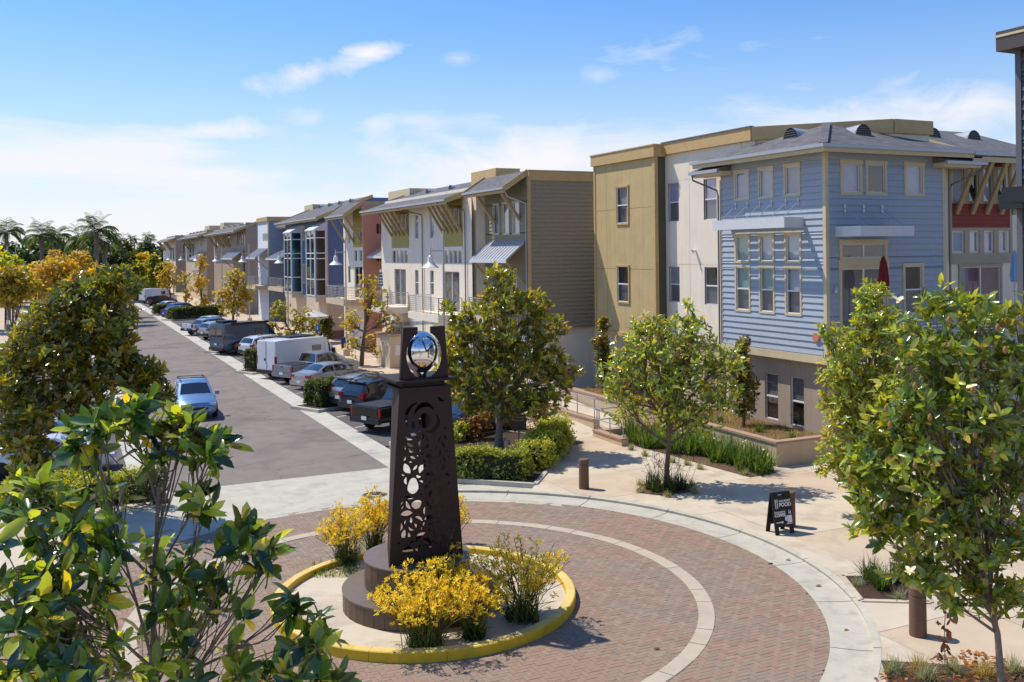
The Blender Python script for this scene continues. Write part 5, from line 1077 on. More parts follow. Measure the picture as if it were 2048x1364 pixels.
# ---- big magnolia at the right, and one behind it
b0 = AT(2012, 1380, 16.4)
T3 = blobs(16.2, sc=1.15, dr=1.3, L_=[(1890, 610, 50, 40, 22), (1960, 620, 40, 35, 14), (2030, 640, 50, 50, 24), (1860, 690, 70, 60, 44), (1960, 720, 80, 60, 54), (2040, 760, 50, 70, 34), (1830, 790, 75, 60, 46), (1930, 830, 90, 65, 66), (1800, 890, 80, 60, 54), (2020, 880, 60, 60, 40), (1880, 930, 90, 60, 62), (1790, 980, 75, 55, 46), (1970, 990, 80, 55, 50), (1850, 1040, 85, 55, 56), (1770, 1060, 45, 45, 22), (1930, 1100, 90, 50, 52), (2030, 1090, 50, 60, 30), (1840, 1130, 60, 40, 26), (1960, 1180, 70, 40, 28), (2030, 1200, 40, 40, 16), (1900, 1200, 35, 25, 9), (1745, 930, 50, 45, 22), (1740, 1010, 40, 40, 16), (1810, 830, 60, 50, 26), (1900, 760, 60, 50, 30), (2040, 960, 50, 60, 30)])
tm = tree('magnolia_tree', 'broad glossy magnolia with seed cones beside the large bollard', b0[:2], T3, .23, [(74, 100, 44, 4), (108, 134, 56, 4), (152, 168, 68, 3), (190, 186, 84, 2), (54, 76, 32, 3), (180, 140, 60, .9)], 8, .062, z0=ZW, twig=.6, detail=1, fork=.3, tint=[(84, 108, 46, 3), (140, 152, 62, 3), (64, 86, 36, 2)], bark='bark_grey', open_=(22, 78), solid=.62, spread=1.22)
cones = MB(); 
for px_, py_ in [(1797, 735), (1830, 772), (1772, 818), (1945, 780), (1995, 655), (1898, 640), (2010, 700), (1860, 835), (1770, 1010), (1985, 910), (1950, 870), (1830, 930), (1700 + 80, 850), (1975, 1000)]:
    p = AT(px_, py_, 15.2); cones.lathe([(.005, -.06), (.03, -.04), (.036, 0), (.026, .04), (.004, .065)], p, 8)
part('seed_cones', cones, mat('cone_tan', (150, 110, 62), .8, var=.2, vs=30.), tm, smooth=60)
for px_, py_ in ((1822, 1142), (1798, 600)):
    p = AT(px_, py_, 15.4); obj('flower', rosettes(np.array([p]), np.array([[-.2, -.5, .8]]), 9, .11, [(232, 228, 208, 1)], M('flower'), 'flower', .6, 1, (25, 80)), tm)
dp = np.array([AT(1887 + 12 * math.sin(i * 2.1), 1225 + 11 * i, 15.6) for i in range(11)]); obj('dead_leaves', rosettes(dp, np.array([[.1, 0, -1.]] * 11), 3, .15, [(104, 66, 34, 3), (132, 84, 42, 2), (78, 50, 30, 1)], M('leaf'), 'dead_leaves', .5, 1, (20, 70)), tm)
mb = MB().tube([AT(1895, 1180, 15.6), AT(1889, 1250, 15.6), AT(1890, 1340, 15.6)], .008, 4); part('dead_twig', mb, M('bark'), tm)
b0 = AT(1795, 1010, 28.5); b0 = G(1800, 1015, ZW)
tree('magnolia_tree', 'dense small-leaved magnolia between the planter end and the glossy magnolia', b0[:2], blobs(28.5, [(1742, 590, 35, 35, 60), (1750, 640, 55, 40, 120), (1710, 690, 55, 40, 120), (1790, 690, 60, 50, 130), (1690, 750, 55, 45, 130), (1760, 770, 70, 50, 180), (1700, 820, 60, 45, 140), (1790, 850, 70, 50, 150), (1680, 890, 45, 40, 90), (1730, 920, 70, 40, 130), (1660, 660, 25, 22, 24), (1650, 930, 22, 22, 24), (1710, 960, 40, 22, 40), (1650, 800, 18, 18, 16)], 1.1), .2, MAGY, 7, .1, z0=ZW, twig=.25, fork=.3, tint=MAGY)
# ---- columnar magnolias in the planter
for px_, y_, lab, zt_ in ((1205, 42.1, 'narrow bronze magnolia in the planter before the tan bay', 4.6), (1484, 31.1, 'narrow bronze magnolia in the planter below the blue house windows', 4.4)):
    x_ = 24.9; tree('columnar_magnolia', lab, (x_, y_), [((x_, y_, 1.6), (.5, .5, .5), 60), ((x_ + .1, y_, 2.4), (.6, .6, .6), 110), ((x_ - .1, y_ + .1, 3.2), (.5, .5, .55), 100), ((x_, y_, zt_ - .35), (.32, .32, .45), 50)], .2, MAGB, 7, .05, z0=.86, twig=.3, ratio=.42)
# ---- street trees on the right pavement
for (px_, py_, D, L_, pal_, lab, tr_, kk) in (
    (722, 735, 67.0, [(700, 640, 32, 34, 44), (745, 590, 38, 34, 56), (770, 640, 34, 26, 40), (705, 690, 22, 30, 26), (735, 560, 24, 16, 18), (750, 690, 26, 26, 14)], AUT[:2] + AUTG, 'sparse half-bare autumn tree beside the small stucco enclosure', .16, 6),
    (592, 700, 80, [(560, 620, 26, 22, 50), (600, 640, 34, 28, 80), (580, 670, 36, 20, 60), (625, 650, 18, 24, 30), (545, 650, 14, 26, 24)], AUTG, 'yellow-green street tree behind the white panel van', .12, 7),
    (466, 650, 105, [(470, 560, 24, 24, 90), (450, 590, 26, 22, 80), (488, 590, 22, 24, 80), (465, 615, 30, 18, 70)], AUT + AUTG[:2], 'golden street tree in front of the taupe house', .14, 6),
    (403, 625, 130, [(402, 525, 14, 22, 50), (398, 565, 22, 26, 90), (408, 600, 18, 18, 40)], AUT, 'tall amber street tree before the far brown house', .14, 6),
    (342, 610, 150, [(338, 535, 16, 18, 60), (345, 560, 14, 18, 50), (325, 560, 12, 24, 50)], AUT, 'amber street tree near the end of the row', .14, 6),
    (372, 618, 142, [(368, 555, 14, 18, 40), (375, 590, 14, 16, 40)], AUTG + AUT[:1], 'small mixed green and gold street tree by the far hedge', .12, 6)):
    g_ = AT(px_, py_, D); tree('street_tree', lab, g_[:2], blobs(D, L_, 1.), .26 if D < 90 else .36, pal_, kk, tr_, 'leaf', twig=.9 if D < 70 else .3, ratio=.55, fork=.4, solid=.6)
# ---- background trees and palms
for i, (px_, D, top, hw, pal_) in enumerate([(10, 150, 500, 60, DARKG), (120, 160, 488, 70, DARKG), (60, 190, 485, 80, DARKG), (200, 170, 492, 60, DARKG), (250, 240, 492, 45, DARKG), (295, 260, 490, 45, DARKG), (330, 280, 496, 40, DARKG), (160, 230, 486, 90, DARKG), (285, 200, 515, 30, AUT), (310, 190, 520, 26, AUTG), (262, 170, 525, 26, AUTG), (-40, 170, 492, 80, DARKG), (420, 420, 500, 60, DARKG), (-20, 100, 515, 60, LIME), (225, 300, 495, 60, DARKG)]):
    g_ = AT(px_, 520, D); r_ = D / F; tree('background_tree', ['dark green tree behind the lamp posts', 'broad green tree beyond the autumn crowns', 'bushy tree at the far end of the road'][0 if px_ < 100 else 1 if px_ < 240 else 2], g_[:2], [(AT(px_ + dx * hw, top + 14 + dy, D + dd * 4), (hw * .5 * r_, hw * .5 * r_, 16 * r_ + 1.), 150) for dx, dy, dd in ((0, 0, 0), (-.6, 12, 1), (.6, 14, -1), (0, 24, 0), (-.3, 40, 1), (.4, 44, 1))], .5 + D * .0016, pal_, 6, .2, 'leaf', twig=0., ratio=.6, group=['dark trees behind the left lamps', 'green trees beyond the autumn crowns', 'trees at the far end of the road'][0 if px_ < 100 else 1 if px_ < 240 else 2])
def palm(name, label, base, h, fl, nf, tr_, group=None, fan=False):
    t = thing(name, label, 'palm', (base[0], base[1], 0), 0, group); b = np.array([0, 0, 0.]); top = np.array([rng.normal(0, .2), rng.normal(0, .2), h]); part('trunk', MB().tube([b, (b + top) / 2 + rng.normal(0, .1, 3) * [1, 1, 0], top], [tr_ * 1.2, tr_, tr_ * .9], 8), M('bark_grey'), t, local=True, smooth=60)
    pos = []; dd = []; nv = []; ln = []
    for i in range(nf):
        a = i * 2.399 + rng.uniform(-.2, .2); el = rng.uniform(.1, 1.45); hz = np.array([math.cos(a), math.sin(a), 0]); p = top.copy(); v = hz * math.cos(el) + np.array([0, 0, math.sin(el)]); ns = 14
        for s in range(ns):
            v = nrmz(v + np.array([0, 0, -.09 - .01 * s])); p = p + v * fl / ns; sd = nrmz(np.cross(v, [0, 0, 1.]))
            for sg_ in (-1, 1): pos.append(p); dd.append(sd * sg_ * .9 + v * .55 + np.array([0, 0, -.35])); nv.append(np.array([0, 0, 1.]) + sd * sg_ * .3); ln.append(fl * .3 * math.sin(math.pi * (.12 + .85 * s / ns)))
    ln = np.array(ln); me = leafmesh('fronds', np.array(pos), np.array(dd), np.array(nv), ln, ln * .16 + .05, palette([(66, 88, 40, 3), (90, 108, 52, 3), (50, 66, 34, 2)], len(pos)), M('leaf'), 0, .2); o = bpy.data.objects.new('fronds', me); COL.objects.link(o); o.parent = t; return t
for px_, py_, D, fl, lab in ((15, 466, 120, 3.0, 'tall'), (88, 472, 118, 3.2, 'tall'), (105, 480, 124, 3.0, 'tall'), (192, 464, 112, 3.4, 'tall'), (165, 482, 116, 3.0, 'tall'), (206, 484, 118, 2.8, 'tall')):
    p = AT(px_, py_, D); palm('palm_tree', 'feathery palm rising behind the autumn trees left of the road', p[:2], p[2], fl * .85, 30, .25, 'feathery palms left of the road')
for px_, py_, D in ((262, 477, 330), (296, 474, 330), (302, 480, 340), (270, 486, 350), (284, 486, 350), (242, 480, 260)):
    p = AT(px_, py_, D); palm('fan_palm', 'thin far palm against the sky at the end of the road', p[:2], p[2], 2.6, 22, .25, 'thin far palms on the horizon')
# ---- hedges and shrubs
def hedge(name, label, poly, z0, z1, leaf, n, pal, group=None, rnd=.12, cat='hedge', mt='leaf'):
    """clipped hedge over a polygonal footprint: twiggy core and a skin of leaves"""
    poly = np.array(poly, float); c = poly.mean(0); t = thing(name, label, cat, (c[0], c[1], z0), 0, group); inn = c + (poly - c) * .9
    part('core', MB().ext([tuple(p) for p in inn], z0 + .15, z1 - leaf * .9, 'z'), mat('hedge_core', (34, 40, 18), .9, var=.4, vs=12., bump=1., bs=25), t)
    E_ = np.roll(poly, -1, 0) - poly; Ls = np.linalg.norm(E_, axis=1); per = Ls.sum(); x, y = poly[:, 0], poly[:, 1]; area = abs(np.dot(x, np.roll(y, -1)) - np.dot(y, np.roll(x, -1))) / 2; side = per * (z1 - z0); ns = int(n * side / (side + area)); nt_ = n - ns
    i = rng.choice(len(poly), ns, p=Ls / per); f = rng.uniform(0, 1, (ns, 1)); p2 = poly[i] + E_[i] * f; ccw = np.dot(x, np.roll(y, -1)) - np.dot(y, np.roll(x, -1)) > 0
    no = nrmz(np.stack([E_[i][:, 1], -E_[i][:, 0]], 1)) * (1 if ccw else -1); zz = z0 + .08 + (z1 - z0 - .08) * rng.uniform(0, 1, (ns, 1)); bul = rng.normal(-.03, rnd * .35, (ns, 1)) - rnd * np.clip((zz - z1 + .2) / .2, 0, 1)
    bul = bul + (.05 + rnd * .3) * np.sin(p2[:, :1] * 3.1 + p2[:, 1:] * 2.3) + rnd * .2 * np.sin(zz * 7 + p2[:, :1] * 5); Pa = np.concatenate([p2 + no * bul, zz], 1); Aa = np.concatenate([no, np.full((ns, 1), .5)], 1)
    tri = rng.uniform(0, 1, (nt_, 2)); k_ = len(poly); j = rng.integers(0, k_, nt_); w_ = 1 - np.sqrt(tri[:, :1]); p3 = c * w_ + (1 - w_) * (poly[j] * (1 - tri[:, 1:]) + poly[(j + 1) % k_] * tri[:, 1:])
    Pb = np.concatenate([p3, z1 + rng.normal(-.02, rnd * .3, (nt_, 1)) + (.04 + rnd * .35) * np.sin(p3[:, :1] * 2.7 + 1) * np.sin(p3[:, 1:] * 2.2)], 1); Ab = np.concatenate([rng.normal(0, .3, (nt_, 2)), np.ones((nt_, 1))], 1)
    obj('foliage', rosettes(np.concatenate([Pa, Pb]), np.concatenate([Aa, Ab]), 4, leaf, pal, M(mt), 'foliage', .5, 0, (20, 85)), t); return t
def strip(pts, w):
    """footprint of a strip of width w following pts"""
    pts = [np.array(p[:2], float) for p in pts]; l, r_ = [], []
    for i, p in enumerate(pts):
        d = pts[min(i + 1, len(pts) - 1)] - pts[max(i - 1, 0)]; d /= np.linalg.norm(d); n_ = np.array([-d[1], d[0]]); l.append(p + n_ * w / 2); r_.append(p - n_ * w / 2)
    return r_ + l[::-1]
# hedge bed
hb = struct('hedge_bed', MB().ext([tuple(p) for p in HB], -.1, ZW + .03, 'z'), M('mulch'))
kb = thing('bed_kerb', None, None, (0, 0, 0)); kb['kind'] = 'structure'
for p, q in zip(HB, np.roll(HB, -1, 0)): part('kerb', MB().bar((*p, .05), (*q, .05), .15, .22), M('grey_concrete'), kb)
bright = [(112, 128, 46, 3), (146, 156, 64, 4), (172, 174, 84, 3), (90, 104, 40, 1)]
hedge('clipped_hedge', 'pale variegated clipped hedge along the circle side of the hedge bed', strip([(12.5, 31.55), (13.7, 30.85), (14.7, 30.15)], 1.1), ZW, 1.0, .1, 2600, bright, rnd=.25)
hedge('clipped_hedge', 'bright yellow-green clipped hedge along the pavement side of the hedge bed', strip([(15.2, 30.9), (16.7, 32.6), (17.9, 34.2), (18.6, 35.6)], 1.2), ZW, 1.05, .1, 3400, LIME, rnd=.25)
def shrub(name, label, p, r_, h, pal, n, leaf=.12, k=6, z0=.1, mt='leaf', group=None):
    return tree(name, label, p[:2], [((p[0], p[1], z0 + h * .5), (r_, r_, h * .45), n), ((p[0] + r_ * .3, p[1], z0 + h * .7), (r_ * .7, r_ * .7, h * .3), n // 2)], leaf, pal, k, .03, mt, z0=z0, twig=.3, ratio=.45, cat='shrub', group=group, fork=.2)
PHO = [(84, 92, 34, 3), (128, 110, 40, 2), (166, 84, 40, 2), (190, 110, 50, 1), (60, 70, 28, 2)]
shrub('photinia_shrub', 'dark shrub with red-orange tips left of the hedge-bed trunk', G(950, 880, .1), .75, 1.3, PHO, 160); shrub('photinia_shrub', 'dark shrub with red-orange tips right of the hedge-bed sign', G(1075, 868, .1), .8, 1.5, PHO, 170); shrub('lime_shrub', 'lime green shrub beside the monument in the hedge bed', G(916, 885, .1), .5, .9, LIME, 120)
shrub('photinia_shrub', 'red-tipped shrub behind the hedge-bed trunk', G(1010, 862, .1), .8, 1.6, PHO, 160)
# parking islands with hedges
def pisland(px0, py0, ln, label, h, wd=1.3, pal=DARKG, lbl2=None, n=1600, leaf=.12):
    p = G(px0, py0, .1); d = np.array([math.cos(HD), math.sin(HD)]); a = p[:2] + d * .5; q = a + d * ln
    struct('parking_island', MB().ext([tuple(v) for v in strip([a - d * .5, q + d * .3], wd + .8)], -.05, .15, 'z'), M('grey_concrete')); struct('island_soil', MB().ext([tuple(v) for v in strip([a - d * .25, q + d * .1], wd + .4)], -.04, .165, 'z'), M('mulch'))
    return hedge('clipped_hedge', label, strip([a, (a + q) / 2, q], wd), .16, h, leaf, n, pal, rnd=.15)
HG = [(58, 74, 26, 4), (84, 98, 34, 4), (112, 120, 44, 3), (40, 52, 20, 2)]
pisland(608, 818, 4.6, 'long clipped green hedge on the parking island next to the silver SUV', 1.35, 1.4, HG, n=4200); pisland(486, 745, .9, 'small round clipped bush behind the white panel van', 1.5, 1.2, HG, n=1500); pisland(420, 704, .7, 'small dark bush at the corner of the camper van', 1.4, .9, HG, n=900)
pisland(333, 640, 7., 'long dark hedge beside the far white pickup', 1.5, 1.6, HG, n=3000, leaf=.16); pisland(304, 630, 2.6, 'short brown-green hedge beside the nose-out white sedan', 1.4, 1.4, HG, n=1200, leaf=.16)
struct('left_bed', MB().box(-2.5, 3.1, 32.8, 36.2, -.1, .12), M('mulch'))
hedge('clipped_hedge', 'low yellow-green hedge below the left magnolia', [(-1.8, 33.6), (2.4, 33.2), (2.6, 34.6), (-1.6, 35.4)], .12, .8, .11, 3000, LIME, rnd=.2); shrub('round_shrub', 'round dark green shrub at the left road corner', G(290, 1010, .1), .7, 1.2, DARKG, 170)
# ---- strappy plants
def blades(P_, ln, wd, spread, col, mt, name, seg=4, droop=.5):
    n = len(P_); a = rng.uniform(0, 6.28, n); lean = rng.uniform(.05, spread, n); V = np.zeros((n, (seg + 1) * 2, 3)); hz = np.stack([np.cos(a), np.sin(a), 0 * a], 1); sd = np.stack([-np.sin(a), np.cos(a), 0 * a], 1); L_ = ln * rng.uniform(.55, 1.15, n); p = P_.copy()
    for j in range(seg + 1):
        t = j / seg; w = wd * (1 - t ** 2.2) * .5 + .001; V[:, 2 * j] = p + sd * w; V[:, 2 * j + 1] = p - sd * w; ang = lean + droop * lean * t * 1.8; p = p + (hz * np.sin(ang)[:, None] + np.array([0, 0, 1.]) * np.cos(ang)[:, None]) * (L_ / seg)[:, None]
    me = bpy.data.meshes.new(name); k = (seg + 1) * 2; fs = [(i * k + 2 * j, i * k + 2 * j + 1, i * k + 2 * j + 3, i * k + 2 * j + 2) for i in range(n) for j in range(seg)]; me.from_pydata(V.reshape(-1, 3).tolist(), [], fs)
    c4 = np.ones((n, k, 4)); c4[:, :, :3] = col[:, None, :]; me.color_attributes.new('Col', 'FLOAT_COLOR', 'POINT').data.foreach_set('color', c4.ravel()); me.materials.append(mt); me.shade_smooth(); return me
def clump(name, label, p, n, ln, wd, r_, pal, spread=.9, group=None, z0=.1, cat='plant', flowers=0):
    t = thing(name, label, cat, (p[0], p[1], z0), 0, group); a = rng.uniform(0, 6.28, n); q = r_ * np.sqrt(rng.uniform(0, 1, n)); P_ = np.stack([p[0] + q * np.cos(a), p[1] + q * np.sin(a), np.full(n, z0)], 1); obj('leaves', blades(P_, ln, wd, spread, palette(pal, n), M('blade'), 'leaves'), t)
    if flowers:
        fp = np.stack([p[0] + rng.normal(0, r_, flowers), p[1] + rng.normal(0, r_, flowers), z0 + ln * rng.uniform(.7, 1., flowers)], 1); obj('flowers', rosettes(fp, np.tile([0, 0, 1.], (flowers, 1)), 5, .07, [(228, 226, 218, 1)], M('flower'), 'flowers', .6), t)
    return t
IRIS = [(58, 92, 30, 4), (88, 118, 38, 4), (120, 142, 52, 2), (44, 66, 26, 2)]; FES = [(134, 144, 116, 3), (158, 156, 118, 3), (112, 128, 108, 2)]; DRY = [(176, 150, 88, 3), (150, 132, 74, 3), (124, 122, 60, 2), (196, 170, 110, 1)]
ib = struct('iris_bed', MB().ext([tuple(G(*q, ZW)[:2]) for q in ((1235, 882), (1500, 955), (1552, 945), (1480, 905), (1300, 845))], -.05, ZW + .02, 'z'), M('soil'))
for i in range(26):
    u_ = i / 25; v_ = (i * .618) % 1; px_ = 1262 + 270 * u_; py_ = 872 + 62 * u_ + 10 + (v_ - .5) * 26 - 8 * math.sin(u_ * 3); clump('iris_clump', 'strappy green iris clump in the bed along the long planter', G(px_, py_, ZW), 95, .95, .035, .28, IRIS, .75, 'iris clumps along the planter', ZW, flowers=2 if i % 4 == 0 else 0)
for px_, py_ in ((1262, 900), (1290, 912), (1345, 925), (1375, 930), (1290, 895), (1400, 938), (1490, 950), (1520, 950)): clump('fescue_tuft', 'small grey-blue grass tuft at the edge of the iris bed', G(px_, py_, ZW), 130, .32, .008, .1, FES, 1.3, 'grass tufts edging the iris bed', ZW)
# planter ground cover
gp = np.stack([rng.uniform(23.65, 26.2, 900), rng.uniform(27.7, 43.4, 900), np.full(900, .84)], 1); gco = bpy.data.objects.new('ground_cover', blades(np.repeat(gp, 9, 0) + rng.normal(0, .09, (8100, 3)) * [1, 1, 0], .22, .012, 1.3, palette(DRY, 8100), M('blade'), 'ground_cover')); COL.objects.link(gco); tag(gco, 'dry golden ground cover filling the long planter', 'ground cover', None, 'stuff')
for px_, py_ in ((1518, 862), (1585, 868), (1440, 845)): clump('grass_clump', 'small green grass clump in the long planter', PX(px_, py_, 24.6), 90, .4, .02, .12, IRIS, 1., 'green clumps in the planter', .85)
# tree well of the young tree
c_ = G(1333, 978, ZW); struct('tree_well', MB().ext([(c_[0] + (.95 + .14 * math.sin(2.7 * a)) * math.cos(a), c_[1] + (.82 + .12 * math.cos(3.3 * a)) * math.sin(a)) for a in np.linspace(0, 6.28, 24, endpoint=False)], -.05, ZW + .015, 'z'), M('soil'))
for i in range(7): a = i * .9; clump('flax_clump', 'dark green flax clump round the young tree trunk', (c_[0] + .55 * math.cos(a), c_[1] + .45 * math.sin(a)), 70, .62, .025, .16, DARKG + IRIS[:1], .9, 'flax round the young tree', ZW)
for i in range(6): a = 1 + i * 1.05; clump('fescue_tuft', 'small grey-brown grass tuft round the young tree', (c_[0] + 1.0 * math.cos(a), c_[1] + 1.0 * math.sin(a)), 110, .28, .008, .1, FES + DRY[:1], 1.3, 'grass tufts round the young tree', ZW)
ds = thing('dry_stems', 'bare brown flower stems standing round the young tree trunk', 'plant', (c_[0], c_[1], ZW)); mb = MB()
for i in range(46):
    a = rng.uniform(0, 6.28); l = rng.uniform(.7, 1.35); q = np.array([c_[0] + rng.normal(0, .35), c_[1] + rng.normal(0, .25), ZW]); e_ = q + np.array([.5 * math.cos(a), .4 * math.sin(a), 1]) * l; mb.tube([q, (q + e_) / 2 + [0, 0, .08], e_], [.006, .005, .003], 3, False)
    for j in range(3): s = q + (e_ - q) * rng.uniform(.6, .95) + [0, 0, .03]; mb.tube([s, s + rng.normal(0, .1, 3) + [0, 0, .1]], [.004, .008], 3, False)
part('stems', mb, mat('dry_stem', (104, 80, 70), .9, var=.2), ds)
# square bed under the right magnolia and the bed at the frame's foot
def bed(name, pxs, z=ZW + .015, mt='mulch', kerb=True):
    ps = [tuple(G(*q, ZW)[:2]) for q in pxs]; struct(name, MB().ext(ps, -.05, z, 'z'), M(mt))
    if kerb:
        kk_ = thing('bed_edging', None, None, (0, 0, 0)); kk_['kind'] = 'structure'
        for p, q in zip(ps, ps[1:] + ps[:1]): part('kerb', MB().bar((*p, ZW - .02), (*q, ZW - .02), .14, .1), M('tan_concrete'), kk_)
bed('planting_bed', [(1683, 1152), (1722, 1202), (1860, 1206), (1840, 1152)]); bed('planting_bed', [(1762, 1322), (1790, 1400), (2100, 1430), (2060, 1340)], kerb=False)
for px_, py_ in ((1748, 1168), (1762, 1180), (1738, 1160), (1790, 1165)): clump('flax_clump', 'green flax clump in the square bed beside the large bollard', G(px_, py_, ZW), 90, .62, .02, .14, DARKG + IRIS[:2], .8, 'flax in the square bed', ZW)
for px_, py_ in ((1715, 1172), (1798, 1198)): clump('fescue_tuft', 'pale grass tuft in the square bed', G(px_, py_, ZW), 110, .28, .008, .1, FES, 1.3, 'tufts in the square bed', ZW)
for px_, py_, dr_ in ((1788, 1345, 0), (1838, 1340, 1), (1855, 1358, 0), (1905, 1345, 0), (1970, 1352, 1), (2030, 1345, 0)): clump('fescue_tuft', 'golden grass tuft at the foot of the glossy magnolia' if dr_ else 'grey-blue grass tuft at the foot of the glossy magnolia', G(px_, py_, ZW), 190, .34, .009, .13, DRY if dr_ else FES, 1.3, 'golden tufts under the magnolia' if dr_ else 'blue tufts under the magnolia', ZW)
# litter of dead leaves on the paving
LF = [(146, 96, 40, 2), (120, 72, 32, 2), (168, 120, 60, 1)]
for px_, py_ in ((1536, 1128), (1571, 1121), (1631, 1173), (1689, 1262), (1988, 1305), (1321, 1297), (935, 1100), (1482, 1020), (1030, 1095), (525, 822), (1015, 1312), (1138, 1200)):
    on_walk = math.hypot(*(G(px_, py_)[:2] - CC)) > RB + .5; z_ = .05 if on_walk else .01; p = G(px_, py_, z_); me = leafmesh('fallen_leaf', np.array([p]), np.array([[rng.normal(), rng.normal(), .1]]), np.array([[rng.normal(0, .3), 0, 1.]]), np.array([.16]), np.array([.075]), palette(LF, 1), M('leaf'), 1, .1); o = bpy.data.objects.new('fallen_leaf', me); COL.objects.link(o); tag(o, 'dry brown leaf lying on the paving', 'leaf', 'fallen leaves on the paving')
chips = G(1880, 1352, ZW); nchip = 420; cp = np.stack([rng.uniform(-1.2, 1.6, nchip) + chips[0], rng.uniform(-1.0, .5, nchip) + chips[1], np.full(nchip, ZW + .03)], 1); co_ = bpy.data.objects.new('leaf_litter', leafmesh('leaf_litter', cp, rng.normal(0, 1, (nchip, 3)) * [1, 1, .2], rng.normal(0, .3, (nchip, 3)) + [0, 0, 1.], rng.uniform(.08, .17, nchip), rng.uniform(.04, .08, nchip), palette(LF, nchip), M('leaf'), 0)); COL.objects.link(co_); tag(co_, 'brown leaf litter covering the bed at the magnolia foot', 'leaf litter', None, 'stuff')
# ---- kangaroo paw round the monument
def paw(label, p, n_st, ht, r_, n_bl, z0=.07, dense=1.):
    t = thing('kangaroo_paw', label, 'plant', (p[0], p[1], z0)); a = rng.uniform(0, 6.28, n_bl); q = r_ * .45 * np.sqrt(rng.uniform(0, 1, n_bl)); P_ = np.stack([p[0] + q * np.cos(a), p[1] + q * np.sin(a), np.full(n_bl, z0)], 1); obj('leaves', blades(P_, ht * .38, .022, 1., palette(IRIS + DARKG[:2], n_bl), M('blade'), 'leaves'), t)
    st_ = MB(); fp = []; fa = []
    for i in range(n_st):
        a = rng.uniform(0, 6.28); rr = r_ * math.sqrt(rng.random()); b = np.array([p[0] + rng.normal(0, r_ * .2), p[1] + rng.normal(0, r_ * .2), z0]); e_ = np.array([p[0] + rr * math.cos(a) * 1.3, p[1] + rr * math.sin(a) * 1.3, z0 + ht * rng.uniform(.5, 1.) * (1 - .25 * (rr / r_) ** 2)]); m = (b + e_) / 2 + [0, 0, .12]; st_.tube([b, m, e_], [.009, .008, .006], 4, False)
        for j in range(rng.integers(2, 6)):
            s = b + (e_ - b) * rng.uniform(.5, 1.) + [0, 0, .1]; f = s + np.array([rng.normal(0, .09), rng.normal(0, .09), rng.uniform(.05, .2)]); st_.tube([s, f], .005, 3, False)
            for kq in range(int(2 * dense) + 1): fp.append(f + rng.normal(0, .035, 3)); fa.append((f - s) + rng.normal(0, .06, 3))
    part('stems', st_, mat('paw_stem', (96, 98, 40), .8, var=.25), t); obj('flowers', rosettes(np.array(fp), np.array(fa), 6, .08, [(228, 202, 40, 4), (238, 218, 72, 3), (204, 178, 44, 2), (160, 158, 56, .8)], M('flower'), 'flowers', .3, 0, (15, 75)), t)
paw('full yellow kangaroo paw clump at the front of the round plinth', G(848, 1290, .07), 110, 1.55, .85, 170, dense=1.3); paw('yellow kangaroo paw with green leaves between the front clumps', G(948, 1275, .07), 40, 1.2, .5, 190); paw('tall airy yellow kangaroo paw at the right of the plinth', G(1046, 1238, .07), 85, 1.75, .85, 150)
paw('second yellow clump behind the front kangaroo paw', G(915, 1245, .07), 70, 1.45, .6, 80, dense=1.3)
paw('yellow kangaroo paw behind the monument left side', G(692, 1125, .07), 60, 1.45, .65, 170); paw('yellow kangaroo paw clump against the plinth back', G(748, 1098, .07), 62, 1.5, .5, 90); paw('yellow kangaroo paw seen past the monument right side', G(905, 1085, .07), 40, 1.35, .4, 60)
gp = np.array([G(650 + rng.uniform(-25, 70), 1140 + rng.uniform(-12, 14), .08) for i in range(500)]); o = bpy.data.objects.new('weeds', blades(gp, .14, .02, 1.2, palette(IRIS + DRY[:1], 500), M('blade'), 'weeds')); COL.objects.link(o); tag(o, 'low weeds growing in the left of the island', 'weeds', None, 'stuff')
# ---- balcony umbrellas and odds and ends
def umbrella(label, p, z0, ht, col, stripes=None):
    t = thing('folded_umbrella', label, 'umbrella', (p[0], p[1], z0)); part('pole', MB().tube([(0, 0, 0), (0, 0, ht)], .025, 8), M('rail_steel'), t, local=True); n = 14; pr = [(.03, ht - .02), (.1, ht - .25), (.14, ht - .6), (.17, ht - 1.0), (.15, ht - 1.3)]
    mb = MB(); vs = [(r_ * (1 + .25 * (-1) ** k) * math.cos(2 * math.pi * k / n), r_ * (1 + .25 * (-1) ** k) * math.sin(2 * math.pi * k / n), z) for r_, z in pr for k in range(n)]; mb.add(vs, [(i * n + k, i * n + (k + 1) % n, (i + 1) * n + (k + 1) % n, (i + 1) * n + k) for i in range(len(pr) - 1) for k in range(n)]); part('canopy', mb, col, t, local=True)
    if stripes:
        for i in range(5):
            z = ht - .25 - i * .22; r_ = .115 + .012 * i; part('stripe', MB().lathe([(r_ + .03, z), (r_ + .045, z - .1)], n=14), stripes, t, local=True)
pu = PY(1767, 560, 26.7); umbrella('folded dark red umbrella on the blue house balcony', (pu[0], 26.7), 3.95, 3.75, mat('cloth_red', (122, 30, 34), .8, var=.15))
pu = PY(2030, 560, 27.0); umbrella('folded pale blue umbrella on the red-panel house balcony', (pu[0], 27.0), 3.92, 3.9, mat('cloth_blue', (150, 184, 216), .8, var=.1))
pu = PX(756, 560, 21.4); umbrella('folded black and white striped umbrella before the pink house', (21.6, pu[1]), 4.2, 2.6, M('white_print'), M('black_plastic'))
# ================================================================ VEHICLES
def paint(n, rgb, metal=.35, rough=.3): return mat('paint_' + n, rgb, rough, metal=metal, var=.02, vs=2., coat=.8)
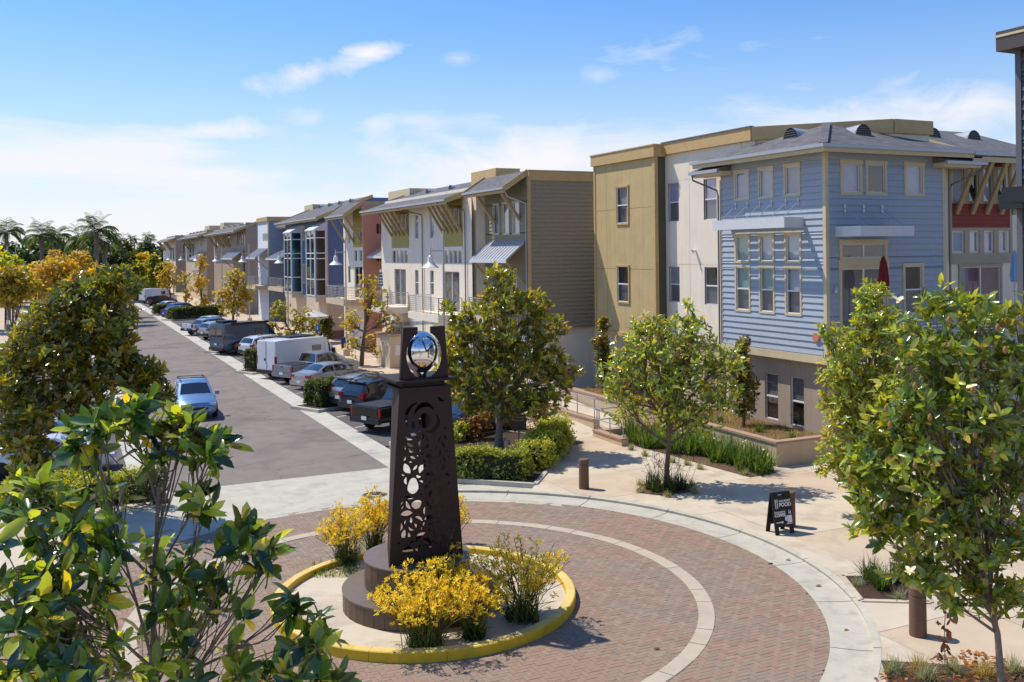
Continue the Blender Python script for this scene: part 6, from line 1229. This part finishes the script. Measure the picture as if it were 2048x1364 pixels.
# station: x, z_bottom, z_belt, z_roof, half width, roof half width   (rear to front)
SPEC = {
 'sedan': dict(W=.92, st=[(-2.4, .42, .78, .82, .70, .62), (-2.33, .3, .92, 1.0, .84, .76), (-1.7, .22, .97, 1.08, .91, .8), (-.95, .2, .95, 1.42, .92, .6), (-.1, .2, .94, 1.47, .92, .62), (.45, .2, .93, 1.42, .92, .6), (1.2, .2, .92, 1.0, .92, .8), (2.0, .22, .78, .86, .88, .7), (2.33, .3, .62, .72, .8, .6), (2.4, .4, .56, .6, .68, .5)], glass=[(2, 3), (3, 5), (5, 6)], wx=(-1.42, 1.42), wr=.33),
 'suv': dict(W=.95, st=[(-2.33, .5, .95, 1.0, .75, .68), (-2.28, .36, 1.06, 1.14, .9, .8), (-1.98, .3, 1.06, 1.58, .93, .66), (-1.5, .26, 1.05, 1.68, .95, .68), (-.2, .26, 1.03, 1.72, .95, .7), (.35, .26, 1.02, 1.66, .95, .66), (1.1, .26, 1.0, 1.12, .94, .82), (1.95, .28, .92, 1.02, .9, .74), (2.28, .34, .76, .86, .84, .64), (2.35, .45, .66, .7, .72, .54)], glass=[(1, 2), (2, 5), (5, 6)], wx=(-1.4, 1.42), wr=.37),
 'van': dict(W=1.0, st=[(-2.98, .5, 1.3, 2.42, .9, .84), (-2.95, .4, 1.35, 2.5, .98, .9), (-2.4, .34, 1.35, 2.54, 1.0, .92), (-.4, .34, 1.35, 2.54, 1.0, .92), (1.0, .34, 1.3, 2.5, 1.0, .9), (1.45, .34, 1.28, 2.28, 1.0, .82), (2.2, .34, 1.2, 1.34, .98, .84), (2.8, .36, .98, 1.08, .94, .74), (2.98, .42, .82, .88, .84, .6)], glass=[(5, 6), (4, 5)], wx=(-1.85, 1.95), wr=.36),
 'pickup': dict(W=.96, st=[(-2.85, .62, .98, 1.16, .93, .9), (-2.83, .5, 1.0, 1.2, .96, .92), (-1.0, .42, 1.02, 1.2, .96, .92), (-.98, .4, 1.12, 1.22, .96, .9), (-.78, .4, 1.12, 1.78, .96, .7), (.2, .4, 1.12, 1.84, .96, .72), (.62, .4, 1.1, 1.76, .96, .68), (1.3, .4, 1.08, 1.22, .95, .84), (2.3, .42, 1.06, 1.14, .93, .8), (2.62, .5, .95, 1.02, .9, .74), (2.68, .55, .85, .9, .8, .6)], glass=[(3, 4), (4, 6), (6, 7)], wx=(-1.75, 1.78), wr=.39),
}
def section(s):
    x, zb, zt, zr, w, wr_ = s
    return [(x, w * .82, zb), (x, w * .97, zb + .12), (x, w, zb + (zt - zb) * .55), (x, w * .975, zt), (x, wr_ + (w - wr_) * .12, zr - .05), (x, wr_ * .78, zr), (x, 0, zr + .015)]
def car(kind, nm, label, loc, head, pm, extras=(), group=None, cat='car'):
    sp = SPEC[kind]; st = sp['st']; t = thing(nm, label, cat, (loc[0], loc[1], 0), head, group); S_ = [section(s) for s in st]; n = len(S_[0]); mb = MB()
    rows = [s + [(p[0], -p[1], p[2]) for p in s[-2::-1]] for s in S_]; m = len(rows[0])
    mb.add([p for r in rows for p in r], [(i * m + j, i * m + j + 1, (i + 1) * m + j + 1, (i + 1) * m + j) for i in range(len(rows) - 1) for j in range(m - 1)] + [tuple(range(m)), tuple(range((len(rows) - 1) * m, len(rows) * m))[::-1]] + [(i * m, (i + 1) * m, (i + 2) * m - 1, (i + 1) * m - 1) for i in range(len(rows) - 1)])
    body = part('body', mb, pm, t, smooth=32, local=True)
    A = lambda i, j: np.array(S_[i][j])
    def lerp(a, b, f): return a + (b - a) * f
    for gi, (i, j) in enumerate(sp['glass']):
        slope = abs(st[i][3] - st[j][3]) > .25
        if slope:       # windscreen or rear window
            lo, hi = (i, j) if st[i][3] < st[j][3] else (j, i); g_ = MB(); nrm = np.array([1. if st[hi][0] < st[lo][0] else -1., 0, .9]); nrm /= np.linalg.norm(nrm)
            for f0, f1 in ((-.9, -.3), (-.3, .3), (.3, .9)):
                q = []
                for f, v in ((f0, .08), (f1, .08), (f1, .9), (f0, .9)):
                    pl = A(lo, 6) * [1, 0, 1] + np.array([0, st[lo][5] * f, -.03 * abs(f) ** 2]); ph = A(hi, 6) * [1, 0, 1] + np.array([0, st[hi][5] * f, -.045 * abs(f) ** 2]); q.append(lerp(pl, ph, v) + nrm * .012)
                g_.quad(*q)
            part('windscreen' if st[lo][0] > st[hi][0] else 'rear_window', g_, M('car_glass'), t, smooth=30, local=True)
    # side windows between the belt and the roof edge
    cab = [k for k in range(len(st)) if st[k][3] - st[k][2] > .3]
    if kind == 'van': cab = [4, 5]
    x0, x1 = st[cab[0]][0], st[cab[-1]][0]; ramps = (st[cab[0] - 1], st[min(cab[-1] + 1, len(st) - 1)])
    def edge(x):
        for k in range(len(st) - 1):
            if st[k][0] <= x <= st[k + 1][0] + 1e-6: f = (x - st[k][0]) / (st[k + 1][0] - st[k][0]); return lerp(A(k, 3), A(k + 1, 3), f), lerp(A(k, 4), A(k + 1, 4), f)
    cutsx = {'sedan': [(-1.35, -.95, -.5), (-.42, .0, .3, 1.0)], 'suv': [(-1.95, -1.55), (-1.25, -.8, -.3), (-.22, .1, .3, .95)], 'van': [(1.05, 1.4, 1.95)], 'pickup': [(-.72, -.3, -.1), (-.02, .3, .6, 1.15)]}[kind]
    for cx in cutsx:
        for s in (1, -1):
            g_ = MB()
            for a_, b_ in zip(cx[:-1], cx[1:]):
                (pa, pb), (qa, qb) = edge(a_), edge(b_); v = [lerp(pa, pb, .12), lerp(qa, qb, .12), lerp(qa, qb, .86), lerp(pa, pb, .86)]
                g_.quad(*[(p[0], s * (p[1] + .008), p[2] + .003) for p in v])
            part('side_window', g_, M('car_glass'), t, local=True)
    r = sp['wr']; Wm = sp['W']
    for wx in sp['wx']:
        for s in (1, -1):
            wh = part('wheel', MB().lathe([(r * .55, -.1), (r * .92, -.11), (r, -.07), (r, .07), (r * .92, .11), (r * .55, .1)], (wx, s * (Wm - .1), r), 20, 'y'), M('tyre'), t, smooth=40, local=True)
            part('rim', MB().lathe([(r * .62, -.02), (r * .6, s * .09), (r * .2, s * .075), (r * .12, s * .1)], (wx, s * (Wm - .1), r), 14, 'y'), M('rim'), wh, local=True)
            ar = MB(); k2 = 12; yo = s * (Wm + .004)
            ring_ = [(wx + r * 1.2 * math.cos(a), yo, max(st[3][1] + .02, r + r * 1.2 * math.sin(a))) for a in np.linspace(0, math.pi, k2)]; ar.add(ring_ + [(p[0], s * (Wm - .2), p[2]) for p in ring_], [tuple(range(k2))]); part('wheel_arch', ar, M('car_trim'), t, local=True)
    xr, xf = st[1][0], st[-2][0]; zb = st[1][1]; wr_ = st[1][4]
    tl = {'sedan': (.74, .9, .34), 'suv': (.92, 1.12, .3), 'van': (1.0, 1.5, .12), 'pickup': (.82, 1.16, .13)}[kind]
    for s in (1, -1):
        part('tail_light', MB().box(st[0][0] - .012, xr + (.25 if kind in ('sedan', 'suv') else .08), min(s * (wr_ - tl[2]), s * (wr_ + .0)), max(s * (wr_ - tl[2]), s * (wr_ + .0)), tl[0], tl[1]), M('tail_red'), t, local=True)
        part('headlight', MB().box(xf - .35, xf + .03, min(s * .5, s * .82), max(s * .5, s * .82), st[-2][2] - .06, st[-2][2] + .07), M('head_lens'), t, local=True)
        part('door_mirror', MB().box(.75 if kind != 'van' else 1.6, .95 if kind != 'van' else 1.75, min(s * Wm, s * (Wm + .2)), max(s * Wm, s * (Wm + .2)), st[4][2] + .02, st[4][2] + (.2 if kind != 'van' else .42)), pm if kind != 'van' else M('car_trim'), t, local=True)
    bz = {'sedan': (.3, .56), 'suv': (.4, .66), 'van': (.4, .62), 'pickup': (.48, .72)}[kind]
    part('bumper', MB().box(st[0][0] - .09, st[1][0] + .1, -wr_ * .96, wr_ * .96, *bz), pm if kind == 'sedan' else M('car_trim') if kind != 'pickup' else M('rim') if 'chrome' in extras else M('car_trim'), t, local=True)
    part('licence_plate', MB().box(st[0][0] - .1, st[0][0] - .085, -.16, .16, .62 if kind != 'van' else .8, .78 if kind != 'van' else .96), M('plate'), t, local=True) if kind != 'sedan' else part('licence_plate', MB().box(st[0][0] - .1, st[0][0] - .09, -.16, .16, .42, .56), M('plate'), t, local=True)
    part('grille', MB().box(st[-1][0] - .02, st[-1][0] + .012, -.45, .45, st[-1][1] + .08, st[-1][2]), M('car_trim'), t, local=True)
    if kind == 'pickup': part('bed_cover' if 'cover' in extras else 'load_bed', MB().box(-2.74, -1.04, -.82, .82, 1.0, 1.222 if 'cover' in extras else 1.219), M('car_trim') if 'cover' in extras else M('black_plastic'), t, local=True)
    seams = {'sedan': (-.46, .98), 'suv': (-.26, .95), 'van': (1.02,), 'pickup': (-.06, 1.16)}[kind]
    for xs in seams:
        for s in (1, -1): part('door_seam', MB().box(xs - .008, xs + .008, min(s * (Wm - .02), s * (Wm + .004)), max(s * (Wm - .02), s * (Wm + .004)), sp['st'][3][1] + .14, sp['st'][3][2] - .04), M('car_trim'), t, local=True)
        for s in (1, -1): part('door_handle', MB().box(xs + .06, xs + .24, min(s * Wm, s * (Wm + .025)), max(s * Wm, s * (Wm + .025)), sp['st'][3][2] - .17, sp['st'][3][2] - .13), M('rim'), t, local=True)
    if kind == 'van':
        for s in (1, -1): part('rub_strip', MB().box(-2.6, 2.2, min(s * .99, s * 1.012), max(s * .99, s * 1.012), .78, .86), M('car_trim'), t, local=True); part('panel_crease', MB().box(-2.3, .9, min(s * .985, s * 1.006), max(s * .985, s * 1.006), 1.3, 1.325), pm, t, local=True)
    if 'rack' in extras:
        for s in (1, -1): part('roof_rail', MB().tube([(-1.6, s * .62, 1.68), (-1.5, s * .62, 1.76), (.1, s * .62, 1.79), (.25, s * .6, 1.7)], .022, 6), M('car_trim'), t, local=True)
        for xx in (-1.1, -.2): part('cross_bar', MB().bar((xx, -.62, 1.8), (xx, .62, 1.8), .05, .03), M('car_trim'), t, local=True)
    if 'roofpanel' in extras: part('solar_panel', MB().box(-1.6, .6, -.6, .6, 2.56, 2.64), M('black_plastic'), t, local=True)
    if 'sidewin' in extras:
        for s in (1, -1): part('side_window', MB().box(.0, .7, min(s * .96, s * 1.004), max(s * .96, s * 1.004), 1.45, 2.0), M('car_glass'), t, local=True)
    if 'rearwin' in extras:
        for s in (1, -1): part('rear_window', MB().box(-3.0, -2.97, min(s * .08, s * .78), max(s * .08, s * .78), 1.45, 2.15), M('car_glass'), t, local=True)
    if 'awning' in extras: part('side_awning', MB().box(-2.2, 1.3, -1.08, -.9, 2.38, 2.56), M('black_plastic'), t, local=True); part('roof_box', MB().box(-2.7, -1.4, -.5, .5, 2.55, 2.72), M('black_plastic'), t, local=True)
    if 'seam' in extras: part('door_seam', MB().box(-3.0, -2.985, -.008, .008, .7, 2.4), M('car_trim'), t, local=True); part('door_handle', MB().box(-3.03, -2.98, .06, .14, 1.2, 1.36), M('car_trim'), t, local=True)
    if 'tgate' in extras: part('tailgate', MB().box(-2.872, -2.84, -.8, .8, .8, 1.17), pm, t, local=True); part('tailgate_handle', MB().box(-2.885, -2.87, -.1, .1, 1.06, 1.12), M('car_trim'), t, local=True)
    if 'spoiler' in extras: part('spoiler', MB().box(-2.12, -1.85, -.62, .62, 1.62, 1.67), pm, t, local=True)
    return t
def parked(kind, px, py, zz, nm, label, pm, extras=(), flip=False, dhead=0., cat='car'):
    """px,py: middle of the rear bumper's lower edge in the photo, zz its height"""
    p = G(px, py, zz); h = HD + dhead; L_ = -SPEC[kind]['st'][0][0] + .05; d = np.array([math.cos(h), math.sin(h)])
    c = p[:2] + d * L_
    return car(kind, nm, label, c, h + (math.pi if flip else 0), pm, extras, cat=cat)
pk = parked
pk('pickup', 729, 846, .48, 'pickup_truck', 'black pickup truck with covered bed parked beside the blue-black car', paint('black', (14, 14, 16), .2), ('cover', 'tgate'), cat='truck')
pk('suv', 700, 815, .42, 'parked_car', 'very dark blue wagon parked between black pickup and silver SUV', paint('navy', (26, 36, 56)), ('rack', 'spoiler'))
pk('suv', 676, 806, .4, 'parked_car', 'silver SUV parked next to the long clipped hedge', paint('silver', (178, 180, 184), .6), ('rack', 'spoiler'))
pk('sedan', 598, 770, .32, 'parked_car', 'champagne-silver sedan parked before the long clipped hedge', paint('champagne', (176, 172, 168), .6))
pk('pickup', 563, 754, .48, 'pickup_truck', 'grey pickup truck with open bed beside the white van', paint('steel', (136, 140, 146), .3), ('tgate', 'chrome'), cat='truck')
pk('van', 531, 746, .42, 'panel_van', 'white high-roof panel van with flat panel on its roof', paint('white', (224, 226, 230), .0), ('roofpanel', 'sidewin', 'seam'), cat='van')
pk('suv', 489, 707, .4, 'parked_car', 'white SUV partly hidden behind the white panel van', paint('white2', (214, 216, 220), .1), ('rack',))
pk('sedan', 458, 701, .34, 'parked_car', 'dark grey sedan parked beside the blue-grey camper van', paint('graphite', (44, 44, 48), .5))
pk('van', 432, 700, .42, 'camper_van', 'slate blue camper van with black awning and rear windows', paint('slate', (70, 98, 120), .3), ('sidewin', 'rearwin', 'awning'), cat='van')
pk('suv', 404, 672, .4, 'parked_car', 'small silver hatchback parked beyond the camper van', paint('silver', (178, 180, 184)))
pk('suv', 391, 664, .4, 'parked_car', 'silver-blue wagon between white pickup and small silver hatchback', paint('ice', (140, 156, 174), .5), ('rack',))
pk('pickup', 372, 662, .48, 'pickup_truck', 'white pickup truck with open bed beyond the wagons', paint('white', (224, 226, 230)), ('tgate',), cat='truck')
pk('sedan', 327, 630, .3, 'parked_car', 'bright blue car parked between two hedges far along the road', paint('blue', (30, 56, 140), .3))
pk('suv', 336, 628, .3, 'parked_car', 'second blue car partly behind the far hedge', paint('blue2', (40, 70, 130), .3))
pk('sedan', 303, 620, .3, 'parked_car', 'white sedan parked nose-out far along the road', paint('white', (224, 226, 230)), (), True)
pk('suv', 296, 609, .3, 'parked_car', 'dark SUV parked beyond the white nose-out sedan', paint('graphite', (44, 44, 48)))
pk('suv', 291, 603, .3, 'parked_car', 'second dark SUV beside the far white van', paint('black', (14, 14, 16)), ('rack',))
pk('van', 283, 603, .42, 'panel_van', 'far white van with small side window', paint('white', (224, 226, 230)), ('sidewin', 'roofpanel'), cat='van')
pk('suv', 277, 597, .3, 'parked_car', 'farthest dark car in the parking row', paint('graphite', (44, 44, 48)))
car('suv', 'blue_car', 'light metallic blue SUV with roof rails driving along the road', (6.0, 50.6), math.radians(-91), paint('lightblue', (120, 152, 188), .5), ('rack',))
p_ = G(893, 872, .4); car('sedan', 'parked_car', 'black sedan behind the clock monument next to the hedge shrubs', (p_[0] + 2.0, p_[1] + 1.9), HD, paint('black', (14, 14, 16)))
car('sedan', 'parked_car', 'white sedan parked left of the road behind the yellow hedge', (-.55, 39.4), math.radians(-4), paint('white2', (214, 216, 220)))
car('suv', 'parked_car', 'dark blue car parked under the left magnolia', (-1.2, 44.2), math.radians(-6), paint('navy', (26, 36, 56)))
car('sedan', 'parked_car', 'silver car parked left of the road beyond the dark blue one', (-1.0, 48.6), math.radians(-6), paint('silver', (178, 180, 184)))
cn = G(326, 634); t = thing('traffic_cone', 'small orange traffic cone beside the far hedge', 'cone', (cn[0], cn[1], 0)); part('cone', MB().lathe([(.17, .03), (.03, .6), (.02, .62)], n=14), mat('cone_orange', (226, 74, 40), .5, var=.05), t, local=True); part('base', MB().box(-.22, .22, -.22, .22, 0, .03), M('cone_orange'), t, local=True)
# ---- small fittings on the far pavement
p_ = G(690, 697, .14); t = thing('waste_bin', 'dark blue round bin beside the stucco enclosure', 'bin', (p_[0], p_[1], .14)); part('drum', MB().lathe([(.3, 0), (.34, .85), (.3, .88)], n=18), mat('bin_blue', (32, 44, 96), .5, var=.1), t, smooth=40, local=True); part('rim', MB().lathe([(.35, .84), (.35, .92), (.28, .93)], n=18), M('car_trim'), t, local=True)
p_ = AT(628, 690, 84.); t = thing('patio_umbrella', 'open pale grey patio umbrella in front of the blue bay house', 'umbrella', (p_[0], p_[1], .14)); part('pole', MB().tube([(0, 0, 0), (0, 0, 2.75)], .03, 8), M('rail_steel'), t, local=True); n = 8
mb = MB(); mb.add([(0, 0, 2.95)] + [(1.35 * math.cos(2 * math.pi * i / n), 1.35 * math.sin(2 * math.pi * i / n), 2.4) for i in range(n)] + [(1.35 * math.cos(2 * math.pi * i / n), 1.35 * math.sin(2 * math.pi * i / n), 2.22) for i in range(n)], [(0, 1 + i, 1 + (i + 1) % n) for i in range(n)] + [(1 + i, 9 + i, 9 + (i + 1) % n, 1 + (i + 1) % n) for i in range(n)]); part('canopy', mb, mat('cloth_grey', (196, 194, 192), .8, var=.1), t, local=True)
p_ = AT(648, 690, 85.); shrub('leafy_shrub', 'tall leafy shrub against the blue bay house corner', p_, 1.0, 2.6, DARKG + AUTG[:1], 260, .2)
for i, (px_, D, lab) in enumerate(((474, 103., 'small blue accessible-parking sign on a post before the taupe house'), (636, 78., 'small blue accessible-parking sign on a post beside the patio umbrella'))):
    p_ = AT(px_, 640, D); t = thing('parking_sign', lab, 'sign', (p_[0], p_[1], .1), math.radians(-60)); part('post', MB().tube([(0, 0, 0), (0, 0, 2.2)], .03, 8), M('rail_steel'), t, local=True); part('panel', MB().box(-.16, .16, -.05, -.032, 1.6, 2.15), mat('sign_blue', (52, 92, 160), .5, var=.05), t, local=True); part('symbol', MB().lathe([(.07, -.006), (.07, .0)], (0, -.052, 1.8), 12, 'y').box(-.03, .02, -.058, -.051, 1.82, 2.02), M('white_print'), t, local=True)
